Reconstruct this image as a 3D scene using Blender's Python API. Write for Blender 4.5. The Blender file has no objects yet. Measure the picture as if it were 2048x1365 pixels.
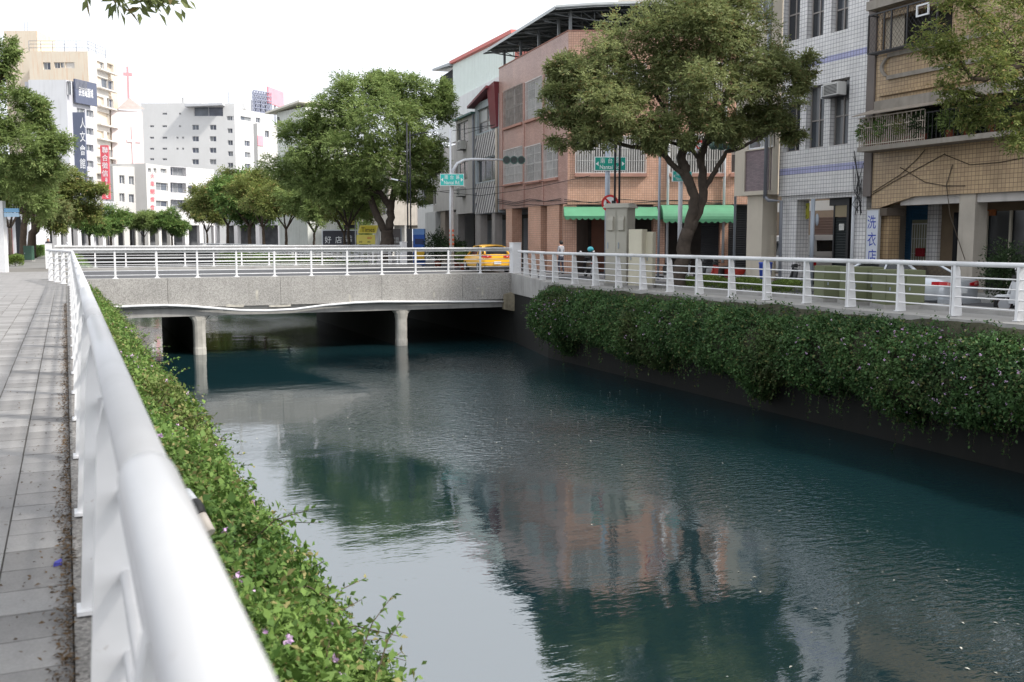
import bpy, math, random
import numpy as np
from mathutils import Vector, Matrix

rng = np.random.default_rng(7)
random.seed(7)
SC = bpy.context.scene
COL = SC.collection
R = math.radians

# ------------------------------------------------------------------ camera, sky, sun, exposure
CAM_Z = 1.5
YAW, PITCH, LENS = R(24.07), R(5.81), 35.0
cam_data = bpy.data.cameras.new('camera')
cam = bpy.data.objects.new('camera', cam_data)
COL.objects.link(cam)
cam.location = (0, 0, CAM_Z)
cam.rotation_euler = (R(90) - PITCH, 0, -YAW)
cam_data.lens = LENS
cam_data.sensor_width = 36
cam_data.clip_start = 0.02
cam_data.clip_end = 3000
cam_data.dof.use_dof = True
cam_data.dof.focus_distance = 27
cam_data.dof.aperture_fstop = 4.5
SC.camera = cam

SUN_EL, SUN_AZ = R(47), math.atan2(0.74, -0.67)      # azimuth measured from +Y towards +X
sun_dir = Vector((math.sin(SUN_AZ) * math.cos(SUN_EL), math.cos(SUN_AZ) * math.cos(SUN_EL), math.sin(SUN_EL)))
world = bpy.data.worlds.new('World')
SC.world = world
world.use_nodes = True
wn, wl = world.node_tree.nodes, world.node_tree.links
wn.clear()
sky = wn.new('ShaderNodeTexSky')
sky.sky_type = 'NISHITA'
sky.sun_disc = False
sky.sun_elevation = SUN_EL
sky.sun_rotation = SUN_AZ
sky.air_density = 1.0
sky.dust_density = 6.0
sky.ozone_density = 1.0
hsv = wn.new('ShaderNodeHueSaturation')
hsv.inputs['Saturation'].default_value = 0.22
hazemix = wn.new('ShaderNodeMix')
hazemix.data_type = 'RGBA'
hazemix.inputs[0].default_value = 0.55
hazemix.inputs[7].default_value = (13.2, 13.8, 14.8, 1)
bg = wn.new('ShaderNodeBackground')
bg.inputs['Strength'].default_value = 0.095
wo = wn.new('ShaderNodeOutputWorld')
wl.new(sky.outputs[0], hsv.inputs['Color'])
wl.new(hsv.outputs[0], hazemix.inputs[6])
wl.new(hazemix.outputs[2], bg.inputs['Color'])
wl.new(bg.outputs[0], wo.inputs[0])

sun_data = bpy.data.lights.new('sun', 'SUN')
sun_data.energy = 2.9
sun_data.angle = R(5)
sun_data.color = (1.0, 0.955, 0.88)
sun = bpy.data.objects.new('sun', sun_data)
COL.objects.link(sun)
sun.rotation_euler = sun_dir.to_track_quat('Z', 'Y').to_euler()

SC.view_settings.view_transform = 'Standard'
SC.view_settings.look = 'None'
SC.view_settings.exposure = 0.68
SC.view_settings.gamma = 1.0
SC.view_settings.use_curve_mapping = False
SC.render.engine = 'CYCLES'
SC.cycles.use_denoising = True
SC.cycles.max_bounces = 6
SC.cycles.diffuse_bounces = 3
SC.cycles.glossy_bounces = 3
SC.cycles.transmission_bounces = 4
SC.cycles.transparent_max_bounces = 6
SC.cycles.caustics_reflective = False
SC.cycles.caustics_refractive = False
SC.cycles.sample_clamp_indirect = 6

# ------------------------------------------------------------------ photograph pixels -> places
FPX = LENS / 36 * 2048
CY, SY = math.cos(YAW), math.sin(YAW)
CP, SP = math.cos(PITCH), math.sin(PITCH)
CAM = Vector((0, 0, CAM_Z))

def ray(px, py):
    u, v = (px - 1024) / FPX, (682.5 - py) / FPX
    fh, up = CP + v * SP, -SP + v * CP
    return Vector((u * CY + fh * SY, -u * SY + fh * CY, up))

def W(px, py, Z):
    """the point seen at a pixel, at horizontal forward distance Z"""
    v = (682.5 - py) / FPX
    return CAM + ray(px, py) * (Z / (CP + v * SP))

def G(px, py, z):
    d = ray(px, py)
    return CAM + d * ((z - CAM_Z) / d.z)

def onx(px, py, x):
    d = ray(px, py)
    return CAM + d * (x / d.x)

def ony(px, py, y):
    d = ray(px, py)
    return CAM + d * (y / d.y)

# ------------------------------------------------------------------ materials
def lin(c):
    return tuple(((v / 255) / 12.92 if v <= 10 else (((v / 255) + 0.055) / 1.055) ** 2.4) for v in c)

MATS = {}

def _base(name):
    m = bpy.data.materials.new(name)
    m.use_nodes = True
    n, l = m.node_tree.nodes, m.node_tree.links
    return m, n, l, n['Principled BSDF']

def mat(name, col, rough=0.7, var=0.18, scale=1.5, bump=0.0, bscale=30.0, metal=0.0, spec=0.4, streak=0.0,
        streakcol=(0.12, 0.1, 0.08), fine=0.0, finescale=60.0, coat=0.0, chips=0.0):
    """plain painted / concrete / metal surface: colour mottling, vertical rain streaks, fine grain, relief"""
    if name in MATS:
        return MATS[name]
    m, n, l, p = _base(name)
    tc = n.new('ShaderNodeTexCoord')
    no = n.new('ShaderNodeTexNoise')
    no.inputs['Scale'].default_value = scale
    no.inputs['Detail'].default_value = 6
    no.inputs['Roughness'].default_value = 0.6
    l.new(tc.outputs['Object'], no.inputs['Vector'])
    cr = n.new('ShaderNodeMapRange')
    cr.inputs[1].default_value, cr.inputs[2].default_value = 0.3, 0.7
    cr.inputs[3].default_value, cr.inputs[4].default_value = 1 - var, 1 + var * 0.6
    l.new(no.outputs[0], cr.inputs[0])
    mul = n.new('ShaderNodeMix')
    mul.data_type, mul.blend_type = 'RGBA', 'MULTIPLY'
    mul.inputs[0].default_value = 1
    mul.inputs[6].default_value = (*col, 1)
    l.new(cr.outputs[0], mul.inputs[7])
    last = mul.outputs[2]
    if fine:
        vo = n.new('ShaderNodeTexVoronoi')
        vo.inputs['Scale'].default_value = finescale
        l.new(tc.outputs['Object'], vo.inputs['Vector'])
        fr = n.new('ShaderNodeMapRange')
        fr.inputs[3].default_value, fr.inputs[4].default_value = 1 - fine, 1 + fine
        l.new(vo.outputs['Color'], fr.inputs[0])
        m2 = n.new('ShaderNodeMix')
        m2.data_type, m2.blend_type = 'RGBA', 'MULTIPLY'
        m2.inputs[0].default_value = 1
        l.new(last, m2.inputs[6])
        l.new(fr.outputs[0], m2.inputs[7])
        last = m2.outputs[2]
    if streak:
        mp = n.new('ShaderNodeMapping')
        mp.inputs['Scale'].default_value = (3.0, 3.0, 0.16)
        l.new(tc.outputs['Object'], mp.inputs[0])
        sn = n.new('ShaderNodeTexNoise')
        sn.inputs['Scale'].default_value = 1.4
        sn.inputs['Detail'].default_value = 5
        l.new(mp.outputs[0], sn.inputs['Vector'])
        sr = n.new('ShaderNodeMapRange')
        sr.inputs[1].default_value, sr.inputs[2].default_value = 0.5, 0.78
        sr.inputs[4].default_value = streak
        l.new(sn.outputs[0], sr.inputs[0])
        m3 = n.new('ShaderNodeMix')
        m3.data_type = 'RGBA'
        l.new(sr.outputs[0], m3.inputs[0])
        l.new(last, m3.inputs[6])
        m3.inputs[7].default_value = (*streakcol, 1)
        last = m3.outputs[2]
    if chips:
        cn = n.new('ShaderNodeTexNoise')
        cn.inputs['Scale'].default_value = 26
        cn.inputs['Detail'].default_value = 7
        cn.inputs['Roughness'].default_value = 0.7
        l.new(tc.outputs['Object'], cn.inputs['Vector'])
        cm = n.new('ShaderNodeMapRange')
        cm.inputs[1].default_value, cm.inputs[2].default_value = 0.66, 0.70
        cm.inputs[4].default_value = chips
        l.new(cn.outputs[0], cm.inputs[0])
        m4 = n.new('ShaderNodeMix')
        m4.data_type = 'RGBA'
        l.new(cm.outputs[0], m4.inputs[0])
        l.new(last, m4.inputs[6])
        m4.inputs[7].default_value = (0.30, 0.24, 0.19, 1)
        last = m4.outputs[2]
    l.new(last, p.inputs['Base Color'])
    rr = n.new('ShaderNodeMapRange')
    rr.inputs[3].default_value, rr.inputs[4].default_value = max(rough - 0.1, 0.03), min(rough + 0.12, 1)
    l.new(no.outputs[0], rr.inputs[0])
    l.new(rr.outputs[0], p.inputs['Roughness'])
    p.inputs['Metallic'].default_value = metal
    p.inputs['Specular IOR Level'].default_value = spec
    p.inputs['Coat Weight'].default_value = coat
    if bump:
        bn = n.new('ShaderNodeTexNoise')
        bn.inputs['Scale'].default_value = bscale
        bn.inputs['Detail'].default_value = 4
        l.new(tc.outputs['Object'], bn.inputs['Vector'])
        b = n.new('ShaderNodeBump')
        b.inputs['Strength'].default_value = bump
        b.inputs['Distance'].default_value = 0.02
        l.new(bn.outputs[0], b.inputs['Height'])
        l.new(b.outputs[0], p.inputs['Normal'])
    MATS[name] = m
    return m

def tilemat(name, c1, c2, grout, w, h, gap=0.012, offset=0.0, rough=0.35, streak=0.25, bump=0.5):
    """small wall tiles / brickwork below the size that can be picked apart, laid in metres on the UV map"""
    if name in MATS:
        return MATS[name]
    m, n, l, p = _base(name)
    tc = n.new('ShaderNodeTexCoord')
    bt = n.new('ShaderNodeTexBrick')
    bt.offset = offset
    bt.squash = 1.0
    bt.inputs['Color1'].default_value = (*c1, 1)
    bt.inputs['Color2'].default_value = (*c2, 1)
    bt.inputs['Mortar'].default_value = (*grout, 1)
    bt.inputs['Scale'].default_value = 1.0
    bt.inputs['Mortar Size'].default_value = gap
    bt.inputs['Mortar Smooth'].default_value = 0.3
    bt.inputs['Bias'].default_value = 0.0
    bt.inputs['Brick Width'].default_value = w
    bt.inputs['Row Height'].default_value = h
    l.new(tc.outputs['UV'], bt.inputs['Vector'])
    no = n.new('ShaderNodeTexNoise')
    no.inputs['Scale'].default_value = 0.9
    no.inputs['Detail'].default_value = 6
    l.new(tc.outputs['Object'], no.inputs['Vector'])
    mr = n.new('ShaderNodeMapRange')
    mr.inputs[1].default_value, mr.inputs[2].default_value = 0.3, 0.75
    mr.inputs[3].default_value, mr.inputs[4].default_value = 0.82, 1.1
    l.new(no.outputs[0], mr.inputs[0])
    mul = n.new('ShaderNodeMix')
    mul.data_type, mul.blend_type = 'RGBA', 'MULTIPLY'
    mul.inputs[0].default_value = 1
    l.new(bt.outputs['Color'], mul.inputs[6])
    l.new(mr.outputs[0], mul.inputs[7])
    mp = n.new('ShaderNodeMapping')
    mp.inputs['Scale'].default_value = (2.5, 2.5, 0.13)
    l.new(tc.outputs['Object'], mp.inputs[0])
    sn = n.new('ShaderNodeTexNoise')
    sn.inputs['Scale'].default_value = 1.6
    sn.inputs['Detail'].default_value = 5
    l.new(mp.outputs[0], sn.inputs['Vector'])
    sr = n.new('ShaderNodeMapRange')
    sr.inputs[1].default_value, sr.inputs[2].default_value = 0.5, 0.8
    sr.inputs[4].default_value = streak
    l.new(sn.outputs[0], sr.inputs[0])
    m3 = n.new('ShaderNodeMix')
    m3.data_type = 'RGBA'
    l.new(sr.outputs[0], m3.inputs[0])
    l.new(mul.outputs[2], m3.inputs[6])
    m3.inputs[7].default_value = (*[v * 0.4 for v in c1], 1)
    l.new(m3.outputs[2], p.inputs['Base Color'])
    p.inputs['Roughness'].default_value = rough
    b = n.new('ShaderNodeBump')
    b.invert = True
    b.inputs['Strength'].default_value = bump
    b.inputs['Distance'].default_value = 0.01
    l.new(bt.outputs['Fac'], b.inputs['Height'])
    l.new(b.outputs[0], p.inputs['Normal'])
    MATS[name] = m
    return m

def glassmat(name, col=(0.03, 0.035, 0.04), rough=0.08):
    if name in MATS:
        return MATS[name]
    m, n, l, p = _base(name)
    tc = n.new('ShaderNodeTexCoord')
    no = n.new('ShaderNodeTexNoise')
    no.inputs['Scale'].default_value = 0.7
    l.new(tc.outputs['Object'], no.inputs['Vector'])
    mr = n.new('ShaderNodeMapRange')
    mr.inputs[3].default_value, mr.inputs[4].default_value = 0.5, 1.6
    l.new(no.outputs[0], mr.inputs[0])
    mul = n.new('ShaderNodeMix')
    mul.data_type, mul.blend_type = 'RGBA', 'MULTIPLY'
    mul.inputs[0].default_value = 1
    mul.inputs[6].default_value = (*col, 1)
    l.new(mr.outputs[0], mul.inputs[7])
    l.new(mul.outputs[2], p.inputs['Base Color'])
    p.inputs['Roughness'].default_value = rough
    b = n.new('ShaderNodeBump')
    b.inputs['Strength'].default_value = 0.06
    l.new(no.outputs[0], b.inputs['Height'])
    l.new(b.outputs[0], p.inputs['Normal'])
    MATS[name] = m
    return m

def leafmat(name, dark, light, trans=0.25, yellow=None, yfrac=0.06, clump=0.6, patch=None):
    if name in MATS:
        return MATS[name]
    m, n, l, p = _base(name)
    geo = n.new('ShaderNodeNewGeometry')
    tc = n.new('ShaderNodeTexCoord')
    no = n.new('ShaderNodeTexNoise')
    no.inputs['Scale'].default_value = clump
    no.inputs['Detail'].default_value = 2
    l.new(tc.outputs['Object'], no.inputs['Vector'])
    mr = n.new('ShaderNodeMapRange')
    mr.inputs[1].default_value, mr.inputs[2].default_value = 0.3, 0.7
    l.new(no.outputs[0], mr.inputs[0])
    avg = n.new('ShaderNodeMath')
    avg.operation = 'MULTIPLY_ADD'
    l.new(geo.outputs['Random Per Island'], avg.inputs[0])
    avg.inputs[1].default_value = 0.55
    hl = n.new('ShaderNodeMath')
    hl.operation = 'MULTIPLY'
    l.new(mr.outputs[0], hl.inputs[0])
    hl.inputs[1].default_value = 0.45
    l.new(hl.outputs[0], avg.inputs[2])
    ramp = n.new('ShaderNodeValToRGB')
    ramp.color_ramp.elements[0].color = (*dark, 1)
    ramp.color_ramp.elements[1].color = (*light, 1)
    ramp.color_ramp.elements[0].position = 0.1
    ramp.color_ramp.elements[1].position = 0.85
    l.new(avg.outputs[0], ramp.inputs[0])
    last = ramp.outputs[0]
    if yellow:
        gt = n.new('ShaderNodeMath')
        gt.operation = 'GREATER_THAN'
        fr = n.new('ShaderNodeMath')
        fr.operation = 'FRACT'
        mu = n.new('ShaderNodeMath')
        mu.operation = 'MULTIPLY'
        mu.inputs[1].default_value = 37.7
        l.new(geo.outputs['Random Per Island'], mu.inputs[0])
        l.new(mu.outputs[0], fr.inputs[0])
        l.new(fr.outputs[0], gt.inputs[0])
        gt.inputs[1].default_value = 1 - yfrac
        mx = n.new('ShaderNodeMix')
        mx.data_type = 'RGBA'
        l.new(gt.outputs[0], mx.inputs[0])
        l.new(last, mx.inputs[6])
        mx.inputs[7].default_value = (*yellow, 1)
        last = mx.outputs[2]
    if patch:
        pn_ = n.new('ShaderNodeTexNoise')
        pn_.inputs['Scale'].default_value = 0.55
        pn_.inputs['Detail'].default_value = 4
        l.new(tc.outputs['Object'], pn_.inputs['Vector'])
        pr = n.new('ShaderNodeMapRange')
        pr.inputs[1].default_value, pr.inputs[2].default_value = 0.54, 0.70
        pr.inputs[4].default_value = 0.5
        l.new(pn_.outputs[0], pr.inputs[0])
        pm_ = n.new('ShaderNodeMix')
        pm_.data_type = 'RGBA'
        l.new(pr.outputs[0], pm_.inputs[0])
        l.new(last, pm_.inputs[6])
        pm_.inputs[7].default_value = (*patch, 1)
        last = pm_.outputs[2]
    l.new(last, p.inputs['Base Color'])
    p.inputs['Roughness'].default_value = 0.62
    p.inputs['Specular IOR Level'].default_value = 0.25
    tr = n.new('ShaderNodeBsdfTranslucent')
    l.new(last, tr.inputs['Color'])
    mix = n.new('ShaderNodeMixShader')
    mix.inputs[0].default_value = trans
    l.new(p.outputs[0], mix.inputs[1])
    l.new(tr.outputs[0], mix.inputs[2])
    l.new(mix.outputs[0], n['Material Output'].inputs[0])
    MATS[name] = m
    return m

# ------------------------------------------------------------------ mesh building
class MB:
    def __init__(self):
        self.v, self.f, self.smooth = [], [], []

    def poly(self, pts, smooth=False):
        i = len(self.v)
        self.v += [tuple(p) for p in pts]
        self.f.append(tuple(range(i, i + len(pts))))
        self.smooth.append(smooth)
        return self

    def hexa(self, c, smooth=False):
        """8 corners: bottom ring of four, top ring of four"""
        i = len(self.v)
        self.v += [tuple(p) for p in c]
        for q in ((0, 3, 2, 1), (4, 5, 6, 7), (0, 1, 5, 4), (1, 2, 6, 5), (2, 3, 7, 6), (3, 0, 4, 7)):
            self.f.append(tuple(i + k for k in q))
            self.smooth.append(smooth)
        return self

    def box(self, x0, x1, y0, y1, z0, z1):
        return self.hexa([(x0, y0, z0), (x1, y0, z0), (x1, y1, z0), (x0, y1, z0),
                          (x0, y0, z1), (x1, y0, z1), (x1, y1, z1), (x0, y1, z1)])

    def prism(self, ring, off):
        """closed ring of points swept by a vector"""
        o = Vector(off)
        k = len(ring)
        a = [Vector(p) for p in ring]
        b = [p + o for p in a]
        self.poly(list(reversed(a)))
        self.poly(b)
        for j in range(k):
            self.poly([a[j], a[(j + 1) % k], b[(j + 1) % k], b[j]])
        return self

    def tube(self, pts, rad, n=8, caps=True, smooth=True):
        pts = [Vector(p) for p in pts]
        if not hasattr(rad, '__len__'):
            rad = [rad] * len(pts)
        base = len(self.v)
        prev = None
        for k, p in enumerate(pts):
            d = (pts[min(k + 1, len(pts) - 1)] - pts[max(k - 1, 0)])
            if d.length < 1e-9:
                d = Vector((0, 0, 1))
            d.normalize()
            if prev is None:
                ref = Vector((0, 0, 1)) if abs(d.z) < 0.9 else Vector((1, 0, 0))
                a = d.cross(ref).normalized()
            else:
                a = (prev - d * prev.dot(d))
                a = a.normalized() if a.length > 1e-6 else d.orthogonal().normalized()
            prev = a
            b = d.cross(a)
            for j in range(n):
                t = 2 * math.pi * j / n
                self.v.append(tuple(p + (a * math.cos(t) + b * math.sin(t)) * rad[k]))
        for k in range(len(pts) - 1):
            for j in range(n):
                q = base + k * n + j
                q2 = base + k * n + (j + 1) % n
                self.f.append((q, q2, q2 + n, q + n))
                self.smooth.append(smooth)
        if caps:
            self.f.append(tuple(base + j for j in reversed(range(n))))
            self.smooth.append(False)
            e = base + (len(pts) - 1) * n
            self.f.append(tuple(e + j for j in range(n)))
            self.smooth.append(False)
        return self

    def cyl(self, p, q, r, n=12, r2=None):
        return self.tube([p, q], [r, r if r2 is None else r2], n)

    def ball(self, c, r, n=10, m=6, sq=(1, 1, 1)):
        base = len(self.v)
        c = Vector(c)
        for i in range(m + 1):
            th = math.pi * i / m
            for j in range(n):
                ph = 2 * math.pi * j / n
                self.v.append((c.x + r * sq[0] * math.sin(th) * math.cos(ph), c.y + r * sq[1] * math.sin(th) * math.sin(ph), c.z + r * sq[2] * math.cos(th)))
        for i in range(m):
            for j in range(n):
                self.f.append((base + i * n + j, base + (i + 1) * n + j, base + (i + 1) * n + (j + 1) % n, base + i * n + (j + 1) % n))
                self.smooth.append(True)
        return self

    def mesh(self, name, m, off=None):
        me = bpy.data.meshes.new(name)
        v = self.v if off is None else [(a - off[0], b - off[1], c - off[2]) for a, b, c in self.v]
        me.from_pydata(v, [], self.f)
        me.polygons.foreach_set('use_smooth', self.smooth)
        uv = me.uv_layers.new(name='UVMap')
        data = np.zeros(len(me.loops) * 2)
        k = 0
        for fc in self.f:
            p0, p1, p2 = (Vector(self.v[fc[0]]), Vector(self.v[fc[1]]), Vector(self.v[fc[2]]))
            nn = (p1 - p0).cross(p2 - p0)
            if nn.length > 1e-12:
                nn.normalize()
            for q in fc:
                x, y, z = self.v[q]
                if abs(nn.z) > 0.8:
                    data[k], data[k + 1] = x, y
                else:
                    h = math.hypot(nn.x, nn.y) or 1
                    data[k], data[k + 1] = (-nn.y * x + nn.x * y) / h, z
                k += 2
        uv.data.foreach_set('uv', data)
        me.materials.append(m)
        me.update()
        return me

    def build(self, name, m, parent=None, **tags):
        off = None
        if parent is not None:
            off = parent_origin(parent)
        o = bpy.data.objects.new(name, self.mesh(name, m, off))
        COL.objects.link(o)
        if parent is not None:
            o.parent = parent
        settags(o, **tags)
        return o

def parent_origin(p):
    loc = Vector((0, 0, 0))
    while p is not None:
        loc += p.location
        p = p.parent
    return loc

def settags(o, label=None, cat=None, group=None, kind=None):
    if label:
        o['label'] = label
    if cat:
        o['category'] = cat
    if group:
        o['group'] = group
    if kind:
        o['kind'] = kind
    return o

def thing(name, label, cat, loc=(0, 0, 0), group=None, rz=0.0):
    o = bpy.data.objects.new(name, None)
    o.empty_display_size = 0.2
    COL.objects.link(o)
    o.location = loc
    o.rotation_euler = (0, 0, rz)
    return settags(o, label, cat, group)

def place(name, mesh, parent, loc=(0, 0, 0), rot=(0, 0, 0), scale=(1, 1, 1)):
    """a further piece that shares mesh data"""
    o = bpy.data.objects.new(name, mesh)
    COL.objects.link(o)
    o.parent = parent
    o.location = Vector(loc) - (parent_origin(parent) if parent is not None else Vector((0, 0, 0)))
    o.rotation_euler = rot
    o.scale = scale
    return o

def copy_tree(o, parent=None):
    c = o.copy()
    COL.objects.link(c)
    if parent is not None:
        c.parent = parent
    for ch in o.children:
        copy_tree(ch, c)
    return c

def fastmesh(name, verts, nper, m):
    """verts: (N, nper, 3) array of separate polygons"""
    N = len(verts)
    me = bpy.data.meshes.new(name)
    me.vertices.add(N * nper)
    me.vertices.foreach_set('co', np.ascontiguousarray(verts, dtype=np.float32).ravel())
    me.loops.add(N * nper)
    me.loops.foreach_set('vertex_index', np.arange(N * nper, dtype=np.int32))
    me.polygons.add(N)
    me.polygons.foreach_set('loop_start', np.arange(N, dtype=np.int32) * nper)
    me.polygons.foreach_set('loop_total', np.full(N, nper, dtype=np.int32))
    me.materials.append(m)
    me.update(calc_edges=True)
    return me

def unit(a):
    return a / np.maximum(np.linalg.norm(a, axis=-1, keepdims=True), 1e-9)

def leafquads(pos, axis, nrm, length, width):
    """diamond leaves; pos = leaf base"""
    axis = unit(axis)
    side = unit(np.cross(axis, nrm))
    nn = np.cross(side, axis)
    L, Wd = length[:, None], width[:, None]
    mid = pos + axis * L * 0.45
    v = np.empty((len(pos), 4, 3))
    v[:, 0] = pos
    v[:, 1] = mid + side * Wd * 0.5 + nn * Wd * 0.15
    v[:, 2] = pos + axis * L - nn * L * 0.12
    v[:, 3] = mid - side * Wd * 0.5 + nn * Wd * 0.15
    return v

def rotate_text_mesh(body, spacing=1.0, vertical=False):
    cu = bpy.data.curves.new('lettering', 'FONT')
    cu.body = '\n'.join(body) if vertical else body
    cu.align_x = 'CENTER'
    cu.size = 1
    cu.space_character = spacing
    cu.resolution_u = 3
    cu.offset = 0.005
    if vertical:
        cu.space_line = spacing
    ob = bpy.data.objects.new('lettering', cu)
    COL.objects.link(ob)
    dg = bpy.context.evaluated_depsgraph_get()
    dg.update()
    me = bpy.data.meshes.new_from_object(ob.evaluated_get(dg))
    bpy.data.objects.remove(ob)
    bpy.data.curves.remove(cu)
    return me

def lettering(body, centre, udir, ndir, w, h, m, parent, spacing=1.0, vertical=False, bold=0.0, up=Vector((0, 0, 1))):
    """flat print fitted into w x h metres, standing on a sign face"""
    me = rotate_text_mesh(body, spacing, vertical)
    co = np.zeros(len(me.vertices) * 3)
    me.vertices.foreach_get('co', co)
    co = co.reshape(-1, 3)
    lo, hi = co.min(0), co.max(0)
    k = np.array([w / max(hi[0] - lo[0], 1e-6), h / max(hi[1] - lo[1], 1e-6)])
    c = (lo + hi) / 2
    u, n_, z = np.array(udir), np.array(ndir), np.array(up)
    base = np.array(centre) - (np.array(parent_origin(parent)) if parent is not None else 0)
    out = base + ((co[:, 0] - c[0]) * k[0])[:, None] * u + ((co[:, 1] - c[1]) * k[1])[:, None] * z
    me.vertices.foreach_set('co', out.ravel())
    me.materials.clear()
    me.materials.append(m)
    me.update()
    o = bpy.data.objects.new('lettering', me)
    COL.objects.link(o)
    o.parent = parent
    return o

# ------------------------------------------------------------------ facades
class Fac:
    """a vertical facade plane from A to B (as seen left to right), normal towards the camera side"""
    def __init__(self, A, B):
        self.A = Vector((A[0], A[1], 0))
        B = Vector((B[0], B[1], 0))
        self.len = (B - self.A).length
        self.u = (B - self.A).normalized()
        n = Vector((self.u.y, -self.u.x, 0))
        if n.dot(Vector((0, 0, 0)) - self.A) < 0:
            n = -n
        self.n = n

    def P(self, s, z, d=0.0):
        return self.A + self.u * s + self.n * d + Vector((0, 0, z))

    def sz(self, px, py, d=0.0):
        r = ray(px, py)
        a = self.A + self.n * d
        t = (a - CAM).dot(self.n) / r.dot(self.n)
        p = CAM + r * t
        return (p - self.A).dot(self.u), p.z

    def rect(self, x0, y0, x1, y1, d=0.0):
        xm, ym = (x0 + x1) / 2, (y0 + y1) / 2
        return (self.sz(x0, ym, d)[0], self.sz(x1, ym, d)[0], self.sz(xm, y1, d)[1], self.sz(xm, y0, d)[1])

    def box(self, mb, s0, s1, z0, z1, d0, d1):
        mb.hexa([self.P(s0, z0, d1), self.P(s1, z0, d1), self.P(s1, z0, d0), self.P(s0, z0, d0),
                 self.P(s0, z1, d1), self.P(s1, z1, d1), self.P(s1, z1, d0), self.P(s0, z1, d0)])
        return mb

    def wall(self, mb, s0, s1, z0, z1, holes=(), rev=0.15, back=None):
        ss = sorted({s0, s1, *[h[0] for h in holes], *[h[1] for h in holes]})
        zs = sorted({z0, z1, *[h[2] for h in holes], *[h[3] for h in holes]})
        ss = [s for s in ss if s0 <= s <= s1]
        zs = [z for z in zs if z0 <= z <= z1]
        for a, b in zip(ss, ss[1:]):
            for c, d in zip(zs, zs[1:]):
                sm, zm = (a + b) / 2, (c + d) / 2
                if any(h[0] < sm < h[1] and h[2] < zm < h[3] for h in holes):
                    continue
                mb.poly([self.P(a, c), self.P(b, c), self.P(b, d), self.P(a, d)])
        for h in holes:
            a, b, c, d = h[:4]
            for p, q in (((a, c), (b, c)), ((b, c), (b, d)), ((b, d), (a, d)), ((a, d), (a, c))):
                mb.poly([self.P(*p), self.P(*q), self.P(*q, -rev), self.P(*p, -rev)])
        if back:
            for s in (s0, s1):
                mb.poly([self.P(s, z0), self.P(s, z0, -back), self.P(s, z1, -back), self.P(s, z1)])
            mb.poly([self.P(s0, z1), self.P(s1, z1), self.P(s1, z1, -back), self.P(s0, z1, -back)])
            mb.poly([self.P(s0, z0), self.P(s0, z0, -back), self.P(s1, z0, -back), self.P(s1, z0)])
            mb.poly([self.P(s1, z0, -back), self.P(s0, z0, -back), self.P(s0, z1, -back), self.P(s1, z1, -back)])
        return mb

    def window(self, parent, h, fm, gm, rev=0.15, cols=2, rows=1, fw=0.05, split=None, sill=None, name='window'):
        """frame object with its panes as sub-parts, set back in an opening"""
        s0, s1, z0, z1 = h[:4]
        mb = MB()
        d0, d1 = -rev, -rev + 0.05
        self.box(mb, s0, s1, z0, z0 + fw, d0, d1)
        self.box(mb, s0, s1, z1 - fw, z1, d0, d1)
        self.box(mb, s0, s0 + fw, z0 + fw, z1 - fw, d0, d1)
        self.box(mb, s1 - fw, s1, z0 + fw, z1 - fw, d0, d1)
        cs = [s0 + (s1 - s0) * k / cols for k in range(cols + 1)]
        rs = [z0 + (z1 - z0) * k / rows for k in range(rows + 1)]
        if split:
            rs = [z0, z0 + (z1 - z0) * split, z1]
        for c in cs[1:-1]:
            self.box(mb, c - fw / 2, c + fw / 2, z0 + fw, z1 - fw, d0, d1 + 0.01)
        for r_ in rs[1:-1]:
            self.box(mb, s0 + fw, s1 - fw, r_ - fw / 2, r_ + fw / 2, d0, d1 + 0.004)
        if sill is not None:
            self.box(mb, s0 - 0.05, s1 + 0.05, z0 - 0.08, z0 - 0.004, -rev, 0.06)
        w = mb.build(name, fm, parent)
        for a, b in zip(cs, cs[1:]):
            for c, d in zip(rs, rs[1:]):
                g = MB()
                g.poly([self.P(a, c, d0 + 0.02), self.P(b, c, d0 + 0.02), self.P(b, d, d0 + 0.02), self.P(a, d, d0 + 0.02)])
                g.build('pane', random.choice(gm) if isinstance(gm, (list, tuple)) else gm, w)
        return w
# ------------------------------------------------------------------ the setting: ground, water, canal walls
WATER_Z, RZ = -3.1, -0.18          # water level, level of the opposite bank
LZ = -0.42                         # street level on the opposite side
RX = 17.4                          # line of the opposite railing
BY0, BY1 = 41.2, 57.6              # bridge edges
WHITE = mat('white_paint', (0.74, 0.74, 0.75), rough=0.35, var=0.08, chips=0.4, scale=3, streak=0.10, streakcol=(0.42, 0.40, 0.36))
WHITE_NEAR = mat('white_rail_paint', (0.56, 0.56, 0.575), rough=0.34, chips=0.3, var=0.05, scale=5, streak=0.06, streakcol=(0.42, 0.40, 0.37), bump=0.05, bscale=14)
CONC = mat('concrete', (0.36, 0.35, 0.335), rough=0.85, var=0.2, scale=1.2, bump=0.25, bscale=18, streak=0.35, streakcol=(0.13, 0.12, 0.105))
CONC_DARK = mat('damp_shaded_concrete', (0.009, 0.0095, 0.0085), rough=0.8, var=0.35, scale=0.8, bump=0.3, bscale=9, streak=0.5, streakcol=(0.02, 0.02, 0.016))  # damp concrete, blackened further to hold the shade under the hedge
AGG = mat('exposed_aggregate', (0.37, 0.355, 0.335), rough=0.9, var=0.16, scale=0.8, bump=0.5, bscale=45, fine=0.36, finescale=34, streak=0.28, streakcol=(0.16, 0.15, 0.135))
ASPH = mat('asphalt', (0.075, 0.076, 0.082), rough=0.9, var=0.2, scale=0.5, bump=0.3, bscale=60, fine=0.3, finescale=50)
PAVE = mat('pale_pavement', (0.30, 0.295, 0.285), rough=0.85, var=0.15, scale=0.7, bump=0.1, bscale=30)
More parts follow.
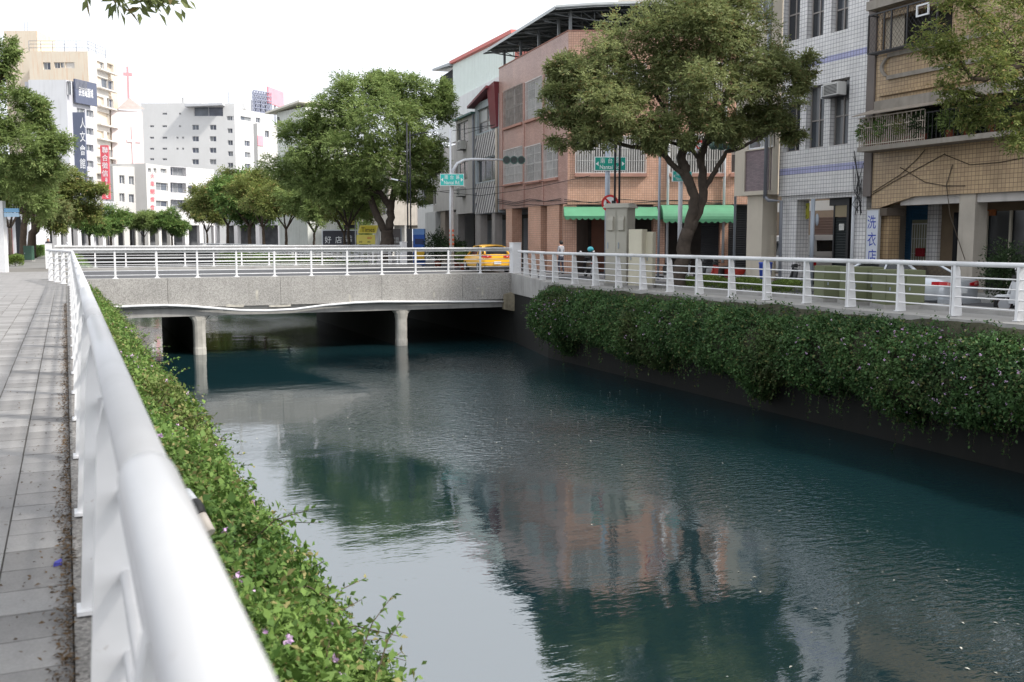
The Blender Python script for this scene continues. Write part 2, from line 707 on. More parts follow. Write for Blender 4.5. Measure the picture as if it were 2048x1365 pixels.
EARTH = mat('ground_earth', (0.17, 0.165, 0.155), rough=0.95, var=0.25, scale=0.4)

g = MB()
g.poly([(-700, -90, -0.03), (0.28, -90, -0.03), (0.28, 168, -0.03), (-700, 168, -0.03)])
g.poly([(RX - 0.28, -90, RZ - 0.02), (19.4, -90, RZ - 0.02), (19.4, 34.8, RZ - 0.02), (RX - 0.28, 34.8, RZ - 0.02)])
g.poly([(RX - 0.28, 34.8, RZ - 0.02), (19.4, 34.8, RZ - 0.02), (19.4, 41.2, RZ - 0.02), (18.45, 41.2, RZ - 0.02)])
g.poly([(19.4, -90, LZ - 0.02), (700, -90, LZ - 0.02), (700, 38, LZ - 0.02), (19.4, 38, LZ - 0.02)])
g.poly([(19.4, 38, LZ - 0.02), (700, 38, LZ - 0.02), (700, 41.2, RZ - 0.02), (19.4, 41.2, RZ - 0.02)])
g.poly([(18.45, 41.2, RZ - 0.02), (700, 41.2, RZ - 0.02), (700, 58.5, RZ - 0.02), (18.45, 58.5, RZ - 0.02)])
g.poly([(18.45, 58.5, RZ - 0.02), (700, 58.5, RZ - 0.02), (700, 63, RZ - 0.02), (RX - 0.28, 63, RZ - 0.02)])
g.poly([(RX - 0.28, 63, RZ - 0.02), (700, 63, RZ - 0.02), (700, 168, RZ - 0.02), (RX - 0.28, 168, RZ - 0.02)])
g.poly([(-700, 168, -0.1), (700, 168, -0.1), (700, 1200, -0.1), (-700, 1200, -0.1)])
g.build('ground', EARTH, kind='structure')

def water_material():
    m, n, l, p = _base('canal_water')
    tc = n.new('ShaderNodeTexCoord')
    p.inputs['Base Color'].default_value = (0.0055, 0.0205, 0.0245, 1)
    p.inputs['Roughness'].default_value = 0.025
    p.inputs['IOR'].default_value = 2.75
    p.inputs['Specular IOR Level'].default_value = 0.78
    def noise(scale, sx, sy, rot, detail=3):
        mp = n.new('ShaderNodeMapping')
        mp.inputs['Scale'].default_value = (sx, sy, 1)
        mp.inputs['Rotation'].default_value = (0, 0, rot)
        l.new(tc.outputs['Object'], mp.inputs[0])
        t = n.new('ShaderNodeTexNoise')
        t.inputs['Scale'].default_value = scale
        t.inputs['Detail'].default_value = detail
        t.inputs['Roughness'].default_value = 0.5
        l.new(mp.outputs[0], t.inputs['Vector'])
        return t
    swell = noise(0.7, 1.0, 1.6, 0.35, 2)
    rip = noise(4.5, 0.9, 2.0, R(-24), 3)
    fine = noise(11.0, 0.8, 2.2, R(-18), 2)
    mask = noise(0.13, 1.0, 0.55, 0.6, 2)
    mr = n.new('ShaderNodeMapRange')
    mr.inputs[1].default_value, mr.inputs[2].default_value = 0.42, 0.62
    mr.inputs[3].default_value, mr.inputs[4].default_value = 0.05, 0.85
    l.new(mask.outputs[0], mr.inputs[0])
    sx_ = n.new('ShaderNodeSeparateXYZ')
    l.new(tc.outputs['Object'], sx_.inputs[0])
    xr = n.new('ShaderNodeMapRange')          # the breeze reaches the open side of the canal
    xr.inputs[1].default_value, xr.inputs[2].default_value = 6.5, 11.5
    xr.inputs[3].default_value, xr.inputs[4].default_value = -0.13, 0.14
    l.new(sx_.outputs[0], xr.inputs[0])
    ad = n.new('ShaderNodeMath'); ad.operation = 'ADD'
    l.new(mask.outputs[0], ad.inputs[0]); l.new(xr.outputs[0], ad.inputs[1])
    l.new(ad.outputs[0], mr.inputs[0])
    a = n.new('ShaderNodeMath'); a.operation = 'MULTIPLY'; a.inputs[1].default_value = 1.1
    l.new(rip.outputs[0], a.inputs[0])
    b = n.new('ShaderNodeMath'); b.operation = 'MULTIPLY_ADD'; b.inputs[1].default_value = 0.34
    l.new(fine.outputs[0], b.inputs[0]); l.new(a.outputs[0], b.inputs[2])
    c = n.new('ShaderNodeMath'); c.operation = 'MULTIPLY'
    l.new(b.outputs[0], c.inputs[0]); l.new(mr.outputs[0], c.inputs[1])
    d = n.new('ShaderNodeMath'); d.operation = 'MULTIPLY_ADD'; d.inputs[1].default_value = 0.26
    l.new(swell.outputs[0], d.inputs[0]); l.new(c.outputs[0], d.inputs[2])
    bp = n.new('ShaderNodeBump')
    bp.inputs['Strength'].default_value = 1.0
    bp.inputs['Distance'].default_value = 0.028
    l.new(d.outputs[0], bp.inputs['Height'])
    l.new(bp.outputs[0], p.inputs['Normal'])
    return m

wm = MB()
wm.poly([(-0.5, -90, WATER_Z), (RX + 1.6, -90, WATER_Z), (RX + 1.6, 169, WATER_Z), (-0.5, 169, WATER_Z)])
wm.build('water', water_material(), kind='structure')

w = MB()
w.box(0.0, 0.30, -90, 168, WATER_Z - 1, -0.06)
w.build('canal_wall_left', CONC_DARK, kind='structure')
w = MB()
w.box(RX - 0.3, RX, -90, 34.8, WATER_Z - 1, RZ - 0.05)
w.hexa([(RX - 0.3, 34.8, WATER_Z - 1), (RX, 34.8, WATER_Z - 1), (18.75, 41.2, WATER_Z - 1), (18.45, 41.2, WATER_Z - 1), (RX - 0.3, 34.8, RZ - 0.05), (RX, 34.8, RZ - 0.05), (18.75, 41.2, RZ - 0.05), (18.45, 41.2, RZ - 0.05)])
w.box(18.45, 18.75, 41.2, 58.5, WATER_Z - 1, RZ - 0.05)
w.hexa([(18.45, 58.5, WATER_Z - 1), (18.75, 58.5, WATER_Z - 1), (RX, 63, WATER_Z - 1), (RX - 0.3, 63, WATER_Z - 1), (18.45, 58.5, RZ - 0.05), (18.75, 58.5, RZ - 0.05), (RX, 63, RZ - 0.05), (RX - 0.3, 63, RZ - 0.05)])
w.box(RX - 0.3, RX, 63, 168, WATER_Z - 1, RZ - 0.05)
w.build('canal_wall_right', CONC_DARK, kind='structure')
w = MB()
w.box(0.3, RX - 0.3, 166.5, 168, WATER_Z - 1, -0.14)
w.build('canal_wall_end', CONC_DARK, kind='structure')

# copings under the railings
cop = MB()
cop.box(-0.028, 0.33, -6, 35.0, -0.10, 0.018)
cop.build('kerb_left', mat('dark_aggregate_kerb', (0.20, 0.19, 0.18), rough=0.95, var=0.25, scale=3, bump=0.6, bscale=80, fine=0.6, finescale=70), kind='structure')
cop = MB()
cop.box(RX - 0.33, RX + 0.3, -6, 35.3, RZ - 0.12, RZ + 0.02)
cop.build('kerb_right', CONC, kind='structure')

# pavements, road, kerbs on the opposite bank
r = MB()
r.poly([(RX + 0.3, -60, RZ), (19.1, -60, RZ), (19.1, 37.6, RZ), (RX + 0.3, 37.6, RZ)])
r.build('pavement_opposite', PAVE, kind='structure')
r = MB()
r.poly([(19.1, -60, LZ), (25.6, -60, LZ), (25.6, 38, LZ), (19.1, 38, LZ)])
r.poly([(19.1, 38, LZ), (60, 38, LZ), (60, 41.2, RZ - 0.008), (19.1, 41.2, RZ - 0.008)])
r.poly([(18.76, 41.2, RZ - 0.008), (60, 41.2, RZ - 0.008), (60, 58, RZ - 0.008), (18.76, 58, RZ - 0.008)])
r.poly([(19.6, 58, RZ - 0.008), (24.0, 58, RZ - 0.008), (29, 166, RZ - 0.008), (21, 166, RZ - 0.008)])
r.build('road', ASPH, kind='structure')
r = MB()
r.box(18.95, 19.12, -60, 36.5, LZ - 0.1, RZ + 0.10)
r.box(20.15, 20.32, -60, 36.5, LZ - 0.1, RZ + 0.06)
r.box(19.121, 20.149, -60, 36.5, LZ - 0.1, RZ + 0.03)
r.build('kerb_planter', CONC, kind='structure')
r = MB()
r.box(25.6, 34.0, -30, 36.4, LZ - 0.1, RZ)
r.build('pavement_arcade', PAVE, kind='structure')
mk = MB()
LINE = mat('road_paint', (0.72, 0.72, 0.70), rough=0.7, var=0.2, scale=5)
mk.poly([(20.9, -40, LZ + 0.004), (21.01, -40, LZ + 0.004), (21.01, 37.5, LZ + 0.004), (20.9, 37.5, LZ + 0.004)])
for k in range(6):
    y = 45.0 + k * 1.1
    mk.poly([(19.2, y, RZ - 0.003), (22.6, y - 0.7, RZ - 0.003), (22.6, y - 0.2, RZ - 0.003), (19.2, y + 0.5, RZ - 0.003)])
mk.build('road_marking', LINE, kind='structure')

# ------------------------------------------------------------------ promenade on this bank: separate slabs
prom = thing('promenade', 'grey slab promenade along the white railing', 'pavement', (0, 0, 0))
prom['kind'] = 'structure'
del prom['category']
SLAB = mat('paving_slab', (0.34, 0.335, 0.34), rough=0.85, var=0.16, scale=2.0, bump=0.12, bscale=50, fine=0.12, finescale=120)
SLABS = [mat('paving_slab_%s' % t, c, rough=0.85, var=0.2, scale=1.3, bump=0.12, bscale=50, fine=0.10, finescale=120)
         for t, c in (('mid', (0.235, 0.227, 0.222)), ('pale', (0.262, 0.254, 0.248)), ('worn', (0.20, 0.193, 0.188)))]
JOINT = mat('joint_sand', (0.15, 0.14, 0.125), rough=1.0, var=0.3, scale=8)
j = MB()
j.poly([(-5.2, -8, -0.012), (-0.015, -8, -0.012), (-0.015, 60, -0.012), (-5.2, 60, -0.012)])
j.build('joint_bed', JOINT, prom)

def slab_mesh(m):
    b = MB()
    x, y = 0.1483, 0.1478
    b.hexa([(-x, -y, -0.03), (x, -y, -0.03), (x, y, -0.03), (-x, y, -0.03),
            (-x + 0.004, -y + 0.004, 0), (x - 0.004, -y + 0.004, 0), (x - 0.004, y - 0.004, 0), (-x + 0.004, y - 0.004, 0)])
    return b.mesh('slab', m)
slab_meshes = [slab_mesh(m) for m in SLABS]
cells = []
for i in range(16):
    for k in range(176):
        cx, cy = -0.18 - 0.3 * i, 0.3 + 0.3 * k
        if cy < 1.3 or cy > 52:
            continue
        cells.append((cx, cy))
def vis(c):
    x, y = c
    Zc = x * SY + y * CY
    if Zc < 0.5:
        return -1
    px = 1024 + FPX * (x * CY - y * SY) / Zc / CP
    return px
seen = [c for c in cells if -25 < vis(c) < 145 and c[1] > 2.9]
seen.sort(key=lambda c: c[1])
near = seen[:300]
ns = set(near)
for c in near:
    place('slab', slab_meshes[int(rng.integers(3))], prom, (c[0], c[1], float(rng.normal(0, 0.0018))),
          (float(rng.normal(0, 0.002)), float(rng.normal(0, 0.004)), float(rng.normal(0, 0.003))))
rest = MB()
for c in cells:
    if c not in ns:
        x, y = 0.1483, 0.1478
        rest.poly([(c[0] - x, c[1] - y, 0.0), (c[0] + x, c[1] - y, 0.0), (c[0] + x, c[1] + y, 0.0), (c[0] - x, c[1] + y, 0.0)])
rest.build('slab_field', SLABS[0], prom, kind='stuff')

# fallen leaves and grit along the coping
LITTER = leafmat('dry_leaf', (0.025, 0.017, 0.010), (0.15, 0.09, 0.04), trans=0.05)
n = 7000
yy = 1.6 + 24 * rng.random(n) ** 1.6
xx = -0.03 - np.abs(rng.normal(0, 0.035, n)) - (rng.random(n) < 0.12) * rng.exponential(0.35, n)
zz = 0.006 + rng.random(n) * 0.01 + 0.02 * np.exp(xx / 0.03)
ax = np.stack([rng.normal(size=n), rng.normal(size=n), rng.normal(size=n) * 0.15], 1)
up = np.tile([0, 0, 1.0], (n, 1)) + rng.normal(size=(n, 3)) * 0.25
sz = rng.uniform(0.008, 0.03, n)
q = leafquads(np.stack([xx, yy, zz], 1), ax, up, sz, sz * rng.uniform(0.3, 0.7, n))
lo = bpy.data.objects.new('leaf_litter', fastmesh('leaf_litter', q, 4, LITTER))
COL.objects.link(lo)
settags(lo, 'brown dry leaf litter gathered along the railing kerb', 'litter', kind='stuff')

# ------------------------------------------------------------------ railings with tapered fin posts
def fin_mesh(name='post', h=1.09, ring=None):
    """blade: canal edge upright, land edge slanting out to the foot; local +X is the canal side"""
    b = MB()
    t = 0.03
    ring = ring or [(-0.115, 0.0), (0.040, 0.0), (0.034, h), (-0.034, h), (-0.056, h - 0.10)]
    b.prism([(x, -t, z) for x, z in ring][::1], (0, 2 * t, 0))
    b.box(-0.13, 0.08, -0.06, 0.06, -0.002, 0.014)
    return b.mesh(name, WHITE)
FIN = fin_mesh()
FIN_WIDE = fin_mesh(ring=[(-0.215, 0.0), (0.055, 0.0), (0.05, 1.09), (-0.06, 1.09), (-0.105, 0.98)])

def fin_railing(name, label, path, canal_sign, spacing, group, z, rail_r=0.052, near_step=None, start=0.0, pairs=True, rail_mat=None, H=1.14):
    """path: list of (x, y); canal_sign +1 when the canal lies on the +X side"""
    rm = rail_mat or WHITE
    t = thing(name, label, 'railing', (path[0][0], path[0][1], z), group)
    pts = [Vector((x, y, 0)) for x, y in path]
    seg = [(pts[k], pts[k + 1]) for k in range(len(pts) - 1)]
    # posts
    pos, acc = [], start
    for a, b in seg:
        L, d = (b - a).length, (b - a).normalized()
        s = acc
        while s <= L - 0.05:
            pos.append((a + d * s, d))
            s += spacing
        acc = s - L
    for k, (p, d) in enumerate(pos):
        ang = math.atan2(d.y, d.x) - math.pi / 2
        if canal_sign < 0:
            ang += math.pi
        place('post', FIN if canal_sign > 0 else FIN_WIDE, t, (p.x, p.y, z + 0.012), (0, 0, ang))
        if pairs and k % 2 == 0:
            q = p + d * 0.085 * (1 if canal_sign > 0 else 1)
            mbp = MB().box(-0.012, 0.012, -0.012, 0.012, 0, 1.09)
            place('joint_plate', JPLATE, t, (q.x, q.y, z + 0.012), (0, 0, ang))
    # long bars
    for zz in (0.22, 0.43, 0.64, 0.85):
        MB().tube([(p.x, p.y, z + zz) for p in pts], 0.017, 8).build('bar', rm, t)
    # top rail in lengths, sleeve at each joint
    for a, b in seg:
        L, d = (b - a).length, (b - a).normalized()
        n = max(1, round(L / 3.1))
        cuts = [L * k / n for k in range(n + 1)]
        if near_step is not None and a == pts[0]:
            cuts = [0.0, near_step - a.y] + [c for c in cuts if c > near_step - a.y + 1.5]
        for k in range(len(cuts) - 1):
            rr = rail_r * (1.13 if (near_step is not None and k == 0 and a == pts[0]) else 1.0)
            p0, p1 = a + d * cuts[k], a + d * cuts[k + 1]
            mb = MB()
            zc = Vector((0, 0, z + H))
            if rr > rail_r:
                mb.tube([p0 + zc, p1 + zc - d * 0.03, p1 + zc + d * 0.005, p1 + zc + d * 0.012], [rr, rr, rr * 0.985, rail_r * 0.96], 40)
            else:
                mb.tube([p0 + zc, p1 + zc - d * 0.012, p1 + zc - d * 0.011, p1 + zc], [rr, rr, rr * 0.97, rr * 0.97], 40 if near_step is not None else 14)
            mb.build('top_rail', rm, t)
    return t
_j = MB()
_j.box(-0.05, 0.032, -0.012, 0.012, 0.0, 1.07)
JPLATE = _j.mesh('joint_plate', WHITE)

fin_railing('railing', 'white tubular railing with fin posts along the near slab promenade',
            [(0.0985, -1.0), (0.19, 34.8), (-0.62, 40.7)], 1, 1.55, 'fin-post railings of the canal', 0.018,
            near_step=1.66, start=0.55, rail_mat=WHITE_NEAR, rail_r=0.0408, H=1.10)
fin_railing('railing', 'white tubular railing with fin posts above the dark hanging hedge across the water',
            [(17.78, 6.0), (17.25, 35.3), (18.45, 40.6)], -1, 1.57, 'fin-post railings of the canal', RZ + 0.02, start=0.4, rail_r=0.056)
fin_railing('railing', 'white fin-post railing beyond the bridge by the parking signs',
            [(18.1, 58.5), (17.6, 62), (17.7, 150)], -1, 1.57, 'fin-post railings of the canal', RZ + 0.02, start=0.3, pairs=False)
fin_railing('railing', 'white fin-post railing beyond the bridge under the street trees',
            [(-0.5, 58.5), (0.2, 62), (0.2, 150)], 1, 1.57, 'fin-post railings of the canal', 0.018, start=0.3, pairs=False)

# ------------------------------------------------------------------ bridge
br = thing('bridge', 'low concrete road bridge across the canal with speckled fascia', 'bridge', (9, BY0, -1.5))
X0, X1 = 0.33, 18.05
fx = [-0.9, 3.6, 8.0, 12.3, 16.0, 19.2]
for k in range(5):
    b = MB()
    b.box(fx[k] + 0.006, fx[k + 1] - 0.006, BY0 + 0.003 * (k % 2), BY0 + 0.35, -1.17 + 0.006 * (k % 3), 0.0)
    b.build('fascia', AGG, br)
b = MB()
b.box(0.31, 18.44, BY0 + 0.10, BY0 + 0.6, -1.53, -1.175)
b.build('edge_beam', CONC, br)
b = MB()
b.box(-0.9, 19.2, BY1 - 0.35, BY1, -1.17, 0.0)
b.build('far_fascia', AGG, br)
b = MB()
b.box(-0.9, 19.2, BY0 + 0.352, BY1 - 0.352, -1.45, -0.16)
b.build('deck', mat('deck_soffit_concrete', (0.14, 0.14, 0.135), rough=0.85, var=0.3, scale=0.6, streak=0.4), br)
b = MB()
b.box(-0.9, 19.2, BY0 + 0.36, BY0 + 1.5, -0.158, -0.03)
b.build('footway', PAVE, br)
b = MB()
b.box(-0.9, 19.2, BY1 - 1.5, BY1 - 0.36, -0.158, 0.02)
b.build('footway', CONC, br)
b = MB()
b.poly([(-60, BY0 + 1.51, -0.15), (RX, BY0 + 1.51, -0.15), (RX, BY1 - 1.51, -0.15), (-60, BY1 - 1.51, -0.15)])
b.build('carriageway', ASPH, br)
SALT = mat('lime_bloom', (0.52, 0.49, 0.43), rough=0.9, var=0.35, scale=4)
def pier(px, pyb):
    p = ony(px, pyb, BY0 + 0.35)
    m = MB()
    r_ = 0.235
    prof = [(-0.02 + WATER_Z - 0.6, r_ * 1.02), (WATER_Z + 0.25, r_ * 1.02), (WATER_Z + 0.32, r_ * 0.97), (-1.95, r_ * 0.97), (-1.72, r_ * 1.12), (-1.532, r_ * 1.75)]
    ring = [(1, .55), (.8, .85), (.4, 1), (-.4, 1), (-.8, .85), (-1, .55), (-1, -.55), (-.8, -.85), (-.4, -1), (.4, -1), (.8, -.85), (1, -.55)]
    base = len(m.v)
    for z, rr in prof:
        for a, c in ring:
            m.v.append((p.x + a * rr, BY0 + 0.36 + c * min(rr, 0.25), z))
    nn = len(ring)
    for k in range(len(prof) - 1):
        for q in range(nn):
            m.f.append((base + k * nn + q, base + k * nn + (q + 1) % nn, base + (k + 1) * nn + (q + 1) % nn, base + (k + 1) * nn + q))
            m.smooth.append(False)
    m.build('pier', mat('pier_concrete', (0.46, 0.44, 0.40), rough=0.85, var=0.3, scale=2.2, bump=0.3, bscale=20, streak=0.45, streakcol=(0.2, 0.17, 0.12)), br)
    w_ = MB()
    w_.box(p.x - 0.17, p.x + 0.17, BY0 + 0.62, BY1 - 0.6, WATER_Z - 0.6, -1.451)
    w_.build('pier_wall', CONC_DARK, br)
    return p
pier(400, 705)
pier(803, 690)
# corbel at the abutment, lime stains, service pipe sagging along the fascia
m = MB()
a = ony(1022, 625, BY0 - 0.02)
m.hexa([(17.95, BY0 - 0.10, -1.62), (18.6, BY0 - 0.45, -1.75), (18.6, BY0 + 0.09, -1.75), (17.95, BY0 + 0.09, -1.62),
        (17.98, BY0 - 0.12, -0.95), (18.6, BY0 - 0.5, -0.8), (18.6, BY0 - 0.003, -0.8), (17.98, BY0 - 0.003, -0.95)])
m.build('abutment_corbel', mat('stained_corbel', (0.27, 0.235, 0.17), rough=0.9, var=0.4, scale=3, bump=0.4, bscale=14, streak=0.7, streakcol=(0.07, 0.06, 0.04)), br)
m = MB()
m.hexa([(17.04, 34.75, -0.9), (17.3, 34.75, -0.9), (18.7, BY0 - 0.01, -0.9), (18.36, BY0 - 0.01, -0.9),
        (17.04, 34.75, RZ + 0.03), (17.3, 34.75, RZ + 0.03), (18.7, BY0 - 0.01, 0.0), (18.36, BY0 - 0.01, 0.0)])
m.build('wing_wall', CONC, br)
for px, py, wd, hh in ((514, 590, 0.10, 0.55), (700, 598, 0.07, 0.40), (868, 590, 0.05, 0.35), (965, 585, 0.09, 0.30), (960, 577, 0.35, 0.06), (560, 612, 0.9, 0.10), (470, 612, 0.7, 0.13)):
    c = ony(px, py, BY0)
    q = MB()
    k = 7
    tops = [(c.x - wd / 2 + wd * i / k, c.z + hh / 2 * random.uniform(0.5, 1)) for i in range(k + 1)]
    bots = [(c.x - wd / 2 + wd * i / k, c.z - hh / 2 * random.uniform(0.6, 1.1)) for i in range(k + 1)]
    for i in range(k):
        q.poly([(bots[i][0], BY0 - 0.004, bots[i][1]), (bots[i + 1][0], BY0 - 0.004, bots[i + 1][1]), (tops[i + 1][0], BY0 - 0.004, tops[i + 1][1]), (tops[i][0], BY0 - 0.004, tops[i][1])])
    q.build('lime_stain', SALT, br)
pp = [(215, 616), (262, 613), (330, 611), (380, 613), (430, 617), (480, 621), (530, 622), (590, 619), (650, 611), (710, 606), (760, 604), (850, 604), (1006, 604)]
pts = [ony(x, y, BY0 - 0.06) for x, y in pp]
fin_pts = []
for k in range(len(pts) - 1):
    fin_pts += [pts[k].lerp(pts[k + 1], f) for f in (0, 0.5)]
fin_pts.append(pts[-1])
pipe = MB().tube(fin_pts, 0.05, 10).build('service_pipe', WHITE, None, label='white service pipe sagging along the bridge fascia', cat='pipe')

# bridge railings: slim posts on base plates, flat cap, five bars
CAP = mat('weathered_white_paint', (0.72, 0.71, 0.69), rough=0.45, var=0.12, scale=2, streak=0.2, streakcol=(0.4, 0.36, 0.32))
def bridge_railing(label, y, x0, x1, z, spacing, off):
    t = thing('bridge_railing', label, 'railing', (x0, y, z), 'bridge railings')
    pm = MB()
    pm.box(-0.035, 0.035, -0.03, 0.03, 0.0, 1.10)
    pm.box(-0.11, 0.11, -0.07, 0.07, -0.002, 0.02)
    pm.hexa([(-0.07, -0.02, 0.02), (0.07, -0.02, 0.02), (0.07, 0.02, 0.02), (-0.07, 0.02, 0.02), (-0.036, -0.02, 0.09), (0.036, -0.02, 0.09), (0.036, 0.02, 0.09), (-0.036, 0.02, 0.09)])
    pmesh = pm.mesh('post', WHITE)
    x = x0 + off
    while x < x1 - 0.1:
        place('post', pmesh, t, (x, y, z))
        x += spacing
    MB().box(x0, x1, y - 0.075, y + 0.075, z + 1.10, z + 1.16).build('cap_rail', WHITE, t)
    MB().box(x0, x1, y + 0.005, y + 0.03, z + 0.985, z + 1.098).build('upper_plate', CAP, t)
    for k in range(5):
        MB().tube([(x0, y, z + 0.13 + 0.168 * k), (x1, y, z + 0.13 + 0.168 * k)], 0.018, 8).build('bar', WHITE, t)
    return t
bridge_railing('white bar railing along the near edge of the bridge', BY0 + 0.16, -0.55, 18.36, 0.0, 1.52, 0.75)
bridge_railing('white bar railing along the far edge of the bridge', BY1 - 0.16, -0.5, 18.3, 0.03, 1.52, 0.4)

def pillar(label, x, y, z, w_, h):
    t = thing('bridge_end_post', label, 'post', (x, y, z), 'end posts of the bridge')
    b = MB()
    b.box(x - w_, x + w_, y - w_, y + w_, z - 0.1, z + h)
    b.build('shaft', WHITE, t)
    b = MB()
    c = w_ + 0.012
    b.hexa([(x - c, y - c, z + h), (x + c, y - c, z + h), (x + c, y + c, z + h), (x - c, y + c, z + h),
            (x - c, y - c, z + h + 0.05), (x + c, y - c, z + h + 0.05), (x + c, y + c, z + h + 0.05), (x - c, y + c, z + h + 0.05)])
    b.build('cap', WHITE, t)
    return t
pillar('square white end post where the bridge railing meets the hedge side railing', 18.62, BY0 + 0.12, -0.05, 0.20, 1.38)
pillar('square white end post at the far bridge corner beside the black lamp post', 18.55, BY1 - 0.16, -0.05, 0.20, 1.38)
pillar('square white end post at the far bridge corner under the street trees', -0.8, BY1 - 0.16, 0.0, 0.17, 1.25)

# ------------------------------------------------------------------ hanging hedges (lantana) on both canal walls
HG_R = leafmat('hedge_leaf_shaded', (0.020, 0.054, 0.018), (0.085, 0.170, 0.050), trans=0.22, yellow=(0.16, 0.17, 0.06), yfrac=0.07, clump=0.9, patch=(0.075, 0.07, 0.025))  # darker copy of the leaf, this bank's shade is in the colour
HG_L = leafmat('hedge_leaf', (0.050, 0.115, 0.024), (0.20, 0.31, 0.075), trans=0.32, yellow=(0.32, 0.29, 0.12), yfrac=0.10, clump=1.2, patch=(0.20, 0.17, 0.07))
LILAC = leafmat('lilac_flower', (0.50, 0.28, 0.55), (0.80, 0.62, 0.82), trans=0.2)
TWIG = mat('hedge_twig', (0.07, 0.052, 0.033), rough=0.9, var=0.3, scale=10)

def hedge(name, label, prof, y0, y1, nleaf, leaf, lm, nflower, seed, fsize, lump=0.22, ymid=None, density_pow=1.0, twigs=60):
    g_ = np.random.default_rng(seed)
    P = np.array(prof, float)
    seglen = np.r_[0, np.cumsum(np.linalg.norm(np.diff(P, axis=0), axis=1))]
    tt = seglen / seglen[-1]
    px_, pz_ = P[:, 0], P[:, 1]
    ph = g_.uniform(0, 6.28, 12)
    def disp(y, t):
        return (np.sin(y * 1.7 + ph[0] + t * 3) * np.sin(y * 0.6 + ph[1]) * 0.5 + np.sin(y * 3.9 + ph[2] - t * 5) * 0.28
                + np.sin(y * 0.9 + ph[3] + t * 6) * 0.4 + np.sin(y * 8.3 + ph[4]) * np.sin(t * 19 + ph[5]) * 0.25)
    def surf(y, t, off):
        x, z = np.interp(t, tt, px_), np.interp(t, tt, pz_)
        e = 0.02
        dx = np.interp(np.minimum(t + e, 1), tt, px_) - np.interp(np.maximum(t - e, 0), tt, px_)
        dz = np.interp(np.minimum(t + e, 1), tt, pz_) - np.interp(np.maximum(t - e, 0), tt, pz_)
        L = np.hypot(dx, dz) + 1e-9
        nx, nz = dz / L, -dx / L
        s = np.sign(P[len(P) // 2, 0] - P[0, 0])
        flip = np.where(nx * s < 0, -1, 1)
        nx, nz = nx * flip, nz * flip
        low = np.clip((t - 0.55) / 0.45, 0, 1)
        d = off + lump * disp(y, t) * np.minimum(1, t * 4 + 0.15)
        drop = low * 0.42 * (np.sin(y * 1.1 + ph[6]) * 0.5 + np.sin(y * 2.7 + ph[7]) * 0.5 + np.sin(y * 6.1 + ph[8]) * 0.25)
        ends = np.minimum(1, np.minimum(y - y0, y1 - y) / 0.8 + 0.25)
        x0_ = P[0, 0]
        xx_ = x0_ + (x + nx * d - x0_) * (0.55 + 0.45 * ends)
        return np.stack([xx_, y, z + nz * d - drop], 1), np.stack([nx, np.zeros_like(nx), nz], 1)
    t_ = thing(name, label, 'hedge', (P[0, 0], (y0 + y1) / 2, P[0, 1]), 'hanging hedges of the canal')
    base = np.array(t_.location)
    # leaves gathered in small shoots
    ns_ = int(nleaf / 5 * 1.15)
    u = g_.random(ns_)
    y = y0 + (y1 - y0) * u ** density_pow
    t = g_.random(ns_)
    thin = np.sin(y * 2.3 + ph[9]) * np.sin(t * 9 + ph[10] + y * .7) + .6 * np.sin(y * 5.1 + ph[11] + t * 4)
    keep = (thin > -0.62) | (g_.random(ns_) < 0.30)
    y, t = y[keep], t[keep]
    ns_ = len(y)
    depth = -np.abs(g_.normal(0, 0.10, ns_)) + g_.exponential(0.03, ns_)
    pos, nrm = surf(y, t, depth)
    axis = unit(nrm * 0.7 + g_.normal(size=(ns_, 3)) * 0.6 + np.array([0, 0, 0.15]))
    K = 5
    a2 = np.repeat(axis, K, 0)
    k = np.tile(np.arange(K), ns_)
    near_ = (1 + 0.0 * k)
    L = leaf * np.clip(g_.lognormal(-0.08, 0.33, ns_ * K), 0.4, 1.9)
    p2 = np.repeat(pos, K, 0) + a2 * (k * leaf * 0.35)[:, None] + g_.normal(size=(ns_ * K, 3)) * leaf * 0.5
    la = unit(a2 * 0.5 + g_.normal(size=(ns_ * K, 3)) * 0.8)
    nn = unit(np.repeat(nrm, K, 0) * 0.8 + np.array([0, 0, 0.7]) + g_.normal(size=(ns_ * K, 3)) * 0.6)
    q_ = leafquads(p2 - base, la, nn, L, L * g_.uniform(0.5, 0.75, ns_ * K))
    o = bpy.data.objects.new('foliage', fastmesh('foliage', q_, 4, lm))
    COL.objects.link(o); o.parent = t_; o['kind'] = 'stuff'
    # inner body of woody growth
    ny, nt = max(8, int((y1 - y0) / 0.25)), 14
    ys = np.repeat(np.linspace(y0 + 0.05, y1 - 0.05, ny), nt)
    ts = np.tile(np.linspace(0, 1, nt), ny)
    vp, _ = surf(ys, ts, np.full(len(ys), -0.17))
    mb_ = MB()
    mb_.v = [tuple(v) for v in vp]
    for a_ in range(ny - 1):
        for c_ in range(nt - 1):
            q0 = a_ * nt + c_
            mb_.f.append((q0, q0 + 1, q0 + nt + 1, q0 + nt)); mb_.smooth.append(True)
    mb_.build('woody_core', mat('woody_core_' + name, (0.040, 0.040, 0.022), rough=1.0, var=0.5, scale=6, bump=0.8, bscale=25), t_)
    # flowers: tight heads of small petals
    if nflower:
        cl = g_.uniform(y0, y1, max(4, nflower // 14))
        y = np.clip(g_.choice(cl, nflower) + g_.normal(0, 0.7, nflower), y0 + 0.1, y1 - 0.1)
        t = np.clip(g_.beta(1.2, 1.7, nflower), 0.03, 0.95)
        pos, nrm = surf(y, t, np.full(nflower, 0.05) + g_.random(nflower) * 0.04)
        K = 7
        c_ = np.repeat(pos, K, 0)
        n_ = np.repeat(nrm, K, 0)
        rnd = unit(g_.normal(size=(nflower * K, 3)) + n_ * 0.9)
        S = np.repeat(fsize * g_.uniform(0.6, 1.2, nflower), K)
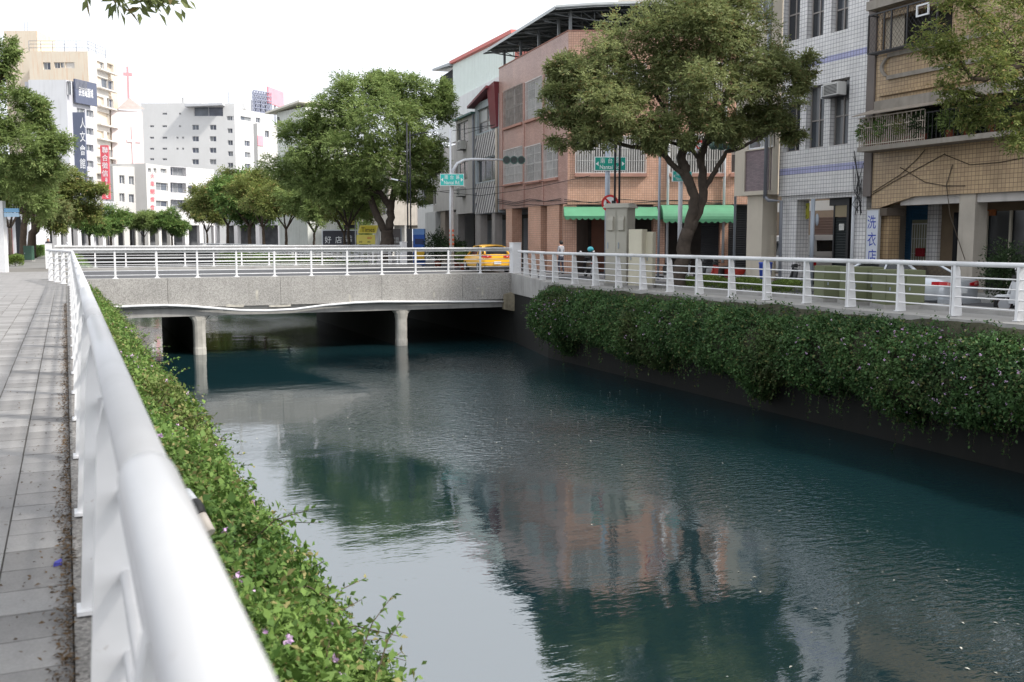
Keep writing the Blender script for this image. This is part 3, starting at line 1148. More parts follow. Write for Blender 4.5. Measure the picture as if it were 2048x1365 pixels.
        q_ = leafquads(c_ + rnd * (S * 0.3)[:, None] - base, rnd + g_.normal(size=(nflower * K, 3)) * 0.7, rnd, S, S * 0.8)
        o = bpy.data.objects.new('blossom', fastmesh('blossom', q_, 4, LILAC))
        COL.objects.link(o); o.parent = t_; o['kind'] = 'stuff'
    # loose runners hanging off the edge, with leaves
    tb = MB()
    lv = []
    for _ in range(twigs):
        yy_, t0 = g_.uniform(y0, y1), g_.uniform(0.25, 0.95)
        p0, n0 = surf(np.array([yy_]), np.array([t0]), np.array([-0.05]))
        p0, n0 = Vector(p0[0]), Vector(n0[0])
        d_ = (n0 * 0.9 + Vector((g_.normal() * 0.3, g_.normal() * 0.5, g_.uniform(-0.9, 0.6)))).normalized()
        L_ = g_.uniform(0.2, 0.6)
        if t0 > 0.72:
            d_ = Vector((d_.x * .25, d_.y * .4, -1)).normalized()
            L_ *= 1.3
        ps = [p0, p0 + d_ * L_ * 0.5 + Vector((0, 0, 0.03)), p0 + d_ * L_ + Vector((0, 0, -0.08))]
        tb.tube(ps, [0.006, 0.004, 0.002], 4, caps=False)
        for f in np.linspace(0.3, 1, 7):
            b_ = ps[0].lerp(ps[1], f * 2) if f < 0.5 else ps[1].lerp(ps[2], f * 2 - 1)
            for s_ in (0, 1):
                lv.append((tuple(b_ - Vector(base)), tuple((d_ * 0.3 + Vector(g_.normal(size=3)) * 0.8))))
    tb.build('runner', TWIG, t_, kind='stuff')
    lp, la = np.array([a for a, _ in lv]), np.array([b for _, b in lv])
    S = leaf * g_.uniform(0.8, 1.4, len(lp))
    q_ = leafquads(lp, la, np.tile([0, 0, 1.0], (len(lp), 1)) + g_.normal(size=(len(lp), 3)) * 0.5, S, S * 0.6)
    o = bpy.data.objects.new('runner_leaves', fastmesh('runner_leaves', q_, 4, lm))
    COL.objects.link(o); o.parent = t_; o['kind'] = 'stuff'
    return t_

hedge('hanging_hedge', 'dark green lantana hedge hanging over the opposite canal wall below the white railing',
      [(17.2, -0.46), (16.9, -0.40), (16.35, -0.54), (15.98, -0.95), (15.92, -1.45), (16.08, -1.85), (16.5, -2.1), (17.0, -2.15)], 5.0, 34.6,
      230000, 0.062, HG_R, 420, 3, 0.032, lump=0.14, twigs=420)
hedge('hanging_hedge', 'bright green flowering lantana hedge spilling over the wall beside the near railing',
      [(0.28, -0.10), (0.55, -0.10), (0.98, -0.5), (1.4, -1.05), (1.66, -1.6), (1.55, -2.05), (1.25, -2.2)], 3.2, 35.5,
      270000, 0.046, HG_L, 330, 11, 0.030, lump=0.22, density_pow=1.6, twigs=300)
hedge('hanging_hedge', 'green hedge on the canal wall beyond the bridge, tree side',
      [(17.3, -0.1), (16.9, 0.0), (16.3, -0.3), (16.0, -0.9), (16.1, -1.6), (16.6, -2.0)], 59.0, 120, 40000, 0.13, HG_L, 0, 5, 0.05, twigs=20)
hedge('hanging_hedge', 'green hedge on the canal wall beyond the bridge below the tall pale buildings',
      [(0.35, -0.1), (0.7, -0.1), (1.3, -0.5), (1.8, -1.2), (2.0, -1.8), (1.6, -2.1)], 59.0, 120, 30000, 0.13, HG_L, 0, 6, 0.05, twigs=20)
# ------------------------------------------------------------------ buildings of the opposite street
GREYFRAME = mat('grey_window_frame', (0.40, 0.39, 0.37), rough=0.5, var=0.1)
WFRAME = mat('white_window_frame', (0.75, 0.76, 0.78), rough=0.4, var=0.06)
DARKMETAL = mat('dark_metal', (0.045, 0.043, 0.045), rough=0.5, var=0.2, scale=3)
BLACKPAINT = mat('black_paint', (0.012, 0.012, 0.014), rough=0.4, var=0.2)
GLASS = [glassmat('window_glass_dark', (0.030, 0.033, 0.038)), glassmat('window_glass_grey', (0.10, 0.105, 0.11), 0.15), glassmat('window_glass_blue', (0.05, 0.058, 0.07))]
FROST = glassmat('frosted_glass', (0.34, 0.35, 0.34), 0.35)
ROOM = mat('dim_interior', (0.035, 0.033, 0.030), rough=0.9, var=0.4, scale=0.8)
BRICK_A = tilemat('salmon_tile_side', lin((192, 156, 145)), lin((178, 142, 131)), lin((140, 108, 98)), 0.24, 0.068, 0.007, 0.5, streak=0.28)
BRICK_B = tilemat('salmon_tile_front', lin((208, 166, 144)), lin((198, 154, 131)), lin((146, 112, 96)), 0.115, 0.115, 0.008, 0.0, streak=0.15)
WTILE = tilemat('white_square_tile', lin((228, 226, 224)), lin((218, 216, 216)), lin((118, 116, 122)), 0.15, 0.15, 0.008, 0.0, streak=0.12)
LTILE = tilemat('lilac_square_tile', lin((176, 178, 216)), lin((168, 170, 208)), lin((88, 88, 110)), 0.15, 0.15, 0.010, 0.0, streak=0.1)
OTILE = tilemat('ochre_square_tile', lin((190, 164, 128)), lin((174, 148, 116)), lin((112, 90, 70)), 0.14, 0.14, 0.009, 0.0, streak=0.35)
PTILE = tilemat('purple_brown_brick', lin((142, 124, 128)), lin((122, 106, 112)), lin((96, 84, 88)), 0.23, 0.055, 0.006, 0.5, streak=0.1)
BEIGE = mat('beige_render', lin((205, 196, 180)), rough=0.8, var=0.08, scale=0.7, streak=0.12)
GREYR = mat('grey_render', lin((190, 185, 180)), rough=0.85, var=0.12, scale=0.8, streak=0.35, streakcol=(0.16, 0.15, 0.14))
PALEWALL = mat('pale_stained_wall', lin((205, 204, 202)), rough=0.85, var=0.1, scale=0.5, streak=0.55, streakcol=(0.26, 0.255, 0.25))
PIPEW = mat('white_downpipe', lin((205, 208, 212)), rough=0.5, var=0.08)
PIPEG = mat('grey_downpipe', lin((140, 143, 150)), rough=0.5, var=0.1)
WIRE = mat('black_cable', (0.02, 0.02, 0.022), rough=0.6, var=0.1)

def shutter(F, parent, s0, s1, z0, z1, d, m, pitch=0.11, name='shutter'):
    b = MB()
    k = max(2, int((z1 - z0) / pitch))
    for i in range(k):
        a, c = z0 + (z1 - z0) * i / k, z0 + (z1 - z0) * (i + 1) / k
        h = (c - a)
        b.poly([F.P(s0, a, d), F.P(s1, a, d), F.P(s1, a + h * 0.75, d + 0.022), F.P(s0, a + h * 0.75, d + 0.022)])
        b.poly([F.P(s0, a + h * 0.75, d + 0.022), F.P(s1, a + h * 0.75, d + 0.022), F.P(s1, c, d), F.P(s0, c, d)])
    return b.build(name, m, parent)

def grille(F, parent, h, d, m, pitch=0.11, r_=0.008, cross=3, frame=True, name='grille'):
    s0, s1, z0, z1 = h[:4]
    b = MB()
    k = int((s1 - s0) / pitch)
    for i in range(k + 1):
        s = s0 + (s1 - s0) * i / k
        F.box(b, s - r_, s + r_, z0, z1, d - r_, d + r_)
    for i in range(cross + 1):
        z = z0 + (z1 - z0) * i / cross
        w_ = 0.02 if frame and i in (0, cross) else 0.008
        F.box(b, s0, s1, z - w_, z + w_, d + r_ + 0.001, d + r_ + 0.014)
    return b.build(name, m, parent)

def aircon(F, parent, s, z, d, w_=0.75, h=0.5, top=False, label=None):
    b = MB()
    F.box(b, s, s + w_, z, z + h, d, d + 0.4)
    o = b.build('air_conditioner', mat('aircon_white', lin((205, 204, 200)), rough=0.5, var=0.1, streak=0.2), parent)
    b = MB()
    for k in range(7):
        F.box(b, s + 0.06, s + w_ - 0.06, z + 0.06 + (h - 0.12) * k / 7, z + 0.06 + (h - 0.12) * (k + 0.5) / 7, d + 0.402, d + 0.41)
    b.build('air_grille', DARKMETAL, o)
    b = MB()
    F.box(b, s - 0.02, s + w_ + 0.02, z - 0.05, z - 0.002, d, d + 0.44)
    b.build('bracket', DARKMETAL, o)
    return o

# ---- ochre tiled apartment house with the caged balcony (nearest on the opposite street)
FX = 26.2
FB = Fac((FX, 27.35), (FX, 6.0))
ob = thing('apartment_house', 'ochre tiled apartment house with a caged plant balcony over the laundry', 'house', (FX, 18, RZ))
zg = FB.sz(1850, 392)[1]
cage_h = FB.rect(1757, 22, 1850, 100)
hole2 = (cage_h[0] + 0.15, cage_h[0] + 3.2, cage_h[2] + 0.1, cage_h[3] - 0.1)
bz0, bz1 = FB.sz(1740, 298)[1], FB.sz(1760, 232)[1]
hole1 = (0.7, 12.0, bz0 + 0.1, bz1 + 0.1)
m = MB()
FB.wall(m, 0.0, FB.len, zg, 15.0, [hole1, hole2], rev=0.6)
m.poly([FB.P(0, zg), FB.P(0, zg, -9), FB.P(0, 15, -9), FB.P(0, 15)])
m.poly([FB.P(0, 15), FB.P(FB.len, 15), FB.P(FB.len, 15, -9), FB.P(0, 15, -9)])
m.poly([FB.P(0, zg), FB.P(FB.len, zg), FB.P(FB.len, zg, -9), FB.P(0, zg, -9)])
m.build('wall', OTILE, ob)
m = MB()
FB.box(m, 0, FB.len, RZ, 15, -9.2, -9.0)
m.build('back_wall', GREYR, ob)
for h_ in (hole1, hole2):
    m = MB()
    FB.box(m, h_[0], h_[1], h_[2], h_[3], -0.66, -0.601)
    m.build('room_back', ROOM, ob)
# horizontal concrete bands and the scalloped panel frame
bands = MB()
CB = mat('weathered_band', lin((150, 143, 134)), rough=0.9, var=0.2, scale=2, streak=0.4)
for (x0, y0, x1, y1, dd) in ((1757, 8, 1990, -30, 0.25),):
    pass
s_a, z_a = FB.sz(1752, 24)
FB.box(bands, s_a, s_a + 4.2, z_a - 0.02, z_a + 0.28, -0.05, 0.45)
s_b, z_b = FB.sz(1765, 218)
FB.box(bands, s_b, FB.len, z_b - 0.15, z_b + 0.22, -0.05, 0.40)
bands.build('canopy_band', CB, ob)
fr = MB()
s0, z1 = FB.sz(1778, 116)
s1, z0 = s0 + 4.5, FB.sz(1778, 152)[1]
FB.box(fr, s0, s1, z1, z1 + 0.14, 0.002, 0.09)
FB.box(fr, s0, s1, z0 - 0.14, z0, 0.002, 0.09)
for k in range(8):
    t0, t1 = k / 8, (k + 1) / 8
    f0, f1 = 0.22 * math.sin(math.pi * t0), 0.22 * math.sin(math.pi * t1)
    za, zb = z0 + (z1 - z0) * t0, z0 + (z1 - z0) * t1
    fr.hexa([FB.P(s0 - 0.12 - f0, za, 0.09), FB.P(s0 - f0, za, 0.09), FB.P(s0 - f0, za, 0.002), FB.P(s0 - 0.12 - f0, za, 0.002),
             FB.P(s0 - 0.12 - f1, zb, 0.09), FB.P(s0 - f1, zb, 0.09), FB.P(s0 - f1, zb, 0.002), FB.P(s0 - 0.12 - f1, zb, 0.002)])
fr.build('scalloped_frame', CB, ob)
led = MB()
s_c, z_c = FB.sz(1760, 190)
FB.box(led, s_c, FB.len, z_c - 0.07, z_c + 0.02, 0.002, 0.10)
led.build('ledge', OTILE, ob)
# caged bay window of lattice bars
cg = MB()
cs0, cs1, cz0, cz1 = cage_h
cs1 = cs0 + 3.0
for s in (cs0, cs0 + 0.72, cs0 + 1.05, cs0 + 1.75, cs1):
    FB.box(cg, s - 0.025, s + 0.025, cz0, cz1, 0.42, 0.47)
for z in (cz0, cz1):
    FB.box(cg, cs0, cs1, z - 0.025, z + 0.025, 0.421, 0.469)
    FB.box(cg, cs0 - 0.02, cs0 + 0.02, z - 0.02, z + 0.02, 0.0, 0.42)
L = cz1 - cz0
for k in range(-8, 22):
    a = cs0 + k * 0.16
    for sgn in (1, -1):
        p = (a, cz0) if sgn > 0 else (a, cz1)
        q = (a + L * 0.8, cz1) if sgn > 0 else (a + L * 0.8, cz0)
        lo_, hi_ = max(p[0], cs0), min(q[0], cs1)
        if hi_ - lo_ < 0.05:
            continue
        f = lambda s: p[1] + (q[1] - p[1]) * (s - p[0]) / (q[0] - p[0])
        cg.tube([FB.P(lo_, f(lo_), 0.44), FB.P(hi_, f(hi_), 0.44)], 0.006, 4)
for k in range(6):
    FB.box(cg, cs0, cs1, cz0 - 0.012, cz0 + 0.012, 0.05 + 0.07 * k, 0.06 + 0.07 * k)
cg.build('window_cage', DARKMETAL, ob)
pn = MB()
FB.box(pn, cs0 + 0.05, cs0 + 1.0, cz0 + 0.05, cz1 - 0.05, -0.2, -0.18)
pn.build('curtain', mat('pale_curtain', lin((190, 180, 165)), rough=0.9, var=0.1), ob)
wbx = FB.rect(1832, 8, 1857, 32, 0.5)
bx = MB()
for (a, b_, c, d) in ((wbx[0], wbx[1], wbx[2], wbx[2] + 0.05), (wbx[0], wbx[1], wbx[3] - 0.05, wbx[3]), (wbx[0], wbx[0] + 0.05, wbx[2] + 0.05, wbx[3] - 0.05), (wbx[1] - 0.05, wbx[1], wbx[2] + 0.05, wbx[3] - 0.05)):
    FB.box(bx, a, b_, c, d, 0.45, 0.5)
bx.build('vent_sash', WFRAME, ob)
# balcony with upright bars
bal = MB()
bs1 = FB.sz(1866, 290)[0]
FB.box(bal, 0.0, 12.0, bz0 - 0.16, bz0, 0.002, 0.75)
bal.build('balcony_slab', CB, ob)
gb = MB()
RUSTW = mat('rusty_white_bar', lin((186, 174, 160)), rough=0.6, var=0.3, scale=4)
top = FB.sz(1735, 236, 0.72)[1]
nb = 30
for k in range(nb + 1):
    s = 0.05 + (bs1 + 0.25) * k / nb
    hgt = top - bz0 if k % 2 == 0 else (top - bz0) * random.uniform(0.75, 1)
    FB.box(gb, s - 0.012, s + 0.012, bz0, bz0 + hgt, 0.70, 0.724)
for z in (bz0 + 0.05, bz0 + 0.62):
    FB.box(gb, 0.05, bs1 + 0.3, z, z + 0.03, 0.725, 0.74)
FB.box(gb, 0.0, bs1 + 0.3, top - 0.02, top + 0.02, 0.725, 0.75)
gb.build('balcony_bars', RUSTW, ob)
gb = MB()
for k in range(40):
    s = bs1 + 0.4 + 0.17 * k
    FB.box(gb, s - 0.008, s + 0.008, bz0, bz0 + 0.85, 0.66, 0.676)
FB.box(gb, bs1 + 0.3, 12.0, bz0 + 0.85, bz0 + 0.89, 0.64, 0.69)
gb.build('balcony_rail', DARKMETAL, ob)
aw = MB()
aw.hexa([FB.P(-0.1, top + 0.06, 0.95), FB.P(5.2, top + 0.06, 0.95), FB.P(5.2, top + 0.34, 0.0), FB.P(-0.1, top + 0.34, 0.0),
         FB.P(-0.1, top + 0.09, 0.95), FB.P(5.2, top + 0.09, 0.95), FB.P(5.2, top + 0.37, 0.0), FB.P(-0.1, top + 0.37, 0.0)])
aw.build('balcony_awning', mat('tin_awning', lin((150, 140, 128)), rough=0.6, var=0.25, streak=0.3), ob)
# ground floor: arched corner bracket, beam, column, shutters, door, tiles
gf = MB()
gf.prism([FB.P(0, zg, 0.0), FB.P(0, zg - 0.35, 0.0), FB.P(0.35, zg - 0.35, 0.0), FB.P(1.9, zg - 0.001, 0.0)], FB.n * -0.3)
gf.build('corner_bracket', OTILE, ob)
gf = MB()
FB.box(gf, 1.2, FB.len, zg - 0.28, zg - 0.003, -0.55, -0.15)
gf.build('beam', GREYR, ob)
col_s = FB.rect(1912, 390, 1945, 560)
gf = MB()
FB.box(gf, col_s[0], col_s[0] + 0.62, RZ, zg - 0.004, -0.62, -0.08)
gf.build('column', mat('pale_column', lin((178, 170, 158)), rough=0.85, var=0.12, streak=0.3), ob)
DB = -2.4
sh = FB.rect(1787, 408, 1822, 560, DB)
BLUESH = mat('blue_shutter_paint', lin((48, 92, 126)), rough=0.5, var=0.15)
m = MB()
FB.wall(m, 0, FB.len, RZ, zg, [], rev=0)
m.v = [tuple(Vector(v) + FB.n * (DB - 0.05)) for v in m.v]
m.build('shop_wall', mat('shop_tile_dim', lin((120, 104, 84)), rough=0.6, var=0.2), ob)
s_l, s_r = FB.sz(1787, 470, DB)[0], FB.sz(1858, 470, DB)[0]
zt = FB.sz(1820, 405, DB)[1]
smid = FB.sz(1822, 470, DB)[0]
shutter(FB, ob, s_l, smid - 0.04, RZ, zt, DB, BLUESH, 0.10)
zdt = FB.sz(1840, 440, DB)[1]
shutter(FB, ob, smid + 0.04, s_r, zdt + 0.08, zt, DB, BLUESH, 0.10)
m = MB()
FB.box(m, smid - 0.04, smid + 0.04, RZ, zt, DB, DB + 0.07)
FB.box(m, smid + 0.041, s_r, zdt, zdt + 0.079, DB, DB + 0.06)
m.build('shutter_frame', BLUESH, ob)
m = MB()
FB.box(m, smid + 0.042, s_r, RZ, zdt - 0.002, DB, DB + 0.01)
dr = m.build('door', mat('pale_green_door', lin((150, 150, 125)), rough=0.6, var=0.15), ob)
grille(FB, dr, (smid + 0.1, s_r - 0.05, RZ + 0.1, zdt - 0.15), DB + 0.05, WFRAME, 0.1, 0.008, 4)
m = MB()
sx = FB.sz(1841, 505, DB + 0.1)
FB.box(m, sx[0] - 0.18, sx[0] + 0.18, sx[1] - 0.15, sx[1] + 0.15, DB + 0.07, DB + 0.17)
m.build('letter_box', mat('red_box', lin((140, 34, 44)), rough=0.5, var=0.1), dr)
m = MB()
FB.box(m, s_r + 0.02, s_r + 0.5, RZ, zg, DB - 0.04, DB + 0.12)
m.build('tiled_pier', WTILE, ob)
m = MB()
FB.box(m, s_r + 1.1, FB.len, RZ, zg - 0.5, DB + 0.02, DB + 0.03)
m.build('dark_shopfront', glassmat('shopfront_glass', (0.02, 0.022, 0.025), 0.1), ob)
m = MB()
for px in (1972, 2020):
    s = FB.sz(px, 470, DB + 0.1)[0]
    FB.box(m, s - 0.04, s + 0.04, RZ, zg - 0.5, DB + 0.05, DB + 0.12)
m.build('shopfront_mullion', mat('cream_metal', lin((190, 184, 168)), rough=0.5, var=0.1), ob)
m = MB()
a = FB.rect(1945, 420, 1990, 432, DB + 0.1)
FB.box(m, a[0], a[1], a[2], a[3], DB + 0.04, DB + 0.06)
m.build('amber_pelmet', mat('amber_pelmet', lin((150, 84, 36)), rough=0.7, var=0.5, scale=9), ob)
# brown side pier by the laundry sign
m = MB()
lp = FB.rect(1757, 422, 1785, 560, -0.3)
FB.box(m, 0.02, lp[1], RZ, zg - 0.36, -0.6, -0.12)
m.build('side_pier', OTILE, ob)
m = MB()
FB.box(m, -0.05, lp[1] + 0.1, zg - 0.62, zg - 0.36, -0.7, 0.12)
m.build('pier_capital', mat('dark_capital', lin((92, 82, 72)), rough=0.8, var=0.2), ob)
# power cables draped over the tiles
cb = MB()
for pts in ([(1735, 395), (1790, 362), (1840, 335), (1890, 308)], [(1745, 385), (1800, 350), (1835, 318), (1850, 300)], [(1800, 335), (1850, 365), (1890, 372), (1930, 372)], [(1905, 330), (1893, 370), (1900, 430), (1930, 520)],
            [(1890, 310), (1940, 330), (2000, 325), (2047, 316)]):
    cb.tube([FB.P(*FB.sz(x, y, 0.03), 0.03) for x, y in pts], 0.013, 5)
cb.build('cable', mat('brown_cable', (0.075, 0.058, 0.042), rough=0.8, var=0.2), ob)

# laundry sign
ls = FB.rect(1732, 421, 1755, 540, 0.16)
sg = thing('laundry_sign', 'upright white laundry sign with blue characters on the ochre house corner', 'sign', FB.P(ls[0], ls[2], 0.1))
m = MB()
FB.box(m, ls[0], ls[1], ls[2], ls[3], 0.08, 0.155)
m.build('board', mat('sign_white', lin((208, 212, 222)), rough=0.4, var=0.05), sg)
m = MB()
FB.box(m, ls[0] - 0.03, ls[0] - 0.001, ls[2], ls[3] + 0.03, 0.06, 0.17)
FB.box(m, ls[1] + 0.001, ls[1] + 0.03, ls[2], ls[3] + 0.03, 0.06, 0.17)
FB.box(m, ls[0], ls[1], ls[3] + 0.001, ls[3] + 0.03, 0.06, 0.17)
m.build('sign_frame', GREYFRAME, sg)
BLUEINK = mat('blue_ink', lin((38, 62, 168)), rough=0.5, var=0.05)
for ch, y0, y1 in (('洗', 431, 458), ('衣', 465, 493), ('店', 499, 527)):
    h_ = FB.rect(1735, y0, 1752, y1, 0.157)
    lettering(ch, FB.P((h_[0] + h_[1]) / 2, (h_[2] + h_[3]) / 2, 0.158), FB.u, FB.n, h_[1] - h_[0], h_[3] - h_[2], BLUEINK, sg)

# ---- white tiled town house with lilac bands over an open car port
FW = Fac((FX, 32.45), (FX, 27.75))
wt = thing('town_house', 'white tiled town house with lilac bands and dark windows over a car port', 'house', (FX, 30, RZ))
holes = []
wins = [(1568, -40, 1600, 82), (1615, -40, 1648, 74), (1663, -40, 1697, 62), (1567, 205, 1600, 303), (1612, 172, 1648, 296), (1660, 158, 1697, 290)]
for a in wins:
    holes.append(FW.rect(*a))
zb = FW.sz(1640, 388)[1]
stripes = [(FW.sz(1640, 345)[1], FW.sz(1640, 331)[1]), (FW.sz(1680, 120)[1], FW.sz(1680, 107)[1])]
z_levels = sorted([zb, 15.2] + [z for s in stripes for z in s])
mls, mw = [], MB()
for a, b_ in zip(z_levels, z_levels[1:]):
    is_stripe = any(abs(a - s[0]) < 1e-6 and abs(b_ - s[1]) < 1e-6 for s in stripes)
    hs = []
    for h_ in holes:
        if h_[2] < b_ and h_[3] > a:
            hs.append((h_[0], h_[1], max(h_[2], a), min(h_[3], b_)))
    if is_stripe:
        mls.append(MB())
    FW.wall(mls[-1] if is_stripe else mw, 0, FW.len, a, b_, hs, rev=0.28)
mw.poly([FW.P(FW.len, zb), FW.P(FW.len, zb, -2.6), FW.P(FW.len, 15.2, -2.6), FW.P(FW.len, 15.2)])
mw.poly([FW.P(0, 15.2), FW.P(FW.len, 15.2), FW.P(FW.len, 15.2, -2.6), FW.P(0, 15.2, -2.6)])
mw.poly([FW.P(0, zb), FW.P(0, zb, -2.6), FW.P(0, 15.2, -2.6), FW.P(0, 15.2)])
mw.poly([FW.P(0, zb, -2.6), FW.P(FW.len, zb, -2.6), FW.P(FW.len, 15.2, -2.6), FW.P(0, 15.2, -2.6)])
mw.build('wall', WTILE, wt)
for ml in mls:
    ml.build('lilac_band', LTILE, wt)
BR_FR = mat('brown_grey_frame', lin((148, 142, 138)), rough=0.5, var=0.1)
for h_ in holes:
    FW.window(wt, h_, BR_FR, GLASS, rev=0.28, cols=2, rows=1, split=0.45, fw=0.05)
ac_h = FW.rect(1652, 166, 1682, 192, 0.2)
aircon(FW, wt, ac_h[0], ac_h[2], -0.05, ac_h[1] - ac_h[0], ac_h[3] - ac_h[2])
sash = FW.rect(1633, 170, 1651, 196, 0.3)
m = MB()
for (a, b_, c, d) in ((sash[0], sash[1], sash[2], sash[2] + 0.04), (sash[0], sash[1], sash[3] - 0.04, sash[3]), (sash[0], sash[0] + 0.04, sash[2] + 0.041, sash[3] - 0.041), (sash[1] - 0.04, sash[1], sash[2] + 0.041, sash[3] - 0.041)):
    FW.box(m, a, b_, c, d, 0.05, 0.09)
m.build('open_sash', WFRAME, wt)
# car port: lower beam, columns, soffit, inner walls
zb2 = FW.sz(1650, 397, -0.2)[1]
m = MB()
FW.box(m, 0.05, FW.len, zb2, zb - 0.003, -0.55, -0.12)
m.build('beam', WTILE, wt)
m = MB()
FW.box(m, 0.0, FW.len, zb - 0.02, zb - 0.004, -2.6, -0.56)
m.build('soffit', GREYR, wt)
c1 = FW.rect(1561, 400, 1599, 560, -0.15)
m = MB()
FW.box(m, c1[0], c1[0] + 0.95, RZ, zb2 - 0.002, -0.75, -0.14)
m.build('column', WTILE, wt)
c2 = FW.rect(1703, 400, 1724, 560, -0.15)
m = MB()
FW.box(m, c2[0], FW.len, RZ, zb2 - 0.002, -0.75, -0.14)
m.build('column', WTILE, wt)
m = MB()
m.tube([FW.P(c2[0] + 0.12, RZ, -0.08), FW.P(c2[0] + 0.12, zb2, -0.08)], 0.06, 10)
m.build('downpipe', PIPEW, wt)
m = MB()
FW.box(m, FW.len - 0.34, FW.len - 0.32, RZ, zb2 - 0.01, -5.9, -0.76)
m.build('side_wall', mat('car_port_wall', lin((150, 140, 126)), rough=0.9, var=0.15), wt)
m = MB()
FW.box(m, -8.0, FW.len, RZ, zb + 1.2, -6.05, -5.91)
m.build('back_wall', mat('car_port_back', lin((150, 134, 118)), rough=0.85, var=0.15, scale=0.8), wt)
shutter(FW, wt, -4.6, -2.0, RZ, zb - 0.7, -5.88, mat('brown_shutter', lin((112, 92, 84)), rough=0.6, var=0.15), 0.12)
m = MB()
FW.box(m, -6.0, FW.len - 0.4, zb - 0.45, zb - 0.023, -4.4, -4.2)
m.build('inner_beam', mat('white_inner_beam', lin((222, 220, 216)), rough=0.6, var=0.05), wt)
bsh = FW.rect(1670, 402, 1694, 560, -0.5)
shutter(FW, wt, bsh[0], bsh[1], RZ, FW.sz(1682, 435, -0.5)[1], -0.5, mat('black_shutter', lin((34, 40, 40)), rough=0.45, var=0.2), 0.10, name='side_shutter')
m = MB()
FW.box(m, bsh[0] - 0.07, bsh[0], RZ, zb2 - 0.01, -0.62, -0.44)
FW.box(m, bsh[1], bsh[1] + 0.12, RZ, zb2 - 0.01, -0.62, -0.44)
FW.box(m, bsh[0] - 0.3, bsh[1] + 0.12, zb2 - 0.28, zb2 - 0.004, -0.66, -0.441)
m.build('shutter_case', BLACKPAINT, wt)
m = MB()
FW.box(m, bsh[0], bsh[1], FW.sz(1682, 434, -0.5)[1], zb2 - 0.285, -0.52, -0.46)
m.build('tan_panel', mat('tan_panel', lin((150, 138, 112)), rough=0.7, var=0.1), wt)
notice = FW.rect(1678, 448, 1688, 461, -0.47)
m = MB()
FW.box(m, notice[0], notice[1], notice[2], notice[3], -0.474, -0.468)
m.build('notice', mat('paper', lin((205, 205, 200)), rough=0.8, var=0.25, scale=14), wt)
cb = MB()
rr = random.Random(3)
for k in range(9):
    p = [(1700 + rr.uniform(0, 28), 300 + rr.uniform(0, 60)), (1705 + rr.uniform(-6, 18), 375 + rr.uniform(-6, 12)), (1712 + rr.uniform(-10, 14), 400 + rr.uniform(0, 12)), (1718 + rr.uniform(-8, 8), 420 + rr.uniform(0, 12))]
    cb.tube([FW.P(*FW.sz(x, y, 0.08), 0.08) for x, y in p], 0.012, 5)
cb.build('cable', WIRE, wt)

# grey strip standing in for the dark recess between the two houses
m = MB()
FW.box(m, FW.len + 0.005, FW.len + 0.37, zb - 0.2, 15.0, -0.3, 0.06)
m.build('recess_strip', mat('grey_recess_strip', lin((118, 110, 106)), rough=0.85, var=0.12, streak=0.2), None, label='plain grey strip in the recess between the white and ochre tiled houses', cat='pier')

# yellow notice hung in the car port
ys = FW.rect(1597, 408, 1618, 439, -0.6)
sg = thing('hanging_notice', 'yellow notice hung in the car port opening', 'sign', FW.P(ys[0], ys[2], -0.6))
m = MB()
m.hexa([FW.P(ys[0], ys[2] - 0.05, -0.58), FW.P(ys[1], ys[2] + 0.03, -0.58), FW.P(ys[1], ys[2] + 0.03, -0.62), FW.P(ys[0], ys[2] - 0.05, -0.62),
        FW.P(ys[0], ys[3], -0.58), FW.P(ys[1], ys[3] + 0.02, -0.58), FW.P(ys[1], ys[3] + 0.02, -0.62), FW.P(ys[0], ys[3], -0.62)])
m.build('board', mat('notice_yellow', lin((196, 192, 74)), rough=0.6, var=0.15, scale=4), sg)
INK = mat('dark_ink', lin((40, 44, 60)), rough=0.7, var=0.1)
lettering('車位出租', FW.P((ys[0] + ys[1]) / 2, ys[3] - 0.14, -0.575), FW.u, FW.n, (ys[1] - ys[0]) * 0.75, 0.12, INK, sg)
lettering('請洽屋主', FW.P((ys[0] + ys[1]) / 2, ys[2] + 0.12, -0.575), FW.u, FW.n, (ys[1] - ys[0]) * 0.75, 0.12, INK, sg)

# ---- beige framed bay house
FE = Fac((FX, 34.75), (FX, 32.5))
bf = thing('bay_house', 'beige framed bay house with purple brown brick panel above a beige column', 'house', (FX, 33.6, RZ))
z0 = FE.sz(1510, 392)[1]
D = 0.45
hp = FE.rect(1489, 300, 1543, 382, D)
hw = FE.rect(1498, 236, 1546, 296, D)
hw2 = FE.rect(1501, -40, 1547, 42, D)
m = MB()
FE2 = Fac((FX - D, 34.75), (FX - D, 32.5))
hp2 = FE2.rect(1489, 300, 1543, 382); hwa = FE2.rect(1496, 232, 1546, 297); hwb = FE2.rect(1501, -60, 1547, 42)
FE2.wall(m, 0, FE2.len, z0, 14.5, [hp2, hwa, hwb], rev=0.10)
m.poly([FE2.P(0, z0), FE2.P(0, z0, -3), FE2.P(0, 14.5, -3), FE2.P(0, 14.5)])
m.poly([FE2.P(FE2.len, z0), FE2.P(FE2.len, z0, -D), FE2.P(FE2.len, 14.5, -D), FE2.P(FE2.len, 14.5)])
m.poly([FE2.P(0, z0), FE2.P(FE2.len, z0), FE2.P(FE2.len, z0, -3), FE2.P(0, z0, -3)])
m.poly([FE2.P(0, 14.5), FE2.P(FE2.len, 14.5), FE2.P(FE2.len, 14.5, -3), FE2.P(0, 14.5, -3)])
m.build('wall', BEIGE, bf)
m = MB()
m.poly([FE2.P(hp2[0], hp2[2], -0.06), FE2.P(hp2[1], hp2[2], -0.06), FE2.P(hp2[1], hp2[3], -0.06), FE2.P(hp2[0], hp2[3], -0.06)])
m.build('brick_panel', PTILE, bf)
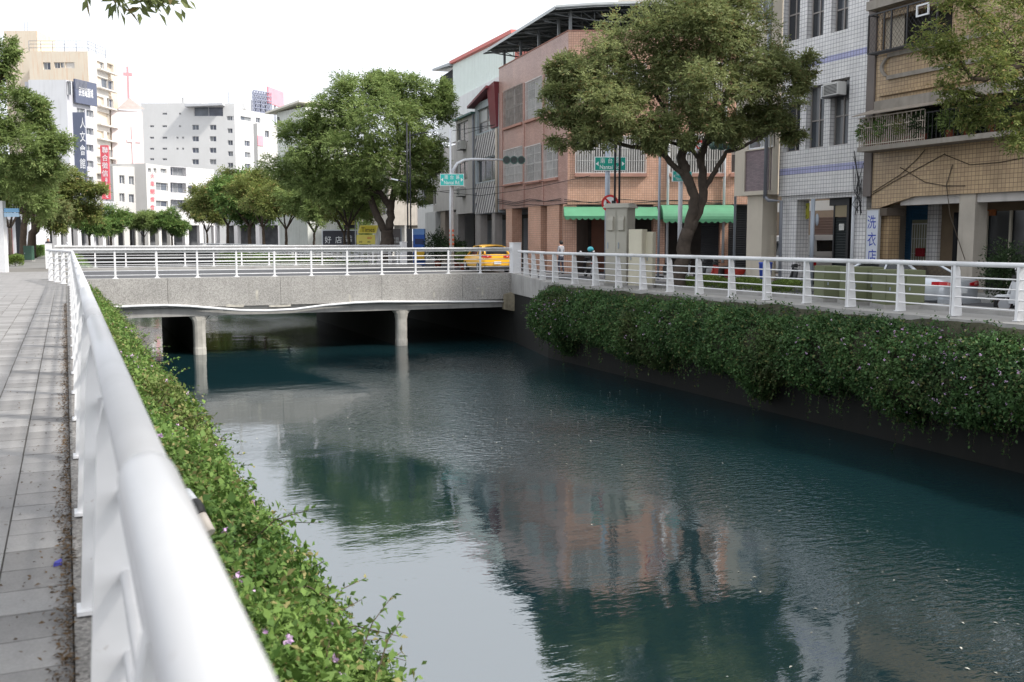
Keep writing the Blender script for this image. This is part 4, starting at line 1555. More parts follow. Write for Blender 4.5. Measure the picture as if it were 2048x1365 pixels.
for h_ in (hwa, hwb):
    FE2.window(bf, h_, WFRAME, [FROST, GLASS[1]], rev=0.1, cols=2, split=0.5, fw=0.06)
cc = FE.rect(1495, 400, 1530, 560, 0.2)
m = MB()
FE.box(m, cc[0], cc[0] + 1.0, RZ, z0 - 0.002, -0.5, 0.25)
m.build('column', BEIGE, bf)
m = MB()
m.tube([FE.P(FE.len - 0.12, z0 - 0.15, D + 0.08), FE.P(FE.len - 0.12, 14, D + 0.08)], 0.075, 10)
m.tube([FE.P(FE.len - 0.12, z0 - 0.1, D + 0.08), FE.P(FE.len + 0.0, z0 - 0.25, D + 0.0), FE.P(FE.len + 0.35, z0 - 0.28, 0.1), FE.P(FE.len + 0.4, RZ, 0.1)], 0.07, 10)
m.build('downpipe', PIPEG, bf)

# ---- salmon tiled corner building with roof canopy
CX, CYY = 22.9, 44.5
FL = Fac((24.07, 55.8), (CX, CYY))
FR = Fac((CX, CYY), (31.9, 40.4))
bk = thing('corner_building', 'salmon tiled corner building with barred windows, green awnings and roof canopy', 'building', (CX, CYY, RZ))
ztop = 11.65
zbl = FL.sz(1060, 414)[1]
lw = [(1009, 176, 1046, 250), (1053, 160, 1085, 236), (1093, 145, 1119, 222), (1009, 298, 1046, 366), (1052, 292, 1083, 362), (1090, 288, 1116, 356)]
lh = [FL.rect(*a) for a in lw]
m = MB()
FL.wall(m, 0, FL.len, zbl, ztop, lh, rev=0.12)
m.build('side_wall', BRICK_A, bk)
rw = [(1152, 274, 1291, 346), (1341, 270, 1447, 346), (1463, 270, 1479, 346), (1152, 130, 1291, 205), (1341, 128, 1447, 203)]
rh = [FR.rect(*a) for a in rw]
zbr = FR.sz(1300, 409)[1]
m = MB()
FR.wall(m, 0, FR.len, zbr, ztop, rh, rev=0.2)
m.poly([FR.P(FR.len, zbr), FR.P(FR.len, zbr, -9), FR.P(FR.len, ztop, -9), FR.P(FR.len, ztop)])
m.build('front_wall', BRICK_B, bk)
m = MB()
m.poly([FL.P(0, ztop), FL.P(FL.len, ztop), FR.P(FR.len, ztop), (36, 52, ztop), (26, 57, ztop)])
m.poly([FL.P(0, zbl), FL.P(FL.len, zbl), FR.P(FR.len, zbr), (36, 52, zbr), (26, 57, zbl)])
m.poly([FL.P(0, zbl), (34, 54.5, zbl), (34, 54.5, ztop), FL.P(0, ztop)])
m.build('roof', CONC, bk)
m = MB()
FL.box(m, -0.0, FL.len + 0.02, ztop, ztop + 0.05, -0.25, 0.03)
FR.box(m, 0.0, FR.len, ztop, ztop + 0.05, -0.25, 0.03)
m.build('coping', mat('salmon_coping', lin((170, 126, 112)), rough=0.8, var=0.15, streak=0.3), bk)
DIRTYW = mat('dirty_white_bar', lin((205, 203, 200)), rough=0.6, var=0.2, scale=3)
OLDG = [glassmat('old_glass_a', (0.16, 0.16, 0.155), 0.3), glassmat('old_glass_b', (0.28, 0.28, 0.27), 0.4), glassmat('old_glass_c', (0.10, 0.10, 0.10), 0.25)]
for k, h_ in enumerate(lh):
    w_ = FL.window(bk, h_, DIRTYW, OLDG, rev=0.12, cols=2, rows=2, fw=0.05)
    grille(FL, w_, (h_[0] - 0.02, h_[1] + 0.02, h_[2] - 0.02, h_[3] + 0.02), 0.06, DIRTYW if k > 0 else mat('rusty_bar', lin((165, 155, 148)), rough=0.8, var=0.4, scale=3), 0.14, 0.012, 4)
for k, h_ in enumerate(rh):
    w_ = FR.window(bk, h_, DIRTYW, OLDG, rev=0.2, cols=4 if k != 2 else 1, rows=2 if k == 2 else 1, fw=0.05)
    if k != 2:
        grille(FR, w_, (h_[0] - 0.02, h_[1] + 0.02, h_[2] - 0.02, h_[3] + 0.02), 0.08, DIRTYW, 0.115, 0.016, 3)
m = MB()
for h_ in (lh[0], lh[3]):
    pass
for row in (lh[:3], lh[3:]):
    for h_ in row:
        FL.box(m, h_[0] - 0.06, h_[1] + 0.06, h_[2] - 0.16, h_[2] - 0.03, 0.003, 0.16)
for h_ in rh:
    FR.box(m, h_[0] - 0.06, h_[1] + 0.06, h_[2] - 0.2, h_[2] - 0.03, 0.003, 0.16)
m.build('window_sill', mat('salmon_sill', lin((170, 128, 114)), rough=0.7, var=0.15), bk)
m = MB()
sl = [FL.sz(x, 330)[0] for x in (1048, 1087)]
for s in sl + [FL.sz(1005, 330)[0]]:
    FL.box(m, s - 0.10, s + 0.10, zbl, lh[0][3], 0.002, 0.05)
m.build('pilaster', BRICK_A, bk)
m = MB()
for x in (1337, 1450):
    s = FR.sz(x, 300, 0.1)[0]
    m.tube([FR.P(s, zbr - 2.9, 0.1), FR.P(s, ztop, 0.1)], 0.065, 8)
m.build('downpipe', PIPEW, bk)
# ground floor: tiled columns, back walls, shutters
def column(F, px0, px1, d, m_, dep=0.6, name='column', top=None, zt=None):
    a = F.rect(px0, 420, px1, 540, d)
    b = MB()
    F.box(b, a[0], a[1], RZ, (zt if zt is not None else zbl) - 0.003, d - dep, d)
    return b.build(name, m_, bk)
column(FL, 1056, 1081, -0.02, BRICK_B)
column(FL, 1094, 1118, -0.02, BRICK_B)
column(FL, 1012, 1024, -0.02, BRICK_B)
column(FR, 1126, 1153, -0.02, BRICK_B, zt=zbr)
column(FR, 1306, 1330, -0.02, BRICK_B, zt=zbr)
column(FR, 1440, 1456, -0.02, BRICK_B, zt=zbr)
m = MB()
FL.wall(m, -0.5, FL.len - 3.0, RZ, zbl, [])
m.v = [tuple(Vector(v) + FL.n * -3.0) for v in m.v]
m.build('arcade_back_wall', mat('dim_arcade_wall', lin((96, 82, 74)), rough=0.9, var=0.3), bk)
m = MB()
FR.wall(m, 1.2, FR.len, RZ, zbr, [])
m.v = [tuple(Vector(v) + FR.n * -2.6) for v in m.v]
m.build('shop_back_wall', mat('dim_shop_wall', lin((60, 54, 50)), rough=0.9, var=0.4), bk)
column(FR, 1183, 1212, -2.5, mat('dim_tile_pier', lin((120, 80, 64)), rough=0.7, var=0.2), dep=0.3, zt=zbr)
DSH = mat('charcoal_shutter', lin((52, 54, 58)), rough=0.5, var=0.15)
a = FR.rect(1402, 440, 1438, 540, -0.3)
shutter(FR, bk, a[0], a[1], RZ, zbr - 0.3, -0.35, DSH, 0.11)
a = FR.rect(1458, 410, 1496, 540, -0.3)
shutter(FR, bk, a[0], a[1] + 0.3, RZ, zbr - 0.05, -0.3, DSH, 0.11)
a = FL.rect(1026, 430, 1050, 520, -1.0)
# awnings
AWN = mat('green_awning', lin((84, 140, 108)), rough=0.65, var=0.12, scale=2)
def awning(px0, px1, py0, py1, label, round_front):
    a = FR.rect(px0, py0, px1, py1, 0.5)
    t = thing('awning', label, 'awning', FR.P(a[0], a[2], 0.0), 'green shop awnings')
    b = MB()
    n = 8
    prof = []
    H = a[3] - a[2]
    for k in range(n + 1):
        f = k / n
        if round_front:
            prof.append((0.02 + 1.15 * math.sin(f * math.pi / 2), a[3] - 0.02 - H * 0.95 * (1 - math.cos(f * math.pi / 2))))
        else:
            prof.append((0.02 + 1.15 * f, a[3] - 0.02 - H * 0.78 * f))
    for (d0, z0_), (d1, z1_) in zip(prof, prof[1:]):
        for th in (0, -0.02):
            b.poly([FR.P(a[0], z0_ + th, d0), FR.P(a[1], z0_ + th, d0), FR.P(a[1], z1_ + th, d1), FR.P(a[0], z1_ + th, d1)], smooth=True)
    for s in (a[0], a[1]):
        ring = [FR.P(s, z_, d_) for d_, z_ in prof] + [FR.P(s, prof[-1][1], 0.02)]
        b.poly(ring)
    b.build('cover', AWN, t)
    v = MB()
    k = max(6, int((a[1] - a[0]) / 0.28))
    de, ze = prof[-1]
    for i in range(k):
        s0_, s1_ = a[0] + (a[1] - a[0]) * i / k, a[0] + (a[1] - a[0]) * (i + 1) / k
        pts = [FR.P(s0_, ze, de + 0.003), FR.P(s1_, ze, de + 0.003)]
        arc = [FR.P(s1_ + (s0_ - s1_) * q / 6, ze - 0.10 - 0.09 * math.sin(math.pi * q / 6), de + 0.003) for q in range(7)]
        v.poly(pts + arc)
        v.poly(list(reversed([p - FR.n * 0.008 for p in pts + arc])))
    v.build('valance', mat('green_valance', lin((70, 128, 96)), rough=0.65, var=0.12), t)
    return t
awning(1128, 1316, 412, 438, 'sloping green awning over the shop by the building corner', False)
awning(1323, 1467, 409, 440, 'rounded green awning behind the forked tree trunk', True)
cb = MB()
rr = random.Random(8)
for yoff in (0, 4, 9):
    for F_, xs in ((FL, (995, 1030, 1060, 1090, 1122)), (FR, (1128, 1180, 1240, 1300, 1345, 1400, 1450))):
        cb.tube([F_.P(*F_.sz(x, 402 + yoff + rr.uniform(-5, 4), 0.1), 0.1) for x in xs], 0.018, 5)
cb.build('cable', WIRE, bk)
# roof canopy of corrugated sheets on steel posts and trusses
STEEL = mat('grey_steel', lin((120, 124, 126)), rough=0.5, var=0.15, metal=0.3)
SHEET = mat('roof_sheet', lin((84, 92, 96)), rough=0.5, var=0.2, scale=0.6)
rc = thing('roof_canopy', 'grey corrugated sheet canopy on steel posts above the salmon building', 'canopy', (CX, CYY, ztop))
zc = 12.68
ul, un = FL.u, -FL.n
def RCp(s, d, z):
    return FL.A + FL.u * s + Vector((CY, -SY, 0)) * d + Vector((0, 0, z))
ribs = 60
Wd = 13.0
sh = MB()
prof = [(-0.85, 0.0), (1.0, 0.13), (3.0, 0.2), (5.0, 0.2), (7.5, 0.1), (Wd, -0.3)]
s_from, s_to = -0.3, FL.len + 0.6
pz = lambda d: float(np.interp(d, [p_[0] for p_ in prof], [p_[1] for p_ in prof]))
for k in range(ribs):
    a, c = -0.85 + (Wd + 0.85) * k / ribs, -0.85 + (Wd + 0.85) * (k + 1) / ribs
    mid = a + (c - a) * 0.72
    sh.poly([RCp(s_from, a, zc + pz(a)), RCp(s_from, mid, zc + pz(mid)), RCp(s_to, mid, zc + pz(mid)), RCp(s_to, a, zc + pz(a))])
    m2_ = mid + (c - mid) * 0.5
    sh.poly([RCp(s_from, mid, zc + pz(mid)), RCp(s_from, m2_, zc + pz(m2_) + 0.05), RCp(s_to, m2_, zc + pz(m2_) + 0.05), RCp(s_to, mid, zc + pz(mid))])
    sh.poly([RCp(s_from, m2_, zc + pz(m2_) + 0.05), RCp(s_from, c, zc + pz(c)), RCp(s_to, c, zc + pz(c)), RCp(s_to, m2_, zc + pz(m2_) + 0.05)])
sh.build('corrugated_sheet', SHEET, rc)
pu = MB()
for k in range(11):
    s_ = s_from + (s_to - s_from) * k / 10
    pu.tube([RCp(s_, d_, zc + pz(d_) - 0.07) for d_ in (-0.85, 1.0, 3.0, 5.0, 7.5, Wd)], 0.06, 4)
pu.build('purlin', STEEL, rc)
fa = MB()
for (d0, z0_), (d1, z1_) in zip(prof, prof[1:]):
    fa.poly([RCp(s_to + 0.01, d0, zc + z0_ - 0.14), RCp(s_to + 0.01, d1, zc + z1_ - 0.14), RCp(s_to + 0.01, d1, zc + z1_ + 0.07), RCp(s_to + 0.01, d0, zc + z0_ + 0.07)])
fa.poly([RCp(s_from, -0.86, zc - 0.1), RCp(s_to, -0.86, zc - 0.1), RCp(s_to, -0.86, zc + 0.05), RCp(s_from, -0.86, zc + 0.05)])
fa.build('fascia', mat('pale_fascia', lin((190, 194, 194)), rough=0.5, var=0.1), rc)
po = MB()
for s in (0.6, 3.6, 6.6, 9.6, 11.2):
    for d, z in ((0.15, 0.06), (5.0, 0.2)):
        p = RCp(s, d, 0)
        b = MB()
        b.box(p.x - 0.06, p.x + 0.06, p.y - 0.06, p.y + 0.06, ztop - 0.1, zc + z - 0.1)
        b.build('post', STEEL, rc)
    tr = MB()
    dd = np.linspace(-0.6, 6.5, 12)
    zt_ = np.interp(dd, [p[0] for p in prof], [p[1] for p in prof])
    up_ = [RCp(s, float(d), zc + float(z) - 0.16) for d, z in zip(dd, zt_)]
    lo_ = [RCp(s, float(d), zc + float(z) - 0.16 - (0.05 + 0.55 * math.sin(min(1, max(0, (d + 0.6) / 7.1)) * math.pi))) for d, z in zip(dd, zt_)]
    tr.tube(up_, 0.035, 4); tr.tube(lo_, 0.035, 4)
    for k in range(len(up_) - 1):
        tr.tube([up_[k], lo_[k + 1]], 0.02, 4)
        tr.tube([lo_[k + 1], up_[k + 1]], 0.02, 4)
    tr.build('truss', STEEL, rc)

# ---- town houses left of the corner building (same street line, beyond the bridge)
dirx = (24.07 - CX) / (55.8 - CYY)
def SL(y, off=0.0):
    return (24.07 + dirx * (y - 55.8) + off, y)
# G2: blue-grey bay with dark red roof and striped sheet panels
F2 = Fac(SL(61.0), SL(55.85))
g2 = thing('town_house', 'narrow grey town house with striped sheet panels and dark red bay roof', 'house', (*SL(58.4), RZ))
z0 = F2.sz(965, 428)[1]
za, zb_, zc_, zd_ = F2.sz(965, 366)[1], F2.sz(965, 318)[1], F2.sz(965, 268)[1], F2.sz(965, 212)[1]
STRIPE = mat('striped_sheet', lin((206, 202, 200)), rough=0.6, var=0.1, streak=0.2)
m = MB()
F2.wall(m, 0, F2.len, z0, zd_ + 0.3, [(0.35, F2.len - 0.5, za + 0.05, zb_ - 0.05), (0.5, F2.len - 1.0, zc_ + 0.1, zd_ - 0.15)], rev=0.2, back=7)
m.build('wall', mat('blue_grey_wall', lin((172, 180, 185)), rough=0.7, var=0.12, streak=0.3), g2)
for a, b_ in ((z0 + 0.02, za - 0.02), (zb_ + 0.02, zc_ - 0.02)):
    pnl = MB()
    k = 9
    for i in range(-8, k + 2):
        # raised diagonal ribs clipped to the panel
        s_lo, s_hi = 0.2, F2.len - 0.35
        x0_ = s_lo + (s_hi - s_lo) * i / k
        sl_ = 0.75
        pts = []
        zz0, zz1 = a, b_
        A0, A1 = x0_, x0_ + (zz1 - zz0) * sl_
        t0 = max(0, (s_lo - A0) / (A1 - A0)) if A1 != A0 else 0
        t1 = min(1, (s_hi - A0 - 0.27) / (A1 - A0))
        if t1 <= t0:
            continue
        p = lambda t, o: (A0 + (A1 - A0) * t + o, zz0 + (zz1 - zz0) * t)
        pnl.hexa([F2.P(*p(t0, 0), 0.07), F2.P(*p(t0, 0.26), 0.07), F2.P(*p(t0, 0.26), 0.03), F2.P(*p(t0, 0), 0.03),
                  F2.P(*p(t1, 0), 0.07), F2.P(*p(t1, 0.26), 0.07), F2.P(*p(t1, 0.26), 0.03), F2.P(*p(t1, 0), 0.03)])
    pnl.build('diagonal_rib', STRIPE, g2, kind='stuff')
    q = MB()
    F2.box(q, 0.2, F2.len - 0.35, a, b_, 0.002, 0.03)
    q.build('sheet_panel', mat('sheet_back', lin((84, 82, 88)), rough=0.7, var=0.1), g2)
F2.window(g2, (0.35, F2.len - 0.5, za + 0.05, zb_ - 0.05), GREYFRAME, GLASS, rev=0.2, cols=3)
F2.window(g2, (0.5, F2.len - 1.0, zc_ + 0.1, zd_ - 0.15), BR_FR, [FROST, GLASS[1]], rev=0.2, cols=2, split=0.45)
m = MB()
m.hexa([F2.P(-0.3, zd_ + 0.05, 0.45), F2.P(F2.len - 1.2, zd_ + 0.75, 0.45), F2.P(F2.len - 1.2, zd_ + 0.75, -3), F2.P(-0.3, zd_ + 0.05, -3),
        F2.P(-0.3, zd_ + 0.2, 0.45), F2.P(F2.len - 1.2, zd_ + 0.92, 0.45), F2.P(F2.len - 1.2, zd_ + 0.92, -3), F2.P(-0.3, zd_ + 0.2, -3)])
m.hexa([F2.P(F2.len - 1.3, zc_ + 0.1, 0.12), F2.P(F2.len - 0.1, zc_ + 0.1, 0.12), F2.P(F2.len - 0.1, zc_ + 0.1, -2), F2.P(F2.len - 1.3, zc_ + 0.1, -2),
        F2.P(F2.len - 1.5, zd_ + 0.85, 0.3), F2.P(F2.len + 0.0, zd_ + 1.0, 0.3), F2.P(F2.len + 0.0, zd_ + 1.0, -2), F2.P(F2.len - 1.5, zd_ + 0.85, -2)])
m.build('roof', mat('dark_red_sheet', lin((116, 52, 58)), rough=0.5, var=0.15), g2)
m = MB()
m.tube([F2.P(F2.len - 0.15, z0, 0.1), F2.P(F2.len - 0.15, zc_, 0.1)], 0.09, 8)
m.build('downpipe', mat('cream_pipe', lin((190, 180, 165)), rough=0.6, var=0.1), g2)
# G1: plain grey render house with air conditioners
F1 = Fac(SL(65.8), SL(61.05))
g1 = thing('town_house', 'plain grey rendered town house with wall air conditioners by the green road sign', 'house', (*SL(63.4), RZ))
m = MB()
gtop = F1.sz(925, 238)[1]
hA = F1.rect(914, 244, 936, 288); hB = F1.rect(908, 325, 935, 362)
F1.wall(m, 0, F1.len, F1.sz(925, 428)[1], gtop, [hA, hB], rev=0.15, back=8)
m.build('wall', GREYR, g1)
F1.window(g1, hA, GREYFRAME, GLASS, cols=2)
F1.window(g1, hB, GREYFRAME, [FROST, GLASS[1]], cols=3)
for (x, y) in ((920, 298), (919, 392)):
    h_ = F1.rect(x, y - 18, x + 15, y, 0.2)
    aircon(F1, g1, h_[0], h_[2], 0.003, 0.8, h_[3] - h_[2])
h_ = F1.rect(884, 366, 898, 384, 0.2)
m = MB()
F1.box(m, 0, F1.len, gtop, gtop + 0.12, -3, 0.25)
m.build('eaves', mat('teal_eaves', lin((72, 110, 104)), rough=0.6, var=0.2), g1)
m = MB()
m.tube([F1.P(F1.len - 0.1, F1.sz(925, 428)[1], 0.08), F1.P(F1.len - 0.1, gtop, 0.08)], 0.07, 8)
m.build('downpipe', PIPEG, g1)
# G0: pale concrete house with a dark window on a white column
F0 = Fac(SL(72.5), SL(65.85))
g0 = thing('town_house', 'pale concrete town house with one dark window above a white column', 'house', (*SL(69), RZ))
m = MB()
hC = F0.rect(843, 376, 872, 412)
z0 = F0.sz(870, 424)[1]
F0.wall(m, 0, F0.len, z0, F0.sz(880, 300)[1], [hC], rev=0.2, back=8)
m.build('wall', GREYR, g0)
F0.window(g0, hC, WFRAME, GLASS[0], rev=0.2, cols=1, fw=0.1)
m = MB()
a = F0.rect(851, 440, 871, 530, 0.1)
F0.box(m, a[0], a[1], RZ, z0 - 0.003, -0.5, 0.1)
m.build('column', PALEWALL, g0)
a = F0.rect(884, 440, 893, 530, -0.2)
m = MB()
F0.box(m, a[0], a[1], RZ, z0 - 0.003, -0.5, -0.1)
m.build('column', mat('tan_column', lin((150, 138, 128)), rough=0.8, var=0.1), g0)
for F_, t_ in ((F0, g0), (F1, g1), (F2, g2)):
    m = MB()
    F_.wall(m, 0, F_.len, RZ, 4.6, [])
    m.v = [tuple(Vector(v) + F_.n * -3.2) for v in m.v]
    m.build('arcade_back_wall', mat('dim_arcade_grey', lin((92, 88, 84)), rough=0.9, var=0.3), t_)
    zz = 3.0
    shutter(F_, t_, 0.6, F_.len - 1.6, RZ, 2.9, -3.15, mat('grey_shutter', lin((140, 142, 146)), rough=0.5, var=0.15), 0.12)
for F_, px0, px1, t_ in ((F1, 906, 916, g1), (F2, 950, 960, g2), (F2, 983, 989, g2)):
    a = F_.rect(px0, 440, px1, 520, 0)
    m = MB()
    F_.box(m, a[0], a[1], RZ, F_.sz(px0, 425)[1], -0.5, -0.02)
    m.build('column', mat('grey_column', lin((150, 144, 140)), rough=0.85, var=0.15, streak=0.3), t_)
# white upper storey of corrugated sheet with a red ridge, set back on the town houses
FU = Fac(SL(68.5, 1.2), SL(56.4, 1.2))
us = thing('roof_storey', 'white corrugated roof storey with a red ridge above the grey town houses', 'roof storey', (*SL(62, 1.2), 8))
zl, zm, zt1, zt0 = FU.sz(940, 232)[1], FU.sz(950, 182)[1], FU.sz(985, 116)[1], FU.sz(908, 128)[1]
WSHEET = mat('white_sheet', lin((222, 232, 226)), rough=0.5, var=0.05, streak=0.1)
sA, sB = FU.sz(906, 170)[0], FU.len
m = MB()
k = 40
for i in range(k):
    a, c = sA + (sB - sA) * i / k, sA + (sB - sA) * (i + 1) / k
    f = lambda s: zt0 + (zt1 + 0.6 - zt0) * (s - sA) / (sB - sA)
    md = a + (c - a) * 0.8
    m.poly([FU.P(a, zm), FU.P(md, zm), FU.P(md, f(md)), FU.P(a, f(a))])
    m.poly([FU.P(md, zm), FU.P(c, zm, -0.05), FU.P(c, f(c), -0.05), FU.P(md, f(md))])
m.build('sheet_wall', WSHEET, us)
m = MB()
FU.box(m, FU.sz(905, 200)[0], FU.len, zl - 1.5, zm, -4, 0.25)
m.build('parapet', mat('white_parapet', lin((226, 226, 226)), rough=0.7, var=0.06, streak=0.15), us)
m = MB()
f0, f1 = FU.P(sA - 0.3, zt0 + 0.05, 0.2), FU.P(sB, zt1 + 0.7, 0.2)
m.hexa([f0, f1, f1 - FU.n * 5, f0 - FU.n * 5, f0 + Vector((0, 0, .22)), f1 + Vector((0, 0, .22)), f1 - FU.n * 5 + Vector((0, 0, .22)), f0 - FU.n * 5 + Vector((0, 0, .22))])
m.build('roof', mat('coral_ridge', lin((214, 120, 112)), rough=0.6, var=0.1), us)
m = MB()
sC = FU.sz(872, 160)[0]
zc2 = FU.sz(876, 140)[1]
m.hexa([FU.P(sC, zc2, 0.3), FU.P(sA, zt0 - 0.1, 0.3), FU.P(sA, zt0 - 0.1, -5), FU.P(sC, zc2, -5), FU.P(sC, zc2 + 0.15, 0.3), FU.P(sA, zt0 + 0.12, 0.3), FU.P(sA, zt0 + 0.12, -5), FU.P(sC, zc2 + 0.15, -5)])
m.build('porch_roof', mat('grey_porch_sheet', lin((170, 174, 178)), rough=0.5, var=0.1), us)
m = MB()
FU.box(m, FU.sz(880, 160, -0.3)[0], sA - 0.02, zm - 0.2, zt0 - 0.15, -0.4, -0.3)
m.build('porch_shade_panel', mat('porch_dark', (0.02, 0.022, 0.026), rough=0.8, var=0.2), us)  # near-black panel, its colour stands for the shade in the open porch
m = MB()
FU.box(m, FU.sz(878, 190)[0], sA - 0.02, zl - 1.0, zm - 0.15, -3.9, 0.1)
m.build('porch_wall', mat('white_parapet', (0.7, 0.7, 0.7)), us)

# concrete wall block behind the parking lot, and the low row beyond
FC = Fac((SL(95)[0] + 4, 95), (SL(72.6)[0] + 1.0, 72.6))
cw = thing('concrete_building', 'plain grey streaked concrete building behind the parking signs', 'building', (*SL(84, 3), RZ))
m = MB()
FC.wall(m, 0, FC.len, RZ, FC.sz(835, 335)[1], [], back=10)
m.build('wall', PALEWALL, cw)
m = MB()
for px in (740, 765, 795, 822):
    s = FC.sz(px, 400)[0]
    FC.box(m, s - 0.12, s + 0.12, RZ, FC.sz(835, 335)[1], 0.002, 0.12)
m.build('rib', GREYR, cw)
for k, (y0, y1, top_, lab, colr) in enumerate(((118, 100, 9.5, 'low beige arcade house behind the leaning dark tree', lin((196, 188, 178))), (138, 119, 12.0, 'cream arcade house with a flat roof beyond the low beige one', lin((208, 204, 196))), (160, 139, 10.5, 'far pale arcade house at the end of the tree row', lin((214, 212, 208))))):
    Fx = Fac(SL(y0, 2), SL(y1, 2))
    t = thing('arcade_house', lab, 'house', (*SL(y0, 2), RZ), 'arcade houses along the tree row')
    m = MB()
    hs = []
    nb_ = 4
    for fl in range(1, int(top_ / 3.1)):
        for i in range(nb_):
            a = Fx.len * (i + 0.2) / nb_
            hs.append((a, a + Fx.len / nb_ * 0.6, fl * 3.2 + 0.9, fl * 3.2 + 2.4))
    Fx.wall(m, 0, Fx.len, 3.0, top_, hs, rev=0.2, back=10)
    m.build('wall', mat('arcade_wall_%s' % 'abc'[k], colr, rough=0.85, var=0.12, streak=0.3), t)
    for h_ in hs:
        Fx.window(t, h_, GREYFRAME, GLASS, rev=0.2, cols=2)
    for i in range(nb_ + 1):
        m = MB()
        s = Fx.len * i / nb_
        Fx.box(m, max(0, s - 0.35), min(Fx.len, s + 0.35), RZ, 2.997, -0.6, -0.02)
        m.build('column', mat('arcade_column', lin((214, 211, 206)), rough=0.85, var=0.15), t)
    m = MB()
    Fx.box(m, 0, Fx.len, RZ, 2.99, -1.9, -1.7)
    m.build('arcade_back_wall', mat('pale_arcade_wall', lin((206, 204, 200)), rough=0.85, var=0.25, scale=0.7), t)
# flat-roofed block whose pale end shows above the round tree
p = W(570, 330, 125)
FZ = Fac((W(548, 300, 128).x, W(548, 300, 128).y), (W(612, 300, 122).x, W(612, 300, 122).y))
t = thing('stair_tower', 'pale stair tower with an overhanging flat roof beside the round tree', 'tower', FZ.P(0, 0))
m = MB()
FZ.wall(m, 0.9, FZ.len, 0, FZ.sz(570, 222)[1], [(1.0, 1.6, FZ.sz(555, 255)[1], FZ.sz(555, 235)[1])], rev=0.2, back=6)
m.build('wall', mat('pale_tower', lin((214, 216, 210)), rough=0.8, var=0.08, streak=0.3), t)
m = MB()
zt = FZ.sz(570, 222)[1]
m.hexa([FZ.P(-0.6, zt - 0.1, 0.8), FZ.P(FZ.len, zt + 0.5, 0.8), FZ.P(FZ.len, zt + 0.5, -6), FZ.P(-0.6, zt - 0.1, -6), FZ.P(-0.6, zt + 0.12, 0.8), FZ.P(FZ.len, zt + 0.75, 0.8), FZ.P(FZ.len, zt + 0.75, -6), FZ.P(-0.6, zt + 0.12, -6)])
m.build('roof', mat('cream_roof_slab', lin((226, 220, 208)), rough=0.7, var=0.08), t)
# cream tower peeking above the tiled houses
FT = Fac((W(1236, 30, 78).x, W(1236, 30, 78).y), (W(1500, 30, 70).x, W(1500, 30, 70).y))
t = thing('tower_block', 'cream tower block peeking over the roof canopy', 'tower', FT.P(0, 0))
m = MB()
FT.wall(m, 0, FT.len, 0, 24, [], back=8)
m.build('wall', mat('cream_tower', lin((232, 228, 214)), rough=0.8, var=0.06, streak=0.15), t)
m = MB()
for k in range(14):
    FT.box(m, FT.len - 3.4, FT.len - 0.2, 17.0 + k * 0.3, 17.1 + k * 0.3, 0.01, 0.12)
m.build('louvre', mat('yellow_louvre', lin((206, 196, 120)), rough=0.6, var=0.1), t, kind='stuff')
# ------------------------------------------------------------------ trees
BARK = mat('brown_bark', (0.085, 0.062, 0.045), rough=0.95, var=0.35, scale=5, bump=0.9, bscale=22, streak=0.3, streakcol=(0.03, 0.024, 0.018))
BARK_D = mat('dark_bark', (0.075, 0.058, 0.046), rough=0.95, var=0.35, scale=5, bump=0.9, bscale=20)
LF_A = leafmat('tree_leaf_green', (0.115, 0.170, 0.050), (0.30, 0.385, 0.135), trans=0.45, yellow=(0.24, 0.25, 0.09), yfrac=0.05, clump=0.45)
LF_B = leafmat('tree_leaf_olive', (0.118, 0.152, 0.056), (0.31, 0.345, 0.145), trans=0.45, yellow=(0.21, 0.17, 0.07), yfrac=0.10, clump=0.5)
LF_C = leafmat('tree_leaf_yellowing', (0.100, 0.130, 0.034), (0.29, 0.335, 0.10), trans=0.36, yellow=(0.34, 0.26, 0.10), yfrac=0.08, clump=0.6)
LF_L = leafmat('tree_leaf_fresh', (0.065, 0.13, 0.032), (0.20, 0.31, 0.085), trans=0.32, yellow=(0.24, 0.22, 0.07), yfrac=0.06, clump=0.5)

